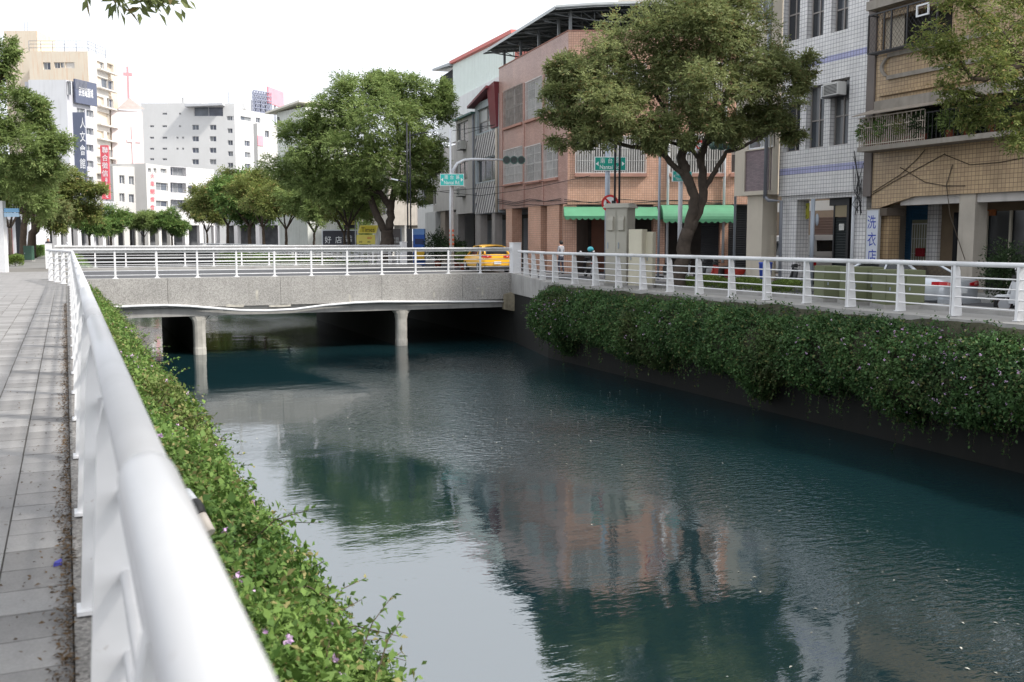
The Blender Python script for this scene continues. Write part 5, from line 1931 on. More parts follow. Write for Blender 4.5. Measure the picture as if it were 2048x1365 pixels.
def crown_leaves(lobes, g_, leaf, per_clump, clumps_per, droop=0.35, clump_f=0.36, shell=(0.45, 0.98)):
    """lobes: (centre xyz, radii xyz). Returns leaf quads and the clump centres."""
    out, cents = [], []
    for c, rad in lobes:
        c, rad = np.array(c), np.array(rad)
        k = max(3, int(clumps_per * (rad[0] * rad[2]) ** 0.5))
        d = unit(g_.normal(size=(k, 3)) + np.array([0, 0, 0.25]))
        f = g_.uniform(*shell, size=(k, 1))
        cc = c + d * f * rad
        cents.append(cc)
        ns_ = (per_clump // 7) if rad[0] > 0.2 else 2
        S = k * ns_
        cidx = np.repeat(np.arange(k), ns_)
        cr = (rad.mean() * clump_f * g_.uniform(0.7, 1.3, size=(k, 1)))[cidx]
        dd = unit(g_.normal(size=(S, 3)) + np.array([0, 0, 0.15]))
        pos = cc[cidx] + dd * cr * g_.random((S, 1)) ** 0.45 * np.array([1.15, 1.15, 0.75])
        axis = unit(dd * 0.8 + d[cidx] * 0.4 + g_.normal(size=(S, 3)) * 0.5 + np.array([0, 0, -droop]))
        K = 7
        side0 = unit(np.cross(axis, np.array([0, 0, 1.0]) + g_.normal(size=(S, 3)) * 0.3))
        upv = np.cross(side0, axis)
        k_ = np.tile(np.arange(K), S)
        A, SD, UP = np.repeat(axis, K, 0), np.repeat(side0, K, 0), np.repeat(upv, K, 0)
        sg = np.where(k_ % 2 == 0, 1, -1)[:, None]
        last = (k_ == K - 1)[:, None]
        base = np.repeat(pos, K, 0) + A * ((k_ // 2) * leaf * 0.5)[:, None]
        la = np.where(last, A, A * 0.5 + SD * sg * 0.9) + g_.normal(size=(S * K, 3)) * 0.22
        L = leaf * g_.uniform(0.7, 1.25, S * K)
        out.append(leafquads(base, la, UP + g_.normal(size=(S * K, 3)) * 0.35, L, L * g_.uniform(0.3, 0.45, S * K)))
    return np.concatenate(out), np.concatenate(cents)

def lobes_px(Z, spec, asp=0.9):
    """lobes given as photo outlines (px, py, rx, ry, depth offset) at tree distance Z"""
    out = []
    for px, py, rx, ry, dd in spec:
        s = FPX / (Z + dd)
        out.append((tuple(W(px, py, Z + dd)), (rx / s, rx / s * asp, ry / s)))
    return out

def limb_px(Z, spec):
    """(px, py, radius px, depth offset)"""
    return [(W(px, py, Z + dd), r_ * (Z + dd) / FPX) for px, py, r_, dd in spec]

def tree(name, label, base, limbs, lobes, leaf, lm, seed, per_clump=240, clumps_per=7, bark=None, group=None, droop=0.35, clump_f=0.36, twig=0.02, branch_to=0.6):
    g_ = np.random.default_rng(seed)
    t = thing(name, label, 'tree', base, group)
    q_, cents = crown_leaves(lobes, g_, leaf, per_clump, clumps_per, droop, clump_f)
    o = bpy.data.objects.new('crown', fastmesh('crown', q_ - np.array(base), 4, lm))
    COL.objects.link(o); o.parent = t
    o['kind'] = 'stuff'
    tb = MB()
    nodes = []
    for l_ in limbs:
        pts = [p for p, _ in l_]
        rad = [r_ for _, r_ in l_]
        fp, fr_ = [], []
        for k in range(len(pts) - 1):
            for f in (0, 0.34, 0.67):
                p = pts[k].lerp(pts[k + 1], f)
                if f and k + len(pts) > 2:
                    p = p + Vector(g_.normal(size=3)) * rad[k] * 0.16
                fp.append(p); fr_.append((rad[k] + (rad[k + 1] - rad[k]) * f) * g_.uniform(0.93, 1.07))
        fp.append(pts[-1]); fr_.append(rad[-1])
        tb.tube(fp, fr_, 9)
        for p, r_ in list(zip(fp, fr_))[len(fp) // 3:]:
            nodes.append((np.array(p), r_))
    N = np.array([n_[0] for n_ in nodes])
    order = np.argsort([np.min(np.linalg.norm(N - c, axis=1)) for c in cents])
    for i in order:
        if g_.random() > branch_to:
            continue
        c = cents[i]
        cost = np.linalg.norm(N - c, axis=1) + np.maximum(0, N[:, 2] - c[2]) * 0.8
        j = int(np.argmin(cost))
        a = Vector(N[j]); e = Vector(c)
        L = (e - a).length
        if L < 0.1:
            continue
        mid = a.lerp(e, 0.5) + Vector((g_.normal() * 0.08 * L, g_.normal() * 0.08 * L, 0.10 * L))
        r0 = min(nodes[j][1] * 0.6, 0.012 * L + twig)
        tb.tube([a, a.lerp(mid, 0.5) + Vector(g_.normal(size=3)) * 0.03 * L, mid, mid.lerp(e, 0.5) + Vector(g_.normal(size=3)) * 0.04 * L, e], [r0, r0 * 0.85, r0 * 0.68, r0 * 0.5, r0 * 0.25], 5, caps=False)
        for f in (0.5, 0.8):
            N = np.vstack([N, np.array(a.lerp(e, f))[None]])
            nodes.append((np.array(a.lerp(e, f)), r0 * 0.5))
    tb.build('trunk', bark or BARK, t)
    return t

# forked tree in front of the salmon building
Z = 34.4
tree('street_tree', 'olive green tree with a forked trunk before the salmon building', W(1360, 577, Z),
     [limb_px(Z, [(1358, 578, 18, 0), (1362, 540, 15, 0), (1366, 500, 14, 0), (1376, 462, 13.5, 0)]),
      limb_px(Z, [(1374, 468, 11, 0), (1384, 430, 10.5, 0), (1390, 395, 10, -.1), (1376, 360, 10, -.2), (1364, 325, 9.5, -.2), (1368, 295, 8.5, -.1), (1384, 262, 7, 0), (1390, 215, 5, .3), (1380, 160, 3.5, .4)]),
      limb_px(Z, [(1378, 466, 10.5, 0), (1396, 425, 10, .2), (1407, 385, 9, .4), (1406, 345, 8, .5), (1401, 312, 8, .6), (1412, 280, 6.5, .7), (1440, 230, 5, .8), (1460, 170, 3.5, .9)]),
      limb_px(Z, [(1408, 380, 6, .4), (1424, 352, 5, .3), (1440, 326, 4.5, .1), (1452, 304, 4.2, 0), (1478, 298, 3.8, -.1), (1505, 284, 3.2, -.2), (1545, 250, 2.5, 0)]),
      limb_px(Z, [(1370, 352, 6.5, -.2), (1345, 330, 6, -.3), (1325, 308, 5.5, -.4), (1305, 298, 5, -.5), (1262, 294, 4, -.7), (1215, 280, 3, -.8), (1165, 262, 2.2, -.8)]),
      limb_px(Z, [(1400, 320, 5, .6), (1386, 302, 4, .4), (1340, 285, 3.2, .2), (1300, 262, 2.6, 0), (1250, 215, 2, .2)]),
      limb_px(Z, [(1366, 300, 5, -.1), (1340, 240, 4, .5), (1300, 170, 3, .8), (1270, 110, 2, 1)]),
      limb_px(Z, [(1404, 300, 5, .6), (1424, 262, 4, .3), (1432, 205, 3.4, 0), (1420, 120, 2.5, 0)]),
      limb_px(Z, [(1412, 290, 4, .6), (1450, 262, 3.4, .8), (1500, 210, 2.8, .9), (1545, 160, 2, 1)])],
     lobes_px(Z, [(1180, 190, 88, 76, 0), (1140, 265, 52, 40, -.5), (1290, 110, 105, 85, .3), (1400, 66, 105, 82, 0), (1245, 228, 92, 62, -1), (1500, 125, 100, 88, .3), (1555, 185, 58, 64, -.3),
                   (1425, 190, 105, 60, -1.0), (1520, 240, 62, 42, 0), (1330, 170, 105, 75, 1.2), (1128, 150, 38, 42, .6), (1360, 10, 70, 50, .8), (1465, 40, 78, 58, 0.5), (1310, 255, 60, 40, -1.2), (1200, 282, 66, 26, -.6), (1335, 283, 52, 22, -1.1), (1555, 262, 48, 30, .2), (1480, 268, 50, 24, -.5), (1110, 215, 36, 50, 0), (1425, 250, 56, 28, -1.2), (1220, 130, 60, 50, 1), (1600, 140, 26, 50, .2), (1410, 20, 60, 50, -1)]),
     0.125, LF_B, 21, per_clump=430, clumps_per=15, bark=BARK_D, clump_f=0.34, branch_to=0.55)

# round tree beyond the bridge
Z = 64
tree('street_tree', 'large round green tree at the far corner of the bridge', W(773, 495, Z),
     [limb_px(Z, [(772, 536, 16, 0), (773, 495, 14, 0), (774, 458, 12.5, 0)]),
      limb_px(Z, [(768, 462, 8, 0), (756, 436, 7.5, 0), (746, 412, 7, 0), (738, 390, 6.5, 0), (722, 372, 5, 0), (690, 330, 3.5, 0)]),
      limb_px(Z, [(778, 460, 8.5, 0), (783, 435, 8, 0), (778, 410, 7, 0), (768, 396, 6, 0), (745, 385, 4.5, .3), (700, 360, 3, .6)]),
      limb_px(Z, [(780, 425, 7, 0), (786, 395, 6, 0), (790, 350, 5, 0), (800, 290, 4, 0), (790, 230, 3, 0)]),
      limb_px(Z, [(772, 402, 5, 0), (762, 385, 4.5, -.3), (740, 380, 4, -.6), (715, 382, 3, -.8)]),
      limb_px(Z, [(740, 392, 5, 0), (735, 340, 4, 0), (730, 270, 3, 0), (720, 210, 2, 0)])],
     lobes_px(Z, [(715, 195, 66, 44, 0), (815, 195, 62, 46, 0), (650, 235, 54, 46, 0), (760, 250, 100, 62, -1.5), (862, 240, 40, 62, .5), (600, 290, 55, 56, 0), (680, 305, 85, 56, -1.5), (790, 330, 86, 50, -1),
                   (855, 315, 40, 48, 0), (585, 345, 48, 40, .5), (640, 370, 62, 36, 0), (730, 372, 60, 24, .3), (770, 172, 44, 26, 0.5), (830, 385, 34, 22, 0), (890, 190, 18, 30, .8)], 0.95),
     0.19, LF_A, 22, per_clump=370, clumps_per=14.0, bark=BARK_D, clump_f=0.36, branch_to=0.4)

# tree reaching in at the right edge, trunk outside the picture
Z = 21.5
tree('street_tree', 'sparse yellowing tree reaching in before the ochre apartment house', W(2210, 560, Z),
     [limb_px(Z, [(2210, 600, 24, 0), (2205, 500, 21, 0), (2190, 400, 19, 0), (2180, 300, 16, 0)]),
      limb_px(Z, [(2185, 330, 12, 0), (2120, 190, 9, 0), (2050, 128, 7, 0), (1998, 148, 6, -.2), (1970, 160, 5, -.3), (1945, 158, 3.5, -.4), (1910, 110, 2.5, 0)]),
      limb_px(Z, [(2180, 320, 11, 0), (2100, 235, 8, .4), (2040, 213, 6, .6), (1990, 200, 5, .6), (1930, 185, 3.2, .4), (1880, 170, 2, .2)]),
      limb_px(Z, [(2180, 300, 11, 0), (2140, 120, 9, 0), (2090, 20, 7, .3), (2060, -60, 5, .5)]),
      limb_px(Z, [(2050, 130, 5, 0), (2010, 70, 4, -.3), (1960, 30, 3, -.4), (1920, -10, 2, -.4)])],
     lobes_px(Z, [(1935, 55, 88, 62, 0), (2040, 110, 85, 70, 0), (1965, 150, 80, 55, -.5), (2085, 20, 100, 70, .5), (1878, 110, 40, 46, 0), (2035, 215, 75, 45, 0), (2125, 150, 80, 70, 0), (1905, 200, 34, 36, 0), (1990, -20, 90, 50, 0), (1950, 235, 40, 30, .2), (2040, 285, 50, 30, 0)]),
     0.095, LF_C, 23, per_clump=200, clumps_per=15, clump_f=0.42, twig=0.012, branch_to=0.9)

# trees of this bank beyond the bridge
Z = 46
tree('street_tree', 'dark green tree overhanging from outside the picture at the top of the promenade', W(-120, 560, Z),
     [limb_px(Z, [(-120, 548, 16, 0), (-116, 480, 14, 0), (-100, 400, 12, 0), (-70, 330, 10, 0)]),
      limb_px(Z, [(-75, 340, 8, 0), (-20, 300, 6, 0), (50, 255, 4.5, 0), (95, 222, 3, 0)]),
      limb_px(Z, [(-75, 335, 8, 0), (-40, 240, 6, 0), (0, 160, 4, 0), (15, 100, 2.5, 0)])],
     lobes_px(Z, [(-30, 150, 52, 70, 0), (5, 225, 62, 60, 0), (-40, 300, 80, 70, -.5), (45, 300, 62, 52, -.6), (60, 215, 34, 40, 0), (100, 300, 42, 34, 0), (20, 370, 60, 36, 0), (15, 110, 18, 42, 0), (-60, 220, 60, 80, .8), (90, 240, 18, 34, 0), (75, 345, 50, 30, .4)]),
     0.15, LF_A, 24, per_clump=350, clumps_per=14, bark=BARK, clump_f=0.36, branch_to=0.55)
Z = 75
tree('street_tree', 'brown trunked tree with two stems beside the dark green cabinet', W(46, 520, Z),
     [limb_px(Z, [(44, 522, 7.5, 0), (46, 480, 6.5, 0), (50, 440, 6, 0), (48, 412, 5, 0), (40, 380, 4, 0)]),
      limb_px(Z, [(52, 445, 4.5, 0), (62, 420, 4, 0), (66, 395, 3, 0), (80, 370, 2, 0)])],
     lobes_px(Z, [(40, 370, 50, 36, 0), (85, 385, 46, 36, .5), (70, 340, 60, 36, -.5), (110, 420, 30, 22, 0), (20, 400, 30, 22, 0)]),
     0.22, LF_B, 25, per_clump=300, clumps_per=12, clump_f=0.4, branch_to=0.5)
Z = 82
tree('street_tree', 'leaning tree with yellowing leaves next to the woman on the promenade', W(66, 520, Z),
     [limb_px(Z, [(62, 518, 9, 0), (64, 480, 8, 0), (74, 450, 7, 0), (92, 425, 5, 0), (110, 410, 3.5, 0)]),
      limb_px(Z, [(68, 462, 5, 0), (66, 430, 4, 0), (72, 400, 3, 0)])],
     lobes_px(Z, [(125, 400, 46, 36, 0), (160, 420, 38, 26, .5), (90, 410, 44, 34, -.4), (140, 370, 34, 26, 0), (185, 380, 22, 18, 0), (120, 440, 40, 20, 0)]),
     0.23, LF_C, 26, per_clump=300, clumps_per=12, clump_f=0.4, branch_to=0.5)

# generic street trees, copied down both banks
def generic(seed, lm, Hh, spread, nlobes, leaf):
    g_ = np.random.default_rng(seed)
    lobes = []
    for k in range(nlobes):
        a = 2 * math.pi * k / nlobes + g_.uniform(-.3, .3)
        rr_ = spread * g_.uniform(0.3, 0.62)
        lobes.append(((rr_ * math.cos(a), rr_ * math.sin(a), Hh * g_.uniform(0.55, 0.8)), (spread * 0.42, spread * 0.42, Hh * 0.15)))
    lobes.append(((0, 0, Hh * 0.84), (spread * 0.42, spread * 0.42, Hh * 0.15)))
    V = Vector
    f = Hh * 0.34
    limbs = [[(V((0, 0, -0.3)), 0.17), (V((0.05, 0.02, f * 0.6)), 0.14), (V((0.0, 0.1, f)), 0.12)]]
    for k in range(4):
        a = 2 * math.pi * k / 4 + g_.uniform(-.4, .4)
        d = V((math.cos(a), math.sin(a), 0))
        limbs.append([(V((0, 0.1, f * 0.96)), 0.09), (d * spread * 0.18 + V((0, 0, f * 1.35)), 0.07), (d * spread * 0.4 + V((0, 0, f * 1.75)), 0.05), (d * spread * 0.55 + V((0, 0, f * 2.1)), 0.025)])
    return limbs, lobes
protos = []
for seed, lm, Hh, sp in ((31, LF_A, 8.4, 4.0), (32, LF_C, 8.0, 3.8), (33, LF_L, 6.0, 3.0)):
    limbs, lobes = generic(seed, lm, Hh, sp, 7, 0.2)
    t = tree('street_tree', 'x', (0, 0, 0), limbs, lobes, 0.26, lm, seed, per_clump=260, clumps_per=10, clump_f=0.45, branch_to=0.5, bark=BARK if seed != 31 else BARK_D, group='street trees in a row along the canal')
    protos.append(t)
spots = [
    (0, 697, 73.5, 0.92, 'dark leaning tree between the black banner and the yellow parking sign'),
    (1, 690, 80, 0.80, 'pinkish trunked tree standing behind the black banner'),
    (0, 628, 88, 0.80, 'dark tree with thin bare forks left of the black banner'),
    (1, 572, 96, 0.98, 'pale trunked tree in front of the low beige arcade house'),
    (1, 528, 108, 1.12, 'olive yellow tree next to the pale trunked one on the far bank'),
    (2, 500, 118, 1.55, 'bushy light green tree at the bend of the far bank'),
    (1, 455, 130, 1.3, 'tall thin yellowing tree in front of the white hotel block'),
    (1, 415, 142, 1.0, 'rust tinged tree below the pale balconies'),
    (2, 345, 150, 1.02, 'light green round tree under the red vertical characters'),
    (0, 288, 150, 0.72, 'small dark tree with a bare stem before the white shop house'),
    (2, 222, 145, 1.05, 'fresh green rounded tree in front of the arcade columns'),
    (2, 180, 128, 0.98, 'light green tree just right of the yellowing leaning tree'),
    (1, 92, 112, 0.85, 'distant brown trunked tree behind the low promenade hedge'),
    (0, 20, 66, 0.85, 'dark tree behind the black lamp post by the blue sign'),
]
for k, (pi, px, Zt, sc, lab) in enumerate(spots):
    p = W(px, 490, Zt)
    t = copy_tree(protos[pi])
    t.location = (p.x, p.y, -0.1)
    t.rotation_euler = (0, 0, k * 1.9)
    t.scale = (sc, sc, sc)
    t['label'] = lab
for t in protos:
    for ch in list(t.children):
        bpy.data.objects.remove(ch)
    bpy.data.objects.remove(t)

# tree overhead: unseen crown spread to shade the promenade, one spray hangs into view
hang = W(262, -6, 8.2)
tree('street_tree', 'tree overhead with dark sprays hanging in at the top edge', (-2.6, -2.6, 0),
     [[(Vector((-2.6, -2.6, -0.2)), 0.22), (Vector((-2.5, -2.5, 2.4)), 0.17), (Vector((-2.1, -2.0, 4.2)), 0.13)],
      [(Vector((-2.1, -2.0, 4.2)), 0.10), (Vector((-0.8, 0.2, 5.8)), 0.07), (Vector((0.2, 3.2, 6.2)), 0.045), (Vector((0.45, 6.5, 5.2)), 0.025), (Vector((hang.x, hang.y - 0.4, hang.z + 0.7)), 0.012)],
      [(Vector((-2.1, -2.0, 4.2)), 0.11), (Vector((0.0, -1.5, 6.0)), 0.09), (Vector((2.2, -0.8, 6.8)), 0.06), (Vector((4.6, -0.2, 7.3)), 0.03)],
      [(Vector((-2.1, -2.0, 4.2)), 0.10), (Vector((-2.4, 0.6, 6.4)), 0.07), (Vector((-2.6, 3.0, 7.2)), 0.04)]],
     [((0.2, 0.8, 7.0), (2.2, 2.2, 1.3)), ((1.8, -0.6, 7.3), (2.0, 2.0, 1.2)), ((-1.8, 0.0, 7.2), (2.2, 2.2, 1.4)), ((-2.0, 3.2, 7.4), (2.0, 2.0, 1.2)), ((0.4, 3.4, 7.0), (1.8, 1.8, 1.1)), ((-0.4, -2.6, 7.2), (2.2, 2.2, 1.3)), ((3.2, 0.2, 7.4), (2.0, 2.0, 1.1)), ((4.6, -1.2, 7.3), (2.0, 2.0, 1.1)), ((2.4, -2.6, 7.2), (2.0, 2.0, 1.2)), ((4.8, 1.0, 7.6), (1.8, 1.8, 1.0))]
     + [(tuple(W(px, py, 8.2)), (0.05, 0.05, 0.04)) for px, py in ((186, -30), (214, -22), (240, -30), (283, -22), (290, -14), (318, -24), (344, -34))],
     0.12, LF_B, 28, per_clump=420, clumps_per=11, clump_f=0.45, bark=BARK_D, branch_to=0.8)
# ------------------------------------------------------------------ far buildings where the canal bends
def facpx(x0, Z0, x1, Z1):
    a, b_ = W(x0, 480, Z0), W(x1, 480, Z1)
    return Fac((a.x, a.y), (b_.x, b_.y))
FARGLASS = [glassmat('far_glass_a', (0.11, 0.125, 0.15), 0.2), glassmat('far_glass_b', (0.075, 0.085, 0.115), 0.2), glassmat('far_glass_c', (0.2, 0.21, 0.22), 0.3)]
FARFR = mat('far_frame', lin((200, 200, 202)), rough=0.6, var=0.05)
def block(name, label, cat, F, top, m_, holes, back=12, base=0.0, rev=0.35, cols=2, group=None, gm=None, frame=True):
    t = thing(name, label, cat, F.P(0, base), group)
    b = MB()
    F.wall(b, 0, F.len, base, top, holes, rev=rev, back=back)
    b.build('wall', m_, t)
    for h_ in holes:
        F.window(t, h_, FARFR, gm or FARGLASS, rev=rev, cols=cols, fw=0.10)
    return t

# rust streaked apartment tower
CREAM = mat('rust_streaked_cream', lin((214, 202, 184)), rough=0.85, var=0.06, scale=0.3, streak=0.5, streakcol=lin((206, 160, 120)))
CREAMR = mat('cream_render', lin((210, 205, 198)), rough=0.85, var=0.06, scale=0.3, streak=0.25, streakcol=(0.5, 0.46, 0.42))
FA_ = facpx(75, 195, 191, 195)
FBt = facpx(191, 195, 229, 203)
tw = block('apartment_tower', 'rust streaked cream apartment tower with rooftop railings', 'tower', FA_, FA_.sz(150, 103)[1],
           CREAM, [FA_.rect(86, 125, 101, 140), FA_.rect(108, 125, 120, 137), FA_.rect(120, 125, 129, 136), FA_.rect(130, 125, 149, 137)], back=14)
holes = []
rows = [(124, 142), (158, 178), (194, 214), (226, 250), (262, 279), (298, 314), (330, 347), (364, 381)]
for k, (a, b_) in enumerate(rows):
    dy = 4
    if k in (0, 2, 4):
        holes += [FBt.rect(194, a, 208, b_), FBt.rect(214, a + dy, 227, b_ + dy)]
    else:
        holes += [FBt.rect(195, a, 227, b_)]
m = MB()
FBt.wall(m, 0, FBt.len, 0, FA_.sz(150, 103)[1], holes, rev=0.9, back=10)
m.build('side_wall', CREAMR, tw)
for k, h_ in enumerate(holes):
    FBt.window(tw, h_, FARFR, FARGLASS, rev=0.9 if k % 2 else 0.4, cols=3 if h_[1] - h_[0] > 2 else 2, fw=0.12)
m = MB()
for k, (a, b_) in enumerate(rows):
    h_ = FBt.rect(193, a, 228, b_)
    FBt.box(m, h_[0], h_[1], h_[2] - 0.35, h_[2] - 0.1, 0.01, 0.9)
m.build('balcony_slab', CREAMR, tw)
m = MB()
zt = FA_.sz(150, 103)[1]
pts = [FA_.P(s, zt, -0.3) for s in np.linspace(0, FA_.len, 6)] + [FBt.P(s, zt, -0.3) for s in (FBt.len * 0.5, FBt.len)]
RAILG = mat('rail_grey', lin((132, 134, 142)), rough=0.5, var=0.1)
for p in pts:
    m.tube([p, p + Vector((0, 0, 2.0))], 0.06, 5)
for h_ in (0.7, 1.4, 2.0):
    m.tube([p + Vector((0, 0, h_)) for p in pts], 0.05, 5)
m.build('roof_railing', RAILG, tw)
FP = facpx(28, 200, 93, 200)
m = MB()
FP.wall(m, 0, FP.len, 0, FP.sz(60, 62)[1], [], back=8)
m.build('lift_tower', CREAM, tw)
m = MB()
for px in (40, 46):
    s = FP.sz(px, 60)[0]
    m.tube([FP.P(s, FP.sz(60, 62)[1], -2), FP.P(s, FP.sz(60, 40)[1], -2)], 0.06, 5)
m.build('antenna', RAILG, tw)

# white and grey house in front of the tower, with the dark signs
WH1 = mat('far_white_render', lin((206, 207, 210)), rough=0.85, var=0.05, scale=0.3, streak=0.15)
GR1 = mat('far_grey_render', lin((186, 186, 192)), rough=0.85, var=0.05, scale=0.3, streak=0.2)
FH = facpx(72, 165, 146, 165)
FG = facpx(146, 165, 192, 170.5)
hs = [FG.rect(154, y, 170, y + 12) for y in (217, 253)] + [FG.rect(173, y + 4, 187, y + 17) for y in (217, 253, 286, 318, 350, 382)]
ht = block('signboard_house', 'white and pale grey house carrying two navy signs', 'house', FH, FH.sz(110, 160)[1], WH1, [FH.rect(134, 163, 142, 190)], back=10)
m = MB()
FG.wall(m, 0, FG.len, 0, FH.sz(110, 160)[1], hs, rev=0.3, back=8)
m.build('side_wall', GR1, ht)
for h_ in hs:
    FG.window(ht, h_, FARFR, FARGLASS, rev=0.3, cols=2, fw=0.1)
NAVY = mat('navy_sign', lin((92, 98, 118)), rough=0.5, var=0.08)
WINK = mat('white_ink', (0.85, 0.85, 0.86), rough=0.5, var=0.02)
sg = thing('signboard', 'broad navy signboard with five white characters on the pale house', 'sign', FG.P(0, 20))
h_ = FG.rect(151, 163, 194, 213, 0.6)
m = MB()
FG.box(m, h_[0], h_[1], h_[2] + 0.3, h_[3], 0.3, 0.6)
m.build('board', NAVY, sg)
m = MB()
for k in range(9):
    s = h_[0] + (h_[1] - h_[0]) * (0.02 + 0.06 * k)
    FG.box(m, s, s + 0.12, h_[3] - 1.6, h_[3] - 0.1, 0.601, 0.68)
m.build('louvre', RAILG, sg, kind='stuff')
lettering('民宿電腦城', FG.P((h_[0] + h_[1]) / 2 - 0.1, (h_[2] + h_[3]) / 2 + 0.2, 0.62), FG.u, FG.n, (h_[1] - h_[0]) * 0.66, 1.5, WINK, sg)
v = facpx(150, 158, 173, 158)
sg = thing('vertical_sign', 'tall narrow navy sign with white characters on the pale house', 'sign', v.P(0, 10))
m = MB()
h_ = v.rect(149, 225, 172, 424)
v.box(m, h_[0], h_[1], h_[2], h_[3], -0.4, 0)
m.build('board', NAVY, sg)
for k, ch in enumerate('人文會館旅店'):
    q = v.rect(160, 236 + k * 27, 171, 257 + k * 27)
    lettering(ch, v.P((q[0] + q[1]) / 2, (q[2] + q[3]) / 2, 0.02), v.u, v.n, (q[1] - q[0]), (q[3] - q[2]), WINK, sg)
v = facpx(202, 172, 219, 172)
REDS = mat('red_sign', lin((214, 92, 104)), rough=0.5, var=0.06)
sg = thing('vertical_sign', 'tall red sign with white characters hanging before the cream tower', 'sign', v.P(0, 8))
m = MB()
h_ = v.rect(202, 291, 218, 399)
v.box(m, h_[0], h_[1], h_[2], h_[3], -0.4, 0)
m.build('board', REDS, sg)
for k, ch in enumerate('聯合徵信'):
    q = v.rect(204, 294 + k * 15.5, 216, 307 + k * 15.5)
    lettering(ch, v.P((q[0] + q[1]) / 2, (q[2] + q[3]) / 2, 0.02), v.u, v.n, (q[1] - q[0]), (q[3] - q[2]), WINK, sg)
q = v.rect(211, 356, 216, 396)
lettering('尋人查址', v.P((q[0] + q[1]) / 2, (q[2] + q[3]) / 2, 0.02), v.u, v.n, (q[1] - q[0]), (q[3] - q[2]), WINK, sg, vertical=True)
m = MB()
m.tube([v.P((h_[0] + h_[1]) / 2, 0, -0.3), v.P((h_[0] + h_[1]) / 2, h_[2], -0.3)], 0.12, 8)
m.build('pole', RAILG, sg)

# church with the red cross
PINKW = mat('pale_pink_wall', lin((216, 204, 201)), rough=0.85, var=0.05, scale=0.3, streak=0.15)
FCh = facpx(232, 204, 294, 208)
ch = thing('church', 'pale pink church with a red roof cross and pyramid roof', 'church', FCh.P(0, 0))
zt = FCh.sz(260, 222)[1]
m = MB()
FCh.wall(m, 0, FCh.len, 0, zt, [], back=1.2)
m.build('wall', PINKW, ch)
m = MB()
RED = mat('red_cross', lin((232, 150, 156)), rough=0.5, var=0.05)
q = FCh.rect(264, 252, 270, 345)
FCh.box(m, q[0], q[1], q[2], q[3], 0.01, 0.2)
q2 = FCh.rect(254, 280, 281, 285)
FCh.box(m, q2[0], q2[1], q2[2], q2[3], 0.011, 0.21)
m.build('wall_cross', mat('faint_pink', lin((244, 204, 208)), rough=0.7, var=0.05), ch)
c0 = [FCh.P(*FCh.sz(x, 219, dd), dd) for x, dd in ((233, 0.4), (290, 0.4), (290, -8), (233, -8))]
ap = FCh.P(*FCh.sz(258, 196, -4), -4)
m = MB()
m.poly(c0[::-1])
for k in range(4):
    m.poly([c0[k], c0[(k + 1) % 4], ap])
m.build('roof', mat('grey_tile_roof', lin((160, 150, 146)), rough=0.8, var=0.15), ch)
m = MB()
a, b_ = FCh.P(*FCh.sz(257, 196, -4), -4), FCh.P(*FCh.sz(257, 134, -4), -4)
m.box(a.x - 0.2, a.x + 0.2, a.y - 0.25, a.y + 0.25, a.z - 0.5, b_.z)
zc = FCh.sz(257, 149, -4)[1]
m.box(a.x - 0.85, a.x + 0.85, a.y - 0.24, a.y + 0.24, zc - 0.3, zc + 0.3)
m.build('roof_cross', RED, ch)
# white shop house with three rows of windows under the church
FS = facpx(231, 186, 300, 190)
hs = [FS.rect(x, y + dx, x + 10, y + 17 + dx) for x, dx in ((239, 0), (258, 2), (276, 4)) for y in (351, 387, 423)]
WH2 = mat('far_bright_white', lin((204, 202, 198)), rough=0.85, var=0.06, scale=0.3, streak=0.25, streakcol=(0.45, 0.43, 0.40))
t = block('shop_house', 'white shop house with three rows of small windows below the church', 'house', FS, FS.sz(265, 334)[1], WH2, hs, back=2, base=4.4)
def arcade(F, t, n_, m_, h=4.4):
    for i in range(n_ + 1):
        s = F.len * i / n_
        b = MB()
        F.box(b, max(0, s - 0.5), min(F.len, s + 0.5), 0, h - 0.003, -0.8, -0.02)
        b.build('column', m_, t)
    b = MB()
    F.box(b, 0, F.len, 0, h, -3.4, -3.2)
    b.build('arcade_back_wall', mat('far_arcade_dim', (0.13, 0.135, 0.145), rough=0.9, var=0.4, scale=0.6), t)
arcade(FS, t, 3, WH2)
# house with red characters and balconies
FRd = facpx(297, 188, 344, 196)
FRb = facpx(344, 196, 432, 206)
BALC = mat('far_balcony_grey', lin((222, 220, 220)), rough=0.85, var=0.06, scale=0.3, streak=0.3)
t = block('balcony_house', 'pale four storey house with red vertical characters and caged balconies', 'house', FRd, FRd.sz(320, 331)[1], WH2,
          [FRd.rect(296, 337, 302, 345), FRd.rect(307, 337, 313, 346), FRd.rect(321, 338, 333, 347), FRd.rect(312, 366, 336, 382), FRd.rect(312, 402, 336, 414)], back=9, base=4.4)
hs = [FRb.rect(341, 335, 372, 352), FRb.rect(341, 366, 372, 386), FRb.rect(341, 400, 372, 418), FRb.rect(376, 372, 396, 388), FRb.rect(376, 405, 396, 420), FRb.rect(402, 374, 428, 390)]
m = MB()
FRb.wall(m, 0, FRb.len, 4.4, FRb.sz(380, 336)[1], hs, rev=0.9, back=9)
m.build('balcony_wall', BALC, t)
for h_ in hs:
    w_ = FRb.window(t, h_, FARFR, FARGLASS, rev=0.9, cols=3, fw=0.12)
    grille(FRb, w_, h_, 0.1, RAILG, 0.35, 0.02, 4)
REDI = mat('red_ink', lin((232, 78, 98)), rough=0.5, var=0.04)
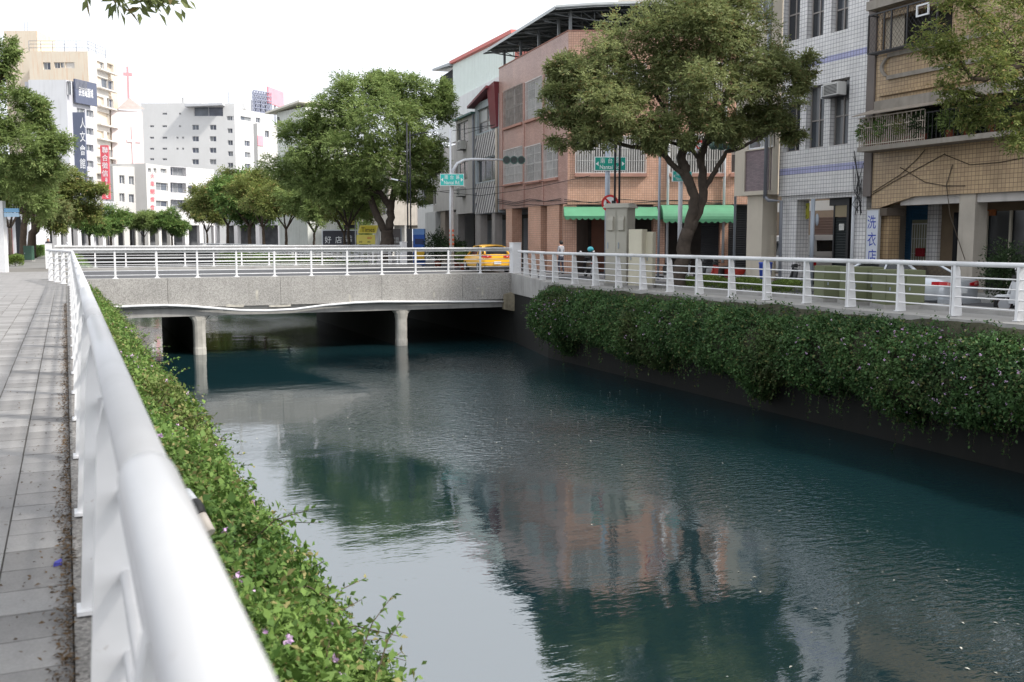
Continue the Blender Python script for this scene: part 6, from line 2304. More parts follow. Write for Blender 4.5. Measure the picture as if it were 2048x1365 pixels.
for k, c_ in enumerate('火車關懷會'):
    y0 = 347 + k * 15.7
    q = FRd.rect(300, y0, 308, y0 + 10)
    lettering(c_, FRd.P((q[0] + q[1]) / 2, (q[2] + q[3]) / 2, 0.15), FRd.u, FRd.n, (q[1] - q[0]), (q[3] - q[2]), REDI, t)
arcade(FRd, t, 2, WH2)
arcade(FRb, t, 3, BALC)
# arcades along this bank under the trees
for (x0, Z0, x1, Z1, top, lab) in ((96, 150, 160, 158, 9, 'low pale arcade row behind the woman'), (160, 160, 232, 172, 8, 'white arcade row with dark shop openings under the fresh green trees'), (430, 195, 560, 185, 9.5, 'low pale arcade row behind the far bank trees')):
    F_ = facpx(x0, Z0, x1, Z1)
    hs = [(F_.len * (i + 0.25) / 4, F_.len * (i + 0.75) / 4, 5.6, 7.2) for i in range(4)]
    t = block('arcade_row', lab, 'arcade', F_, top, GR1, hs, back=6, base=4.2)
    arcade(F_, t, 3, BALC, 4.2)

# white hotel block
HOT = mat('hotel_white', lin((206, 206, 206)), rough=0.85, var=0.05, scale=0.2, streak=0.15, streakcol=(0.5, 0.48, 0.45))
FHo = facpx(292, 275, 476, 275)
FHr = facpx(476, 275, 548, 290)
hs = []
for y in (228, 253, 276, 298, 319):
    if y > 228:
        hs.append(FHo.rect(300, y - 2, 308, y + 2))
    hs.append(FHo.rect(325, y - 2, 334, y + 2))
for y in (228, 253):
    hs.append(FHo.rect(358, y - 2, 362, y + 2))
for y in (276, 298):
    hs += [FHo.rect(353, y - 2, 357, y + 2), FHo.rect(364, y - 2, 368, y + 2)]
for x in (391, 426):
    for y in (255, 278, 301, 324):
        hs.append(FHo.rect(x - 6.5, y - 5, x + 6.5, y + 5.5))
for x, y, w_, h_ in ((460.5, 237, 7, 4.5), (460, 262, 5, 4.8), (460.5, 286, 5, 5), (461, 308, 5, 5), (461, 331, 5, 5)):
    hs.append(FHo.rect(x - w_, y - h_, x + w_, y + h_))
zt = FHo.sz(380, 207)[1]
terr = FHo.rect(388, 214, 446, 233)
t = block('hotel_block', 'big plain white hotel block with rows of small dark windows', 'hotel', FHo, zt, HOT, hs + [terr], back=18, cols=2)
hs2 = [FHr.rect(481, 234, 502, 242), FHr.rect(489, 282, 500, 293), FHr.rect(490, 305, 501, 316), FHr.rect(490, 328, 501, 338), FHr.rect(512, 236, 521, 246)]
m = MB()
FHr.wall(m, 0, FHr.len, 0, FHr.sz(500, 222)[1], hs2, rev=0.35, back=12)
m.build('wing_wall', HOT, t)
for h_ in hs2:
    FHr.window(t, h_, FARFR, FARGLASS, rev=0.35, cols=2, fw=0.12)
m = MB()
q = FHo.rect(375, 211, 472, 216)
m.hexa([FHo.P(q[0], q[2], 2.5), FHo.P(q[1] - 3, q[2] + 0.4, 2.5), FHo.P(q[1] - 3, q[2] + 0.4, -4), FHo.P(q[0], q[2], -4), FHo.P(q[0], q[3], 2.5), FHo.P(q[1] - 3, q[3] + 0.3, 2.5), FHo.P(q[1] - 3, q[3] + 0.3, -4), FHo.P(q[0], q[3], -4)])
m.build('terrace_canopy', mat('canopy_grey', lin((186, 188, 192)), rough=0.6, var=0.08), t)
for (x0, y0, x1, y1, mm) in ((335, 195, 365, 208, HOT), (366, 193, 402, 208, HOT), (414, 208, 432, 216, CREAMR), (446, 207, 490, 223, HOT)):
    q = FHo.rect(x0, y0, x1, y1, -4)
    m = MB()
    FHo.box(m, q[0], q[1], zt - 1.0, q[3], -10, -4)
    m.build('roof_house', mm, t)
m = MB()
s, z = FHo.sz(458, 207, -5)
m.tube([FHo.P(s, z, -5), FHo.P(s, z + 3, -5)], 0.1, 5)
m.build('mast', RAILG, t)
# roof billboards
FBi = facpx(508, 300, 544, 306)
FBp = facpx(544, 306, 574, 318)
bb = thing('roof_billboard', 'steel framed roof billboard with a pink side behind the stair tower', 'billboard', FBi.P(0, 20))
q = FBi.rect(508, 184, 543, 226)
m = MB()
for k in range(8):
    s = q[0] + (q[1] - q[0]) * k / 7
    FBi.box(m, s - 0.12, s + 0.12, q[2], q[3], -0.2, 0)
for k in range(6):
    z = q[2] + (q[3] - q[2]) * k / 5
    FBi.box(m, q[0], q[1], z - 0.12, z + 0.12, 0.001, 0.2)
m.build('frame', mat('billboard_steel', lin((140, 144, 162)), rough=0.6, var=0.1), bb)
m = MB()
FBi.box(m, q[0], q[1], q[2], q[3], -0.9, -0.6)
m.build('back_panel', mat('billboard_back', lin((190, 194, 208)), rough=0.6, var=0.1), bb)
q = FBp.rect(544, 182, 574, 214)
m = MB()
FBp.box(m, 0, FBp.len, q[2], q[3], -0.5, 0)
m.build('pink_panel', mat('billboard_pink', lin((240, 160, 172)), rough=0.6, var=0.1, scale=0.4), bb)
m = MB()
for F_, n_ in ((FBi, 4), (FBp, 3)):
    for k in range(n_):
        s = F_.len * (k + 0.5) / n_
        m.tube([F_.P(s, 0, -0.5), F_.P(s, q[2] + 0.2, -0.5)], 0.25, 5)
m.build('support', RAILG, bb)
F_ = facpx(520, 255, 574, 262)
t = block('annex_house', 'white annex with a pink strip left of the round tree', 'house', F_, F_.sz(540, 250)[1], WH2, [F_.rect(530, 262, 538, 275)], back=1.5)
m = MB()
q = F_.rect(516, 272, 527, 292, 0.2)
F_.box(m, max(q[0], 0), q[1], q[2], q[3], 0.01, 0.15)
m.build('pink_banner', mat('billboard_pink', (0.7, 0.3, 0.35)), t)
# ------------------------------------------------------------------ street furniture, vehicles, people
GREYSTEEL = mat('galvanised', lin((158, 166, 176)), rough=0.45, var=0.15, metal=0.2)
BLACKPOLE = mat('black_pole', lin((40, 42, 48)), rough=0.45, var=0.15)
SIGNG = mat('sign_green', lin((30, 150, 132)), rough=0.45, var=0.05)
SIGNG2 = mat('sign_green_bright', lin((60, 196, 186)), rough=0.45, var=0.05)
WINK2 = mat('sign_white_ink', (0.84, 0.85, 0.85), rough=0.5, var=0.02)
BODYG = mat('signal_green', lin((70, 100, 92)), rough=0.5, var=0.1)

def frame_at(px, Z, yaw=0.0):
    """a frontal little facade through pixel column px at distance Z, turned by yaw"""
    c = W(px, 480, Z)
    u = Vector((CY, -SY, 0))
    u = Matrix.Rotation(yaw, 3, 'Z') @ u
    a = c - u * 5
    b_ = c + u * 5
    return Fac((a.x, a.y), (b_.x, b_.y))

def road_sign(F, x0, y0, x1, y1, label, gm, pole_px, pole_top, pole_bot, pole_r, pm, tilt=0, group='green road name signs', en='Nantai Rd.'):
    h_ = F.rect(x0, y0, x1, y1)
    pp_ = F.sz(pole_px, (y0 + y1) / 2)[0]
    t = thing('road_sign', label, 'sign', F.P(pp_, RZ, -0.12), group)
    b = MB()
    b.tube([F.P(pp_, RZ, -0.14), F.P(pp_, F.sz(pole_px, pole_top)[1], -0.14)], pole_r, 12)
    b.build('pole', pm, t)
    b = MB()
    F.box(b, h_[0], h_[1], h_[2], h_[3], -0.05, 0)
    b.build('panel', WINK2, t)
    b = MB()
    e = 0.03
    F.box(b, h_[0] + e, h_[1] - e, h_[2] + e, h_[3] - e, 0.001, 0.006)
    b.build('green_face', gm, t)
    b = MB()
    w_, hh = h_[1] - h_[0], h_[3] - h_[2]
    zm = (h_[2] + h_[3]) / 2
    for s, d in ((h_[0] + w_ * 0.10, -1), (h_[1] - w_ * 0.10, 1)):
        b.poly([F.P(s + d * w_ * 0.06, zm, 0.008), F.P(s - d * w_ * 0.03, zm + hh * 0.16, 0.008), F.P(s - d * w_ * 0.03, zm - hh * 0.16, 0.008)])
    b.build('arrow', WINK2, t)
    for k, c_ in enumerate('南台路'):
        lettering(c_, F.P(h_[0] + w_ * (0.26 + 0.24 * k), zm + hh * 0.22, 0.008), F.u, F.n, w_ * 0.14, hh * 0.36, WINK2, t)
    lettering(en, F.P(h_[0] + w_ * 0.5, zm - hh * 0.23, 0.008), F.u, F.n, w_ * 0.66, hh * 0.3, WINK2, t)
    return t, pp_

# signal mast with curved arm and the bright sign at the far bridge corner
F = frame_at(900, 54)
t, ps = road_sign(F, 880, 348, 928, 372, 'bright green road name sign on the white mast at the bridge corner', SIGNG2, 901, 258, 535, 0.055, PIPEW)
mast = thing('traffic_signal', 'white curved mast carrying a horizontal three lens signal', 'traffic light', F.P(ps + 0.12, RZ, 0.0), 'traffic lights of the crossing')
b = MB()
x = lambda px, py: F.P(*F.sz(px, py), -0.3)
b.tube([F.P(ps + 0.03, RZ, -0.3), x(902, 400), x(903, 360), x(906, 340), x(914, 327), x(928, 320), x(945, 318), x(1006, 319)], [0.13, 0.12, 0.11, 0.10, 0.09, 0.08, 0.07, 0.05], 12)
b.build('mast', PIPEW, mast)
b = MB()
a0, a1 = F.sz(902, 500), F.sz(902, 455)
for k in range(5):
    z = a0[1] + (a1[1] - a0[1]) * k / 5
    b.tube([F.P(ps + 0.03, z, -0.3), F.P(ps + 0.03, z + 0.12, -0.3)], 0.134, 12)
b.build('warning_stripe', mat('orange_stripe', lin((216, 120, 96)), rough=0.6, var=0.1), mast)
def signal_head(F, x0, x1, y, n_, parent, yaw=0.0, d=-0.3, lens=True):
    h_ = F.rect(x0, y - 8, x1, y + 8, d)
    r_ = (h_[3] - h_[2]) / 2
    b = MB()
    step = (h_[1] - h_[0]) / n_
    for k in range(n_):
        c = F.P(h_[0] + step * (k + 0.5), (h_[2] + h_[3]) / 2, d)
        n_dir = F.n
        b.tube([c - n_dir * 0.12, c - n_dir * 0.06, c + n_dir * 0.22], [r_ * 0.7, r_ * 1.0, r_ * 1.02], 14, caps=True)
    o = b.build('signal_head', BODYG, parent)
    for k in range(n_):
        c = F.P(h_[0] + step * (k + 0.5), (h_[2] + h_[3]) / 2, d) + F.n * 0.225
        q = MB()
        q.tube([c, c + F.n * 0.004], r_ * 0.82, 14)
        q.build('lens', mat('dark_lens', (0.02, 0.03, 0.028), rough=0.25, var=0.1), o)
    return o
signal_head(F, 1006, 1050, 321, 3, mast)

# second sign, on a grey pole behind the big cabinet
F = frame_at(1218, 44)
road_sign(F, 1189, 314, 1252, 342, 'dark green road name sign on a grey pole above the big cabinet', SIGNG, 1216, 250, 540, 0.11, GREYSTEEL)
# third sign behind the forked tree, turned away, with a grey pole
F = frame_at(1366, 41, 0.35)
t, ps = road_sign(F, 1345, 342, 1384, 364, 'small green road name sign behind the forked trunk', SIGNG2, 1365, 285, 545, 0.09, PIPEW)
# prohibition signs
PROH = mat('sign_red', lin((206, 52, 52)), rough=0.5, var=0.06)
def disc_sign(name, label, px, py, r_px, Z, yaw, slash, square=False, group='red and white prohibition signs'):
    F = frame_at(px, Z, yaw)
    s, z = F.sz(px, py)
    r_ = r_px * Z / FPX
    t = thing(name, label, 'sign', F.P(s, z), group)
    def disc(rr, d, m_, nm, inner=0):
        b = MB()
        if square:
            F.box(b, s - rr, s + rr, z - rr, z + rr, d - 0.01, d)
        else:
            b.tube([F.P(s, z, d - 0.01), F.P(s, z, d)], rr, 28)
        return b.build(nm, m_, t)
    disc(r_, 0, PROH, 'rim')
    disc(r_ * (0.74 if not square else 0.8), 0.006, WINK2, 'field')
    if slash:
        b = MB()
        c, k = F.P(s, z, 0.01), r_ * 0.78
        d1 = (F.u * 0.7 - Vector((0, 0, 0.7)))
        d2 = (F.u * 0.7 + Vector((0, 0, 0.7))) * 0.14
        b.poly([c - d1 * k - d2 * k, c + d1 * k - d2 * k, c + d1 * k + d2 * k, c - d1 * k + d2 * k])
        b.build('slash', PROH, t)
        b = MB()
        for a_, w_ in ((-0.3, 0.13), (0.32, 0.13)):
            F.box(b, s + r_ * (a_ - w_), s + r_ * (a_ + w_), z - r_ * 0.25, z + r_ * 0.3, 0.0075, 0.0085)
        b.build('symbol', BLACKPAINT, t)
    return t
t = disc_sign('prohibition_sign', 'red and white square prohibition sign half hidden in the tree crown', 1321, 258, 19, 42, 0.0, True, True)
b = MB(); F = frame_at(1321, 42); s, z = F.sz(1321, 258)
b.tube([F.P(s, RZ, -0.06), F.P(s, z, -0.06)], 0.05, 8); b.build('pole', GREYSTEEL, t)
t = disc_sign('prohibition_sign', 'round red rimmed sign seen side on behind the tree fork', 1399, 300, 19, 42, -1.0, True)
b = MB(); F = frame_at(1440, 42)
s, z = F.sz(1399, 300); b.tube([F.P(s, z, -0.05), F.P(F.sz(1366, 300)[0], z - 0.2, -0.05)], 0.05, 8); b.build('arm', PIPEW, t)
t = disc_sign('prohibition_sign', 'round red prohibition sign low behind the big grey cabinet', 1220, 407, 17, 40, 0.0, True)
b = MB(); F = frame_at(1220, 40); s, z = F.sz(1220, 407)
b.tube([F.P(s, RZ, -0.06), F.P(s, z + 0.3, -0.06)], 0.04, 8); b.build('pole', GREYSTEEL, t)
# signal seen from behind, right of the fork
F = frame_at(1440, 43, 0.6)
mast = thing('traffic_signal', 'dark green signal head seen from behind right of the tree fork', 'traffic light', F.P(F.sz(1470, 293)[0], RZ), 'traffic lights of the crossing')
signal_head(F, 1418, 1466, 293, 3, mast, d=0)
b = MB()
s, z = F.sz(1470, 293)
b.tube([F.P(F.sz(1418, 293)[0], z, -0.1), F.P(s, z, -0.1), F.P(s + 0.2, z - 0.3, -0.1), F.P(s + 0.2, RZ, -0.1)], 0.055, 8)
b.build('mast', GREYSTEEL, mast)

# lamp posts: twin black shafts with two led arms
def lamp_post(label, px, Z, top, arm1, arm2, base_z, body_top):
    F = frame_at(px, Z)
    s = F.sz(px, 400)[0]
    zt = F.sz(px, top)[1]
    t = thing('lamp_post', label, 'lamp post', F.P(s, base_z), 'black twin shaft lamp posts')
    for k, o in enumerate((-0.09, 0.09)):
        b = MB()
        b.tube([F.P(s + o, base_z + 1.0, 0), F.P(s + o, zt if k == 0 else zt - 0.5, 0)], 0.045, 8)
        b.build('shaft', BLACKPOLE, t)
    b = MB()
    zb = F.sz(px, body_top)[1]
    F.box(b, s - 0.16, s + 0.16, base_z, zb, -0.12, 0.12)
    b.build('base', BLACKPOLE, t)
    for (x0, y0, x1, y1) in (arm1, arm2):
        if x0 is None:
            continue
        a, e = F.sz(x0, y0), F.sz(x1, y1)
        b = MB()
        b.tube([F.P(a[0], a[1]), F.P(a[0] + (e[0] - a[0]) * 0.65, a[1] + (e[1] - a[1]) * 0.65)], 0.035, 6)
        ar = b.build('arm', BLACKPOLE, t)
        b = MB()
        p, q = F.P(a[0] + (e[0] - a[0]) * 0.58, a[1] + (e[1] - a[1]) * 0.58), F.P(*e)
        d = (q - p)
        b.hexa([p + Vector((0, 0, -.03)) + F.n * .1, q + Vector((0, 0, -.02)) + F.n * .07, q + Vector((0, 0, -.02)) - F.n * .07, p + Vector((0, 0, -.03)) - F.n * .1,
                p + Vector((0, 0, .06)) + F.n * .07, q + Vector((0, 0, .03)) + F.n * .05, q + Vector((0, 0, .03)) - F.n * .05, p + Vector((0, 0, .06)) - F.n * .07])
        b.build('lamp_head', mat('led_head', lin((214, 218, 222)), rough=0.4, var=0.05), ar)
    return t
lamp_post('black twin shaft lamp post with two white heads beside the round tree', 818, 60, 246, (820, 272, 884, 258), (816, 366, 782, 358), RZ, 458)
lamp_post('black twin shaft lamp post above the big grey cabinet, top lost in leaves', 1234, 40, 120, (1236, 160, 1300, 140), (None, 0, 0, 0), RZ, 470)
lamp_post('black lamp post by the blue and white sign at the promenade edge', 34, 76, 300, (36, 330, 70, 318), (None, 0, 0, 0), 0.0, 432)

# big grey control cabinet and the two smaller cream ones
def cabinet(name, label, px0, px1, py0, x, y_depth, m_, roof, vents, doors, z0=RZ, group=None, yaw=0.0):
    """stands on the pavement with its broad face turned to the camera side"""
    c = onx((px0 + px1) / 2, 520, x)
    F = frame_at((px0 + px1) / 2, (c - CAM).dot(Vector((SY, CY, 0))), yaw)
    h_ = F.rect(px0, py0, px1, 560)
    t = thing(name, label, 'cabinet', F.P((h_[0] + h_[1]) / 2, z0), group)
    b = MB()
    F.box(b, h_[0], h_[1], z0 + 0.1, h_[3], -y_depth, 0)
    b.build('body', m_, t)
    b = MB()
    F.box(b, h_[0] - 0.03, h_[1] + 0.03, z0, z0 + 0.099, -y_depth - 0.03, 0.03)
    b.build('plinth', CONC, t)
    if roof:
        b = MB()
        e = 0.09
        z1 = h_[3]
        b.hexa([F.P(h_[0] - e, z1 + 0.001, e), F.P(h_[1] + e, z1 + 0.001, e), F.P(h_[1] + e, z1 + 0.001, -y_depth - e), F.P(h_[0] - e, z1 + 0.001, -y_depth - e),
                F.P(h_[0] - e + 0.06, z1 + 0.16, e - 0.1), F.P(h_[1] + e - 0.06, z1 + 0.16, e - 0.1), F.P(h_[1] + e - 0.06, z1 + 0.16, -y_depth - e + 0.1), F.P(h_[0] - e + 0.06, z1 + 0.16, -y_depth - e + 0.1)])
        b.build('roof', m_, t)
    w_ = h_[1] - h_[0]
    for k in range(doors):
        a, c_ = h_[0] + w_ * k / doors + 0.02, h_[0] + w_ * (k + 1) / doors - 0.02
        b = MB()
        F.box(b, a, c_, z0 + 0.16, h_[3] - 0.08, 0.002, 0.022)
        dr = b.build('door', m_, t)
        b = MB()
        F.box(b, a + 0.06, a + 0.09, z0 + (h_[3] - z0) * 0.48, z0 + (h_[3] - z0) * 0.56, 0.023, 0.05)
        b.build('handle', GREYSTEEL, dr)
        if vents:
            b = MB()
            zc = z0 + (h_[3] - z0) * 0.8
            b.prism([F.P(a + 0.08, zc - 0.28, 0.023), F.P(a + 0.08, zc - 0.24, 0.14), F.P(a + 0.08, zc + 0.12, 0.14), F.P(a + 0.08, zc + 0.25, 0.06), F.P(a + 0.08, zc + 0.27, 0.023)], F.u * (c_ - a - 0.16))
            b.build('vent_hood', m_, dr)
    return t
CABG = mat('cabinet_grey', lin((186, 182, 170)), rough=0.55, var=0.07, scale=1.5, streak=0.12)
CABC = mat('cabinet_cream', lin((206, 200, 180)), rough=0.55, var=0.06, scale=1.5, streak=0.1)
cabinet('control_cabinet', 'tall grey traffic control cabinet with two hooded vents', 1211, 1254, 416, 18.3, 0.95, CABG, True, True, 2, yaw=-0.42)
cabinet('control_cabinet', 'narrow cream cabinet leaning against the tall grey one', 1257, 1284, 459, 18.0, 0.6, CABC, False, False, 1, yaw=-0.42)
cabinet('control_cabinet', 'small cream box cabinet behind the narrow cream one', 1290, 1305, 464, 18.6, 0.4, CABC, False, False, 1, yaw=-0.42)
OLIVE = mat('olive_transformer', lin((108, 114, 84)), rough=0.6, var=0.1, scale=1.5, streak=0.2)
cabinet('transformer_box', 'olive green transformer box next to the white tiled column', 1649, 1692, 533, 18.9, 0.9, OLIVE, False, False, 1, group='olive transformer boxes')
cabinet('transformer_box', 'wide olive green transformer box in the middle of the three', 1703, 1768, 535, 18.75, 0.9, OLIVE, False, False, 2, group='olive transformer boxes')
cabinet('transformer_box', 'olive green transformer box nearest to the silver car', 1772, 1851, 541, 18.6, 0.9, OLIVE, False, False, 2, group='olive transformer boxes')
cabinet('control_cabinet', 'dark green cabinet on the promenade under the brown trunked trees', 48, 64, 492, W(56, 500, 70).x, 0.4, mat('cabinet_green', lin((62, 92, 78)), rough=0.5, var=0.08), False, False, 1, z0=0.0)

# low clipped hedges in the planter strip and on the promenade
def low_hedge(label, x0, x1, y0, y1, z0, h, lm, seed, n_=9000, leaf=0.05):
    g_ = np.random.default_rng(seed)
    t = thing('low_hedge', label, 'hedge', ((x0 + x1) / 2, (y0 + y1) / 2, z0), 'low clipped hedges')
    base = np.array(t.location)
    p = np.stack([g_.uniform(x0, x1, n_), g_.uniform(y0, y1, n_), z0 + h * g_.random(n_) ** 0.4], 1)
    p[:, 2] += 0.07 * np.sin(p[:, 1] * 3.1 + seed) + 0.04 * np.sin(p[:, 0] * 9)
    q_ = leafquads(p - base, g_.normal(size=(n_, 3)) + np.array([0, 0, .6]), g_.normal(size=(n_, 3)) + np.array([0, 0, 1]), leaf * g_.uniform(.7, 1.3, n_), leaf * 0.6 * g_.uniform(.7, 1.3, n_))
    o = bpy.data.objects.new('foliage', fastmesh('foliage', q_, 4, lm)); COL.objects.link(o); o.parent = t; o['kind'] = 'stuff'
    b = MB()
    for k in range(int((y1 - y0) / 0.5) + 1):
        yy_ = y0 + 0.1 + k * 0.5
        b.tube([((x0 + x1) / 2, yy_, z0 - 0.02), ((x0 + x1) / 2 + g_.normal() * .06, yy_ + g_.normal() * .05, z0 + h * 0.7)], [0.012, 0.006], 5)
    b.build('stem', TWIG, t, kind='stuff')
    return t
LOWH = leafmat('low_hedge_leaf', (0.055, 0.10, 0.02), (0.20, 0.27, 0.06), trans=0.25)
low_hedge('clipped yellow green hedge in the planter right of the forked tree', 19.35, 20.0, 23.4, 29.4, RZ, 0.42, LOWH, 41, 15000)
low_hedge('clipped yellow green hedge behind the silver car', 18.4, 18.9, 9.0, 14.2, RZ, 0.38, LOWH, 42, 12000)
p = W(74, 510, 88)
low_hedge('clipped bright green hedge beside the woman', p.x - 0.5, p.x + 0.6, p.y - 6, p.y + 10, 0.0, 0.9, LF_L, 43, 9000, 0.12)
p = W(31, 530, 58)
low_hedge('small clipped bush at the foot of the black lamp post', p.x - 0.45, p.x + 0.45, p.y - 0.4, p.y + 0.4, 0.0, 0.6, LOWH, 44, 4000, 0.07)

# ---- vehicles
TYRE = mat('tyre', (0.018, 0.018, 0.019), rough=0.85, var=0.15)
RIM = mat('wheel_rim', (0.42, 0.43, 0.45), rough=0.35, var=0.1, metal=0.6)
CARGLASS = glassmat('car_glass', (0.014, 0.016, 0.018), 0.05)
TAIL = mat('tail_light', lin((190, 30, 38)), rough=0.2, var=0.1)
TAILC = mat('tail_light_pink', lin((226, 150, 140)), rough=0.2, var=0.1)
PLATE = mat('number_plate', lin((224, 226, 228)), rough=0.5, var=0.04)
BLACKPL = mat('black_plastic', (0.02, 0.02, 0.021), rough=0.6, var=0.15)

def car(label, loc, rz, kind, paint, plate='', name='parked_car', cat='car', scale=1.0, lower=None):
    t = thing(name, label, cat, loc, None, rz)
    t.scale = (scale, scale, scale * (0.94 if kind == 'sedan' else 1))
    def obj(mb, nm, m_, par=t, sub=0):
        o = bpy.data.objects.new(nm, mb.mesh(nm, m_))
        COL.objects.link(o); o.parent = par
        if sub:
            md = o.modifiers.new('smooth', 'SUBSURF'); md.levels = sub; md.render_levels = sub
        return o
    if kind == 'sedan':
        st = [(0, .66, .36, .62, .80), (.05, .80, .25, .66, .93), (.35, .86, .21, .69, .985), (1.1, .885, .2, .72, .97), (2.4, .885, .2, .72, .95), (3.4, .87, .2, .70, .93), (4.25, .82, .22, .60, .80), (4.6, .66, .3, .5, .62)]
        gh = [(.62, .74, .60, 0.99, .96), (1.30, .78, .56, 1.36, .95), (2.25, .79, .59, 1.42, .94), (2.95, .79, .56, 1.36, .93), (3.65, .74, .58, .95, .92)]
    elif kind == 'hatch':
        st = [(0, .68, .42, .70, .92), (.06, .82, .30, .74, 1.02), (.4, .87, .24, .76, 1.05), (1.2, .885, .22, .76, 1.03), (2.4, .885, .22, .76, 1.0), (3.3, .87, .22, .74, .98), (4.1, .82, .25, .66, .86), (4.4, .66, .34, .55, .68)]
        gh = [(.10, .70, .56, 1.05, 1.02), (.55, .76, .57, 1.44, 1.02), (1.4, .79, .60, 1.53, 1.0), (2.5, .79, .58, 1.47, .98), (3.35, .74, .60, 1.0, .96)]
    else:
        st = [(0, .74, .34, .90, 1.05), (.06, .82, .26, .90, 1.08), (.4, .84, .24, .90, 1.08), (1.5, .85, .24, .9, 1.08), (2.6, .85, .24, .9, 1.06), (3.3, .84, .24, .82, 1.0), (3.8, .78, .28, .7, .86), (4.0, .66, .34, .6, .7)]
        gh = [(.03, .78, .70, 1.1, 1.06), (.16, .80, .70, 1.80, 1.06), (1.5, .80, .72, 1.86, 1.06), (2.5, .80, .68, 1.80, 1.04), (3.3, .76, .66, 1.02, .98)]
    b = MB()
    def ring(y, w, zb, zs, zt):
        half = [(0, zb), (w * .86, zb), (w, zb + .14), (w, zs), (w * .95, zt - .04), (w * .8, zt), (0, zt + .025)]
        return [(x, y, z) for x, z in half] + [(-x, y, z) for x, z in reversed(half[1:-1])]
    rings = [ring(*s) for s in st]
    n_ = len(rings[0])
    for r_ in rings:
        b.v += r_
    for k in range(len(rings) - 1):
        for j in range(n_):
            b.f.append((k * n_ + j, (k + 1) * n_ + j, (k + 1) * n_ + (j + 1) % n_, k * n_ + (j + 1) % n_)); b.smooth.append(True)
    b.f.append(tuple(range(n_))); b.smooth.append(True)
    b.f.append(tuple((len(rings) - 1) * n_ + j for j in reversed(range(n_)))); b.smooth.append(True)
    body = obj(b, 'body', paint, sub=2)
    # cabin glass and painted roof
    b = MB()
    for y, wb, wt, zt, zb in gh:
        b.v += [(-wb, y, zb - .03), (-wt, y, zt - .03), (wt, y, zt - .03), (wb, y, zb - .03)]
    for k in range(len(gh) - 1):
        for j in range(3):
            b.f.append((k * 4 + j, k * 4 + j + 1, (k + 1) * 4 + j + 1, (k + 1) * 4 + j)); b.smooth.append(False)
    obj(b, 'cabin_glass', CARGLASS)
    b = MB()
    rr = gh[1:-1]
    for y, wb, wt, zt, zb in rr:
        b.v += [(-wt - .02, y, zt - .05), (-wt + .06, y, zt), (0, y, zt + .03), (wt - .06, y, zt), (wt + .02, y, zt - .05)]
    for k in range(len(rr) - 1):
        for j in range(4):
            b.f.append((k * 5 + j, k * 5 + j + 1, (k + 1) * 5 + j + 1, (k + 1) * 5 + j)); b.smooth.append(True)
    obj(b, 'roof', paint)
    b = MB()
    for sx in (-1, 1):
        for k0, k1 in ((0, 1), (4, 3)):
            p, q = gh[k0], gh[k1]
            b.tube([(sx * p[1] * .99, p[0], p[4] - .02), (sx * (q[2] + .01), q[0], q[3] - .03)], [.055, .04], 6)
        mid = (gh[1][0] + gh[2][0]) / 2 + .25
        b.tube([(sx * gh[2][1], mid, gh[2][4] - .03), (sx * (gh[2][2] + .015), mid - .05, gh[2][3] - .04)], .03, 6)
        b.tube([(sx * (r_[2] + .01), r_[0], r_[3] - .04) for r_ in rr], .03, 6)
        if kind != 'sedan':
            b.tube([(sx * gh[1][1] * .99, .62, gh[1][4]), (sx * (gh[1][2] + .02), .72, gh[1][3] - .03)], .09, 6)
    obj(b, 'pillar', paint)
    if kind == 'van':
        b = MB()
        for sx in (-1, 1):
            b.hexa([(sx * .58, -.02, 1.04), (sx * .83, .05, 1.04), (sx * .84, .30, 1.04), (sx * .58, .10, 1.04), (sx * .52, .10, 1.84), (sx * .73, .16, 1.80), (sx * .74, .40, 1.82), (sx * .52, .30, 1.86)])
            b.hexa([(sx * .80, 1.25, 1.04), (sx * .85, 1.25, 1.04), (sx * .85, 1.45, 1.04), (sx * .80, 1.45, 1.04), (sx * .70, 1.25, 1.82), (sx * .75, 1.25, 1.80), (sx * .75, 1.45, 1.80), (sx * .70, 1.45, 1.82)])
            b.hexa([(sx * .70, .3, 1.62), (sx * .78, .3, 1.62), (sx * .78, 2.4, 1.62), (sx * .70, 2.4, 1.62), (sx * .66, .3, 1.86), (sx * .74, .3, 1.80), (sx * .74, 2.4, 1.80), (sx * .66, 2.4, 1.86)])
        b.hexa([(-.6, .05, 1.66), (.6, .05, 1.66), (.6, .2, 1.66), (-.6, .2, 1.66), (-.6, .12, 1.86), (.6, .12, 1.86), (.6, .3, 1.88), (-.6, .3, 1.88)])
        b.hexa([(-.6, -.02, 1.0), (.6, -.02, 1.0), (.6, .1, 1.0), (-.6, .1, 1.0), (-.6, .0, 1.2), (.6, .0, 1.2), (.6, .1, 1.2), (-.6, .1, 1.2)])
        obj(b, 'rear_frame', paint)
    # wheels
    wy = (.85, 3.45) if kind != 'van' else (.7, 3.1)
    for y in wy:
        for sx in (-1, 1):
            b = MB()
            b.tube([(sx * .68, y, .30), (sx * .70, y, .30), (sx * .86, y, .30), (sx * .885, y, .30)], [.27, .30, .30, .27], 18)
            w_ = obj(b, 'wheel', TYRE)
            b = MB()
            b.tube([(sx * .884, y, .30), (sx * .892, y, .30)], [.19, .17], 14)
            obj(b, 'rim', RIM, w_)
    # rear end
    zl = {'sedan': .80, 'hatch': .92, 'van': .80}[kind]
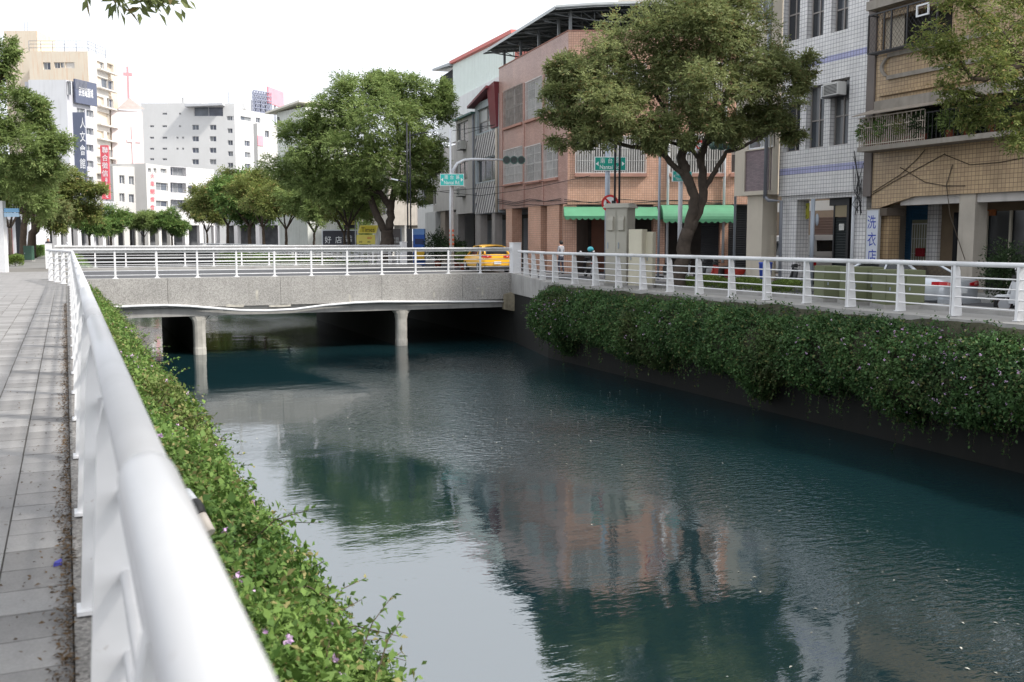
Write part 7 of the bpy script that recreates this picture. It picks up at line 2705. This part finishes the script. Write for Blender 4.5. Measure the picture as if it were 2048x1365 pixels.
    for sx in (-1, 1):
        b = MB()
        if kind == 'van':
            b.box(min(sx * .60, sx * .80), max(sx * .60, sx * .80), -.02, .06, .62, .80)
            obj(b, 'tail_light', TAIL)
        else:
            x0, x1, x2 = sx * .34, sx * .60, sx * .80
            b.hexa([(x0, -.008, zl - .07), (x1, -.018, zl - .09), (x1, .10, zl - .09), (x0, .10, zl - .07), (x0, -.012, zl + .0), (x1, -.012, zl + .05), (x1, .10, zl + .05), (x0, .10, zl + .0)])
            b.hexa([(x1, -.018, zl - .09), (x2, .07, zl - .08), (x2 + sx * .03, .30, zl - .06), (x1, .10, zl - .09), (x1, -.012, zl + .05), (x2 - sx * .01, .09, zl + .06), (x2 + sx * .02, .30, zl + .05), (x1, .10, zl + .05)])
            tl = obj(b, 'tail_light', TAIL)
            b = MB()
            b.hexa([(x1 - sx * .10, -.024, zl - .045), (x1, -.026, zl - .045), (x1, .0, zl - .045), (x1 - sx * .10, .0, zl - .045), (x1 - sx * .08, -.024, zl + .035), (x1, -.024, zl + .035), (x1, .0, zl + .035), (x1 - sx * .08, .0, zl + .035)])
            obj(b, 'reverse_light', TAILC, tl)
    b = MB()
    zp = {'sedan': .58, 'hatch': .56, 'van': .55}[kind]
    b.box(-.2, .2, -.035, -.02, zp - .07, zp + .07)
    pl = obj(b, 'number_plate', PLATE)
    b = MB()
    b.box(-.78, .78, -.03, .12, .22, .36)
    obj(b, 'bumper', lower or BLACKPL)
    return t
SILVER = mat('silver_paint', lin((205, 210, 216)), rough=0.3, var=0.04, metal=0.35, coat=0.4)
YELLOW = mat('taxi_yellow', lin((238, 178, 44)), rough=0.3, var=0.04, coat=0.4)
VANW = mat('van_white', lin((214, 214, 214)), rough=0.35, var=0.04, coat=0.3)
c = W(1922, 600, 26.8)
car('silver sedan seen from behind parked beside the olive boxes', (c.x, c.y, LZ), R(4), 'sedan', SILVER, lower=SILVER)
c = W(995, 540, 50.5)
car('yellow taxi seen from behind through the bridge railing', (c.x, c.y, RZ), R(-6), 'hatch', YELLOW, name='taxi', cat='taxi', scale=0.93)
c = W(1655, 500, 41.2)
car('white van parked inside the car port of the tiled house', (c.x, c.y, RZ), R(2), 'van', VANW, name='parked_van', cat='van')

# ---- scooters
SCB = mat('scooter_black', (0.018, 0.018, 0.02), rough=0.3, var=0.1, coat=0.3)
CHROME = mat('chrome', (0.6, 0.6, 0.62), rough=0.2, var=0.05, metal=0.9)
def scooter_proto(paint):
    t = thing('scooter', 'x', 'scooter', (0, 0, 0), 'scooters parked at the shops')
    def obj(mb, nm, m_, par=t):
        o = bpy.data.objects.new(nm, mb.mesh(nm, m_)); COL.objects.link(o); o.parent = par; return o
    for y in (-.62, .62):
        b = MB()
        ringp = [(0, y + .21 * math.cos(a), .25 + .21 * math.sin(a)) for a in np.linspace(0, 2 * math.pi, 17)]
        b.tube(ringp, .05, 6, caps=False)
        w_ = obj(b, 'wheel', TYRE)
        b = MB(); b.tube([(-.035, y, .25), (.035, y, .25)], .15, 12); obj(b, 'rim', RIM, w_)
    b = MB()
    b.hexa([(-.10, -.85, .48), (.10, -.85, .48), (.17, -.10, .36), (-.17, -.10, .36), (-.12, -.92, .72), (.12, -.92, .72), (.15, -.08, .70), (-.15, -.08, .70)])
    b.hexa([(-.14, -.12, .24), (.14, -.12, .24), (.14, .40, .24), (-.14, .40, .24), (-.14, -.12, .33), (.14, -.12, .33), (.14, .40, .33), (-.14, .40, .33)])
    b.hexa([(-.18, .36, .28), (.18, .36, .28), (.10, .52, .28), (-.10, .52, .28), (-.20, .30, .82), (.20, .30, .82), (.10, .44, .86), (-.10, .44, .86)])
    b.tube([(0, .62, .27), (0, .42, .9)], .035, 8)
    b.hexa([(-.07, .45, .44), (.07, .45, .44), (.06, .86, .44), (-.06, .86, .44), (-.06, .45, .52), (.06, .45, .52), (.04, .80, .50), (-.04, .80, .50)])
    obj(b, 'body', paint)
    b = MB()
    b.hexa([(-.14, -.80, .72), (.14, -.80, .72), (.13, -.06, .70), (-.13, -.06, .70), (-.11, -.76, .82), (.11, -.76, .82), (.10, -.12, .78), (-.10, -.12, .78)])
    obj(b, 'seat', BLACKPL)
    b = MB()
    b.tube([(-.34, .30, .98), (-.15, .38, .96), (.15, .38, .96), (.34, .30, .98)], .02, 6)
    b.hexa([(-.13, .30, .88), (.13, .30, .88), (.10, .48, .88), (-.10, .48, .88), (-.11, .32, 1.02), (.11, .32, 1.02), (.08, .46, 1.0), (-.08, .46, 1.0)])
    obj(b, 'handlebar', BLACKPL)
    for sx in (-1, 1):
        b = MB()
        b.tube([(sx * .22, .36, .97), (sx * .30, .36, 1.14)], .008, 5)
        b.ball((sx * .31, .37, 1.17), .06, 8, 5, (1, .4, .8))
        obj(b, 'mirror', CHROME)
    b = MB(); b.box(-.1, .1, -.96, -.93, .46, .60); obj(b, 'number_plate', PLATE)
    b = MB(); b.box(-.12, .12, -.95, -.90, .63, .70); obj(b, 'tail_light', TAIL)
    b = MB(); b.tube([(.16, -.95, .32), (.16, -.35, .28)], [.055, .04], 8); obj(b, 'exhaust', CHROME)
    return t
sp = {'black': scooter_proto(SCB), 'red': scooter_proto(mat('scooter_red', lin((168, 44, 34)), rough=0.3, var=0.1, coat=0.3)), 'white': scooter_proto(mat('scooter_white', lin((205, 207, 210)), rough=0.3, var=0.06, coat=0.3))}
for kind, px, Z, rz, lab in (
        ('black', 1178, 46, -0.25, 'black scooter seen from behind with a turquoise helmet on its seat'),
        ('black', 1322, 44, 1.1, 'black scooter against the tiled pillar left of the tree trunk'),
        ('white', 1395, 43, 0.9, 'pale scooter just right of the forked trunk'),
        ('black', 1425, 42.5, 1.2, 'black scooter between the pale and the red one'),
        ('red', 1448, 42, 1.3, 'red scooter parked before the charcoal shutter'),
        ('black', 1608, 37.5, 1.3, 'black scooter at the car port entrance beside the tiled column'),
        ('white', 2066, 25.5, 0.6, 'silver grey scooter cut off by the picture edge behind the railing')):
    t = copy_tree(sp[kind])
    p = W(px, 540, Z)
    t.location = (p.x, p.y, LZ if p.y < 38 and p.x < 25.6 else (RZ if p.y > 41.2 or p.y < 36.4 else LZ + (RZ - LZ) * max(0, min(1, (p.y - 38) / 3.2))))
    t.rotation_euler = (0, 0, rz)
    t['label'] = lab
for t in sp.values():
    for ch in list(t.children):
        for g2_ in list(ch.children):
            bpy.data.objects.remove(g2_)
        bpy.data.objects.remove(ch)
    bpy.data.objects.remove(t)
p = W(1181, 499, 46)
b = MB(); b.ball((p.x, p.y, p.z), .15, 14, 8, (.95, 1.1, .85))
hl = b.build('helmet', mat('helmet_turquoise', lin((62, 178, 190)), rough=0.25, var=0.05, coat=0.5), None, label='turquoise helmet resting on the black scooter by the corner', cat='helmet')

# ---- people
def person(label, loc, rz, height, shirt, pants, hair, bent=0.0, long_hair=False):
    t = thing('person', label, 'person', loc, None, rz)
    k = height / 1.7
    J = {'pel': (0, 0, .92), 'spine': (0, .01, 1.15), 'chest': (0, .0, 1.35), 'neck': (0, .01, 1.47), 'head': (0, .03, 1.56), 'top': (0, .03, 1.66),
         'shl': (-.17, 0, 1.40), 'ell': (-.23, .02, 1.13), 'wrl': (-.20, .14, .93), 'hal': (-.19, .18, .86), 'shr': (.17, 0, 1.40), 'elr': (.23, .02, 1.13), 'wrr': (.20, .14, .93), 'har': (.19, .18, .86),
         'hil': (-.10, 0, .88), 'knl': (-.11, .06, .48), 'anl': (-.11, -.02, .08), 'tol': (-.12, .14, .03), 'hir': (.10, 0, .88), 'knr': (.11, -.02, .48), 'anr': (.11, -.10, .08), 'tor': (.12, .06, .03)}
    E = [('pel', 'spine'), ('spine', 'chest'), ('chest', 'neck'), ('neck', 'head'), ('head', 'top'), ('chest', 'shl'), ('shl', 'ell'), ('ell', 'wrl'), ('wrl', 'hal'), ('chest', 'shr'), ('shr', 'elr'), ('elr', 'wrr'), ('wrr', 'har'),
         ('pel', 'hil'), ('hil', 'knl'), ('knl', 'anl'), ('anl', 'tol'), ('pel', 'hir'), ('hir', 'knr'), ('knr', 'anr'), ('anr', 'tor')]
    rad = {'pel': .135, 'spine': .12, 'chest': .135, 'neck': .055, 'head': .085, 'top': .07, 'sh': .062, 'el': .043, 'wr': .032, 'ha': .036, 'hi': .095, 'kn': .06, 'an': .042, 'to': .036}
    names = list(J)
    me = bpy.data.meshes.new('body')
    me.from_pydata([tuple(c * k for c in J[n_]) for n_ in names], [(names.index(a), names.index(b_)) for a, b_ in E], [])
    o = bpy.data.objects.new('body', me); COL.objects.link(o)
    o.modifiers.new('skin', 'SKIN')
    for i, n_ in enumerate(names):
        r_ = rad.get(n_, rad.get(n_[:2], .05)) * k
        sv = me.skin_vertices[0].data[i]
        sv.radius = (r_, r_ * (.8 if n_ in ('spine', 'chest', 'pel') else 1))
        sv.use_root = n_ == 'pel'
    o.modifiers.new('sub', 'SUBSURF').levels = 2
    dg = bpy.context.evaluated_depsgraph_get(); dg.update()
    m2 = bpy.data.meshes.new_from_object(o.evaluated_get(dg))
    bpy.data.objects.remove(o)
    skin = mat('skin', lin((214, 168, 146)), rough=0.55, var=0.06)
    m2.materials.clear()
    for m_ in (skin, shirt, pants, BLACKPL):
        m2.materials.append(m_)
    for f in m2.polygons:
        z = f.center.z / k
        arm = abs(f.center.x) / k > .185 and z < 1.2 and z > .8
        f.material_index = 3 if z < .09 else (0 if arm and z < 1.16 else (2 if z < .93 else (1 if z < 1.46 else 0)))
        f.use_smooth = True
    o = bpy.data.objects.new('body', m2); COL.objects.link(o); o.parent = t
    b = MB()
    b.ball((0, .0 * k, 1.615 * k), .108 * k, 14, 9, (.95, 1.0, 1.02))
    if long_hair:
        b.hexa([(-.11 * k, -.10 * k, 1.30 * k), (.11 * k, -.10 * k, 1.30 * k), (.10 * k, -.02 * k, 1.32 * k), (-.10 * k, -.02 * k, 1.32 * k), (-.10 * k, -.10 * k, 1.62 * k), (.10 * k, -.10 * k, 1.62 * k), (.10 * k, .02 * k, 1.62 * k), (-.10 * k, .02 * k, 1.62 * k)])
    # keep the face clear
    b.v = [(x, y if not (y > .03 * k and z < 1.66 * k) else .03 * k, z) for x, y, z in b.v]
    h_ = b.mesh('hair', hair)
    o2 = bpy.data.objects.new('hair', h_); COL.objects.link(o2); o2.parent = t
    b = MB()
    for sx in (-1, 1):
        b.ball((sx * .032 * k, .105 * k, 1.60 * k), .010 * k, 6, 4)
    b.hexa([(-.022 * k, .100 * k, 1.535 * k), (.022 * k, .100 * k, 1.535 * k), (.022 * k, .112 * k, 1.535 * k), (-.022 * k, .112 * k, 1.535 * k), (-.02 * k, .1 * k, 1.545 * k), (.02 * k, .1 * k, 1.545 * k), (.02 * k, .112 * k, 1.545 * k), (-.02 * k, .112 * k, 1.545 * k)])
    h_ = b.mesh('face_feature', mat('dark_feature', lin((70, 40, 36)), rough=0.6, var=0.1))
    o3 = bpy.data.objects.new('face_feature', h_); COL.objects.link(o3); o3.parent = t
    return t
HAIR = mat('black_hair', (0.012, 0.010, 0.010), rough=0.6, var=0.2)
p = W(97, 500, 80)
person('person with long dark hair and a dark top walking on the promenade', (p.x, p.y, 0), math.pi, 1.60, mat('dark_top', lin((60, 58, 66)), rough=0.9, var=0.1), mat('pale_skirt', lin((206, 204, 206)), rough=0.9, var=0.06), HAIR, long_hair=True)
p = W(1122, 520, 48.6)
person('person in a grey shirt standing at the tiled pillar behind the railing', (p.x, p.y, RZ), 0.4, 1.62, mat('grey_shirt', lin((150, 150, 156)), rough=0.9, var=0.08), mat('dark_trousers', lin((60, 62, 74)), rough=0.9, var=0.1), HAIR)

# ---- parking lot signs beyond the bridge
YEL = mat('parking_yellow', lin((236, 220, 110)), rough=0.45, var=0.05)
INKB = mat('black_ink', (0.015, 0.015, 0.016), rough=0.5, var=0.05)
F = frame_at(735, 72)
t = thing('parking_sign', 'yellow parking sign with black lettering in front of the round tree trunk', 'sign', F.P(F.sz(735, 500)[0], RZ), 'yellow parking signs')
a = F.rect(715, 451, 757, 467)
b = MB()
sk = 0.18
b.prism([F.P(a[0], a[2], 0), F.P(a[1] - sk, a[2], 0), F.P(a[1], a[3], 0), F.P(a[0] + sk, a[3], 0)], F.n * -0.15)
b.build('top_panel', YEL, t)
b = MB()
b.prism([F.P(a[0] + .12, a[2] + .07, 0.004), F.P(a[1] - sk - .06, a[2] + .07, 0.004), F.P(a[1] - .16, a[3] - .07, 0.004), F.P(a[0] + sk + .12, a[3] - .07, 0.004)], F.n * 0.004)
b.build('dark_field', mat('parking_field', lin((216, 196, 60)), rough=0.5, var=0.05), t)
lettering('Times', F.P((a[0] + a[1]) / 2, (a[2] + a[3]) / 2 - .03, 0.012), F.u, F.n, (a[1] - a[0]) * .62, (a[3] - a[2]) * .55, INKB, t)
a2 = F.rect(713, 470, 750, 489)
b = MB(); F.box(b, a2[0], a2[1], a2[2], a2[3], -0.12, 0); b.build('price_panel', YEL, t)
lettering('60', F.P(a2[0] + (a2[1] - a2[0]) * .70, a2[2] + (a2[3] - a2[2]) * .68, 0.01), F.u, F.n, .30, .16, PROH, t)
lettering('30', F.P(a2[0] + (a2[1] - a2[0]) * .22, a2[2] + (a2[3] - a2[2]) * .25, 0.01), F.u, F.n, .22, .12, INKB, t)
lettering('40', F.P(a2[0] + (a2[1] - a2[0]) * .66, a2[2] + (a2[3] - a2[2]) * .25, 0.01), F.u, F.n, .22, .12, INKB, t)
b = MB()
for px in (716, 757):
    s = F.sz(px, 480)[0]
    b.tube([F.P(s, RZ, -0.2), F.P(s, a[3] + (.25 if px == 716 else .0), -0.2)], 0.05, 8)
b.build('post', PIPEW, t)
F = frame_at(700, 80)
t = thing('parking_sign', 'small yellow and black parking sign on a tall post', 'sign', F.P(F.sz(712, 500)[0], RZ), 'yellow parking signs')
a = F.rect(688, 437, 709, 457)
b = MB(); F.box(b, a[0], a[1], a[2] + (a[3] - a[2]) * .36, a[3], -0.1, 0); b.build('upper_panel', YEL, t)
b = MB(); F.box(b, a[0], a[1], a[2], a[2] + (a[3] - a[2]) * .355, -0.1, 0); b.build('lower_panel', INKB, t)
lettering('P', F.P(a[0] + (a[1] - a[0]) * .26, a[2] + (a[3] - a[2]) * .18, .01), F.u, F.n, .16, .2, PROH, t)
b = MB(); s = F.sz(711, 480)[0]; b.tube([F.P(s, RZ, -.05), F.P(s, a[3] + .05, -.05)], .05, 8); b.build('post', PIPEW, t)
F = frame_at(680, 84)
t = thing('shop_banner', 'black shop banner with white brush characters behind the tree trunks', 'banner', F.P(F.sz(645, 490)[0], RZ))
a = F.rect(646, 462, 714, 496)
b = MB(); F.box(b, a[0], a[1], a[2], a[3], -0.06, 0); b.build('sheet', mat('banner_charcoal', lin((62, 62, 70)), rough=0.6, var=0.12), t)
b = MB()
F.box(b, a[0] - .1, a[0], RZ, a[3] + .1, -.1, .05); F.box(b, a[1], a[1] + .1, RZ, a[3] + .1, -.1, .05); F.box(b, a[0], a[1], a[3], a[3] + .1, -.1, .05)
b.build('frame', PIPEW, t)
for k, (c_, px) in enumerate((('好', 656), ('店', 677))):
    q = F.rect(px - 6.5, 473, px + 6.5, 487)
    lettering(c_, F.P((q[0] + q[1]) / 2, (q[2] + q[3]) / 2, .01), F.u, F.n, q[1] - q[0], q[3] - q[2], WINK2, t)
q = F.rect(686, 471, 704, 477); lettering('安心入住!', F.P((q[0] + q[1]) / 2, (q[2] + q[3]) / 2, .01), F.u, F.n, q[1] - q[0], q[3] - q[2], WINK2, t)
q = F.rect(686, 478, 704, 484); lettering('民宿旅館', F.P((q[0] + q[1]) / 2, (q[2] + q[3]) / 2, .01), F.u, F.n, q[1] - q[0], q[3] - q[2], WINK2, t)
F = frame_at(788, 76)
t = thing('shop_banner', 'grey shop banner hung right of the round tree trunk', 'banner', F.P(F.sz(776, 490)[0], RZ))
a = F.rect(776, 458, 801, 494)
b = MB(); F.box(b, a[0], a[1], a[2], a[3], -0.06, 0); b.build('sheet', mat('banner_grey', lin((120, 114, 114)), rough=0.6, var=0.12), t)
q = F.rect(783, 475, 798, 487); lettering('民宿\n旅館', F.P((q[0] + q[1]) / 2, (q[2] + q[3]) / 2, .01), F.u, F.n, q[1] - q[0], q[3] - q[2], WINK2, t)
b = MB(); F.box(b, a[1], a[1] + .08, RZ, a[3] + .1, -.1, 0.02); b.build('post', GREYSTEEL, t)
# blue ticket kiosk and yellow box
F = frame_at(837, 66)
t = thing('ticket_kiosk', 'blue ticket kiosk with a pale blue top behind the bridge railing', 'kiosk', F.P(F.sz(837, 500)[0], RZ))
a = F.rect(826, 458, 849, 530)
b = MB(); F.box(b, a[0], a[1], RZ, a[3] - (a[3] - RZ) * .16, -.8, 0); b.build('body', mat('kiosk_blue', lin((44, 98, 190)), rough=0.5, var=0.08), t)
b = MB(); F.box(b, a[0], a[1], a[3] - (a[3] - RZ) * .16 + .002, a[3], -.8, 0.0); b.build('header', mat('kiosk_pale_blue', lin((120, 164, 226)), rough=0.5, var=0.06), t)
b = MB(); q = F.rect(830, 478, 848, 489); F.box(b, q[0], q[1], q[2], q[3], 0.003, .03); b.build('screen', mat('kiosk_navy', lin((34, 52, 100)), rough=0.3, var=0.1), t)
b = MB(); q = F.rect(830, 500, 849, 520, .3); F.box(b, q[0], q[1], q[2], q[3], 0.2, .35); b.build('barrier_box', mat('barrier_yellow', lin((238, 190, 50)), rough=0.5, var=0.1), t)

# potted shrubs and bits outside the town houses
def shrub(label, px, py, Z, r_, h, lm, seed, z0=RZ, pot=True, cat='plant', n_=2600, leaf=0.13):
    g_ = np.random.default_rng(seed)
    p = W(px, py, Z)
    t = thing('potted_shrub', label, cat, (p.x, p.y, z0), 'potted shrubs outside the houses')
    d = unit(g_.normal(size=(n_, 3)))
    pos = np.array([0, 0, 0.35 + h * .5]) + d * np.array([r_, r_, h * .5]) * (g_.random((n_, 1)) ** .5) * (1 + .25 * np.sin(d[:, :1] * 7 + seed))
    q_ = leafquads(pos, d + g_.normal(size=(n_, 3)) * .6, g_.normal(size=(n_, 3)) + np.array([0, 0, .8]), leaf * g_.uniform(.7, 1.3, n_), leaf * .45 * g_.uniform(.7, 1.3, n_))
    o = bpy.data.objects.new('foliage', fastmesh('foliage', q_, 4, lm)); COL.objects.link(o); o.parent = t; o['kind'] = 'stuff'
    b = MB(); b.tube([(0, 0, 0), (0, 0, .32), (0, 0, .36), (0, 0, .36)], [.18, .24, .26, .2], 12)
    o = bpy.data.objects.new('pot', b.mesh('pot', mat('terracotta_pot', lin((140, 74, 56)), rough=0.8, var=0.15))); COL.objects.link(o); o.parent = t
    b = MB(); b.tube([(0, 0, .3), (.02, .01, .4 + h * .5)], [.03, .012], 6)
    o = bpy.data.objects.new('stem', b.mesh('stem', TWIG)); COL.objects.link(o); o.parent = t
    return t
DKL = leafmat('shrub_leaf_dark', (0.016, 0.034, 0.014), (0.05, 0.085, 0.03), trans=0.2)
shrub('dark leafy potted shrub between the kiosk and the white mast', 876, 500, 62, .75, 1.9, DKL, 51)
shrub('dark potted shrub just right of the white mast', 912, 505, 60, .6, 1.4, DKL, 52)
shrub('small potted shrub left of the yellow taxi', 928, 520, 56, .4, .8, LF_A, 53)
shrub('tall dark shrub behind the silver car', 2008, 560, 26.5, .6, 1.5, DKL, 54, leaf=.09, z0=LZ)
shrub('dark bush in front of the concrete building behind the banner', 712, 470, 90, 1.8, 3.4, LF_A, 55, n_=5000, leaf=.22)
# plants of the caged balcony
for k, (px, lab, lm) in enumerate(((1738, 'trailing light green plant at the balcony corner', LF_L), (1772, 'broad leaved plant behind the white balcony bars', LF_L), (1812, 'spiky dracaena in the middle of the balcony', LF_B), (1846, 'dark climber at the end of the white balcony bars', DKL), (1900, 'bushy plant hanging over the dark balcony rail', LF_A), (1935, 'dense dark plant on the dark balcony rail', DKL), (1985, 'light green plant under the yellowing tree', LF_C), (2030, 'tall dark plant at the edge of the picture on the balcony', DKL))):
    s, z = FB.sz(px, 285, .45)
    p = FB.P(s, bz0 + .0, .45)
    g_ = np.random.default_rng(70 + k)
    t = thing('balcony_plant', lab, 'plant', p, 'plants on the caged balcony')
    n_ = 900
    d = unit(g_.normal(size=(n_, 3)))
    pos = np.array([0, 0, .55]) + d * np.array([.42, .42, .45]) * g_.random((n_, 1)) ** .5
    q_ = leafquads(pos, d + g_.normal(size=(n_, 3)) * .6 + np.array([0, 0, .2]), g_.normal(size=(n_, 3)) + np.array([0, 0, .8]), .12 * g_.uniform(.6, 1.5, n_), .045 * g_.uniform(.6, 1.4, n_))
    o = bpy.data.objects.new('foliage', fastmesh('foliage', q_, 4, lm)); COL.objects.link(o); o.parent = t; o['kind'] = 'stuff'
    b = MB(); b.tube([(0, 0, .0), (0, 0, .22), (0, 0, .25)], [.11, .15, .14], 10)
    o = bpy.data.objects.new('pot', b.mesh('pot', mat('terracotta_pot', (.2, .08, .05)))); COL.objects.link(o); o.parent = t
    b = MB(); b.tube([(0, 0, .2), (.02, .01, .7)], [.02, .01], 6)
    o = bpy.data.objects.new('stem', b.mesh('stem', TWIG)); COL.objects.link(o); o.parent = t
# blue bin, stack of boxes by the beige column, red fire box
p = G(1532, 578, RZ)
b = MB(); p = W(1531, 540, 38.5)
b.tube([(p.x, p.y, RZ), (p.x, p.y, RZ + .75), (p.x, p.y, RZ + .78), (p.x, p.y, RZ + .82)], [.2, .25, .27, .25], 14)
b.build('rubbish_bin', mat('bin_blue', lin((60, 90, 190)), rough=0.5, var=0.08), None, label='blue plastic bin at the foot of the beige column', cat='bin')
F = frame_at(1535, 41)
t = thing('crate_stack', 'pale stacked storage boxes right of the beige column', 'boxes', F.P(F.sz(1535, 500)[0], RZ))
for y0, y1 in ((470, 500), (501, 535), (536, 570)):
    a = F.rect(1521, y0, 1548, y1)
    b = MB(); F.box(b, a[0], a[1], max(a[2], RZ), a[3], -.5, 0); b.build('box', mat('storage_beige', lin((200, 190, 172)), rough=0.7, var=0.1), t)
# street pole in front of the car port with a convex mirror seen from behind
F = frame_at(1627, 35.5)
t = thing('street_pole', 'grey street pole with an oval plate before the car port', 'pole', F.P(F.sz(1625, 500)[0], RZ))
s = F.sz(1625, 450)[0]
b = MB(); b.tube([F.P(s, RZ), F.P(s, F.sz(1625, 398)[1])], .075, 10); b.build('shaft', GREYSTEEL, t)
b = MB(); q = F.sz(1634, 440); b.ball(F.P(q[0], q[1], .0), .2, 12, 8, (.35, .35, 1.1)); b.build('plate', GREYSTEEL, t)

# ---- this bank beyond the bridge: white posts, blue sign
F = frame_at(3, 46)
t = thing('information_post', 'white square post with a blue and white board at the picture edge', 'sign', F.P(F.sz(4, 540)[0], 0))
a = F.rect(-6, 402, 8, 545)
b = MB(); F.box(b, a[0], a[1], 0, a[3], -.3, 0); b.build('post', WHITE, t)
for y0, y1, m_ in ((417, 425, mat('sign_sky_blue', lin((130, 180, 220)), rough=0.5, var=0.05)), (426, 434, mat('sign_pale_blue', lin((176, 206, 230)), rough=0.5, var=0.05))):
    q = F.rect(7, y0, 36, y1)
    b = MB(); F.box(b, q[0], q[1], q[2], q[3], -.12, -.04); b.build('board', m_, t)
F = frame_at(14, 100)
t = thing('red_shopfront', 'red and white shopfront far behind the lamp post', 'shop', F.P(F.sz(0, 500)[0], 0))
a = F.rect(-60, 438, 60, 505)
b = MB(); F.box(b, a[0], a[1], 0, a[3], -4, 0); b.build('wall', WH1, t)
for px in (10, 22):
    q = F.rect(px - 4, 455, px + 3, 500)
    b = MB(); F.box(b, q[0], q[1], 0, q[3], .01, .1); b.build('red_panel', mat('brick_red_panel', lin((170, 70, 76)), rough=0.6, var=0.1), t)
b = MB(); q = F.rect(-60, 430, 60, 440); F.box(b, q[0], q[1], q[2], q[3], -4, .8); b.build('canopy', GR1, t)
# wires
for k, pts in enumerate(([(300, 372, 150), (500, 385, 120), (690, 389, 90), (880, 383, 62), (1000, 374, 57), (1130, 358, 51)], [(880, 384, 62), (960, 392, 60), (1060, 378, 53), (1180, 352, 48)], [(930, 268, 60), (990, 250, 58), (905, 262, 58)])):
    b = MB()
    b.tube([W(*p) for p in pts], 0.016, 5)
    b.build('overhead_wire', WIRE, None, label=('long sagging overhead wire crossing the round tree', 'overhead wire from the green sign to the salmon building', 'short slack wire at the mast top')[k], cat='wire')
# pipe with black coupling poking out of the near hedge, blue scrap on the paving
t = thing('hose_pipe', 'white pipe with a black coupling lying in the near hedge', 'pipe', G(395, 1020, -0.5))
a, b_, c, d = W(372, 985, 4.2), W(388, 1006, 4.15), W(402, 1032, 4.1), W(420, 1066, 4.05)
m = MB(); m.tube([a, b_], .022, 10); m.build('pipe', PIPEW, t)
m = MB(); m.tube([b_, b_.lerp(c, .5), c], [.028, .031, .026], 10); m.build('coupling', BLACKPL, t)
m = MB(); m.tube([c, d], .024, 10); m.build('pipe', mat('old_pvc', lin((200, 190, 180)), rough=0.6, var=0.1), t)
p = G(116, 1128, 0.004)
m = MB(); m.hexa([(p.x - .02, p.y - .03, .002), (p.x + .015, p.y - .03, .002), (p.x + .02, p.y + .03, .002), (p.x - .015, p.y + .03, .002), (p.x - .016, p.y - .025, .02), (p.x + .01, p.y - .02, .012), (p.x + .015, p.y + .02, .022), (p.x - .01, p.y + .025, .012)])
m.build('plastic_scrap', mat('scrap_blue', lin((60, 62, 150)), rough=0.5, var=0.1), None, label='tiny blue plastic scrap on the paving by the kerb', cat='scrap')
# floating leaves and specks on the water
n = 800
g_ = np.random.default_rng(99)
cx = g_.uniform(2.6, 16, n); cy = g_.uniform(6, 27, n)
keep = (np.sin(cx * .7 + 1) + np.sin(cy * .33) + g_.normal(0, .6, n)) > .2
pos = np.stack([cx, cy, np.full(n, WATER_Z + .006)], 1)[keep]
n = len(pos)
S = g_.uniform(.02, .07, n)
q_ = leafquads(pos, np.stack([g_.normal(size=n), g_.normal(size=n), np.zeros(n)], 1), np.tile([0, 0, 1.], (n, 1)), S, S * .5)
fl = bpy.data.objects.new('floating_leaves', fastmesh('floating_leaves', q_, 4, leafmat('floating_leaf', (0.10, 0.10, 0.08), (0.45, 0.44, 0.38), trans=0.0)))
COL.objects.link(fl)
settags(fl, 'small pale leaves and petals floating on the canal', 'leaves', kind='stuff')
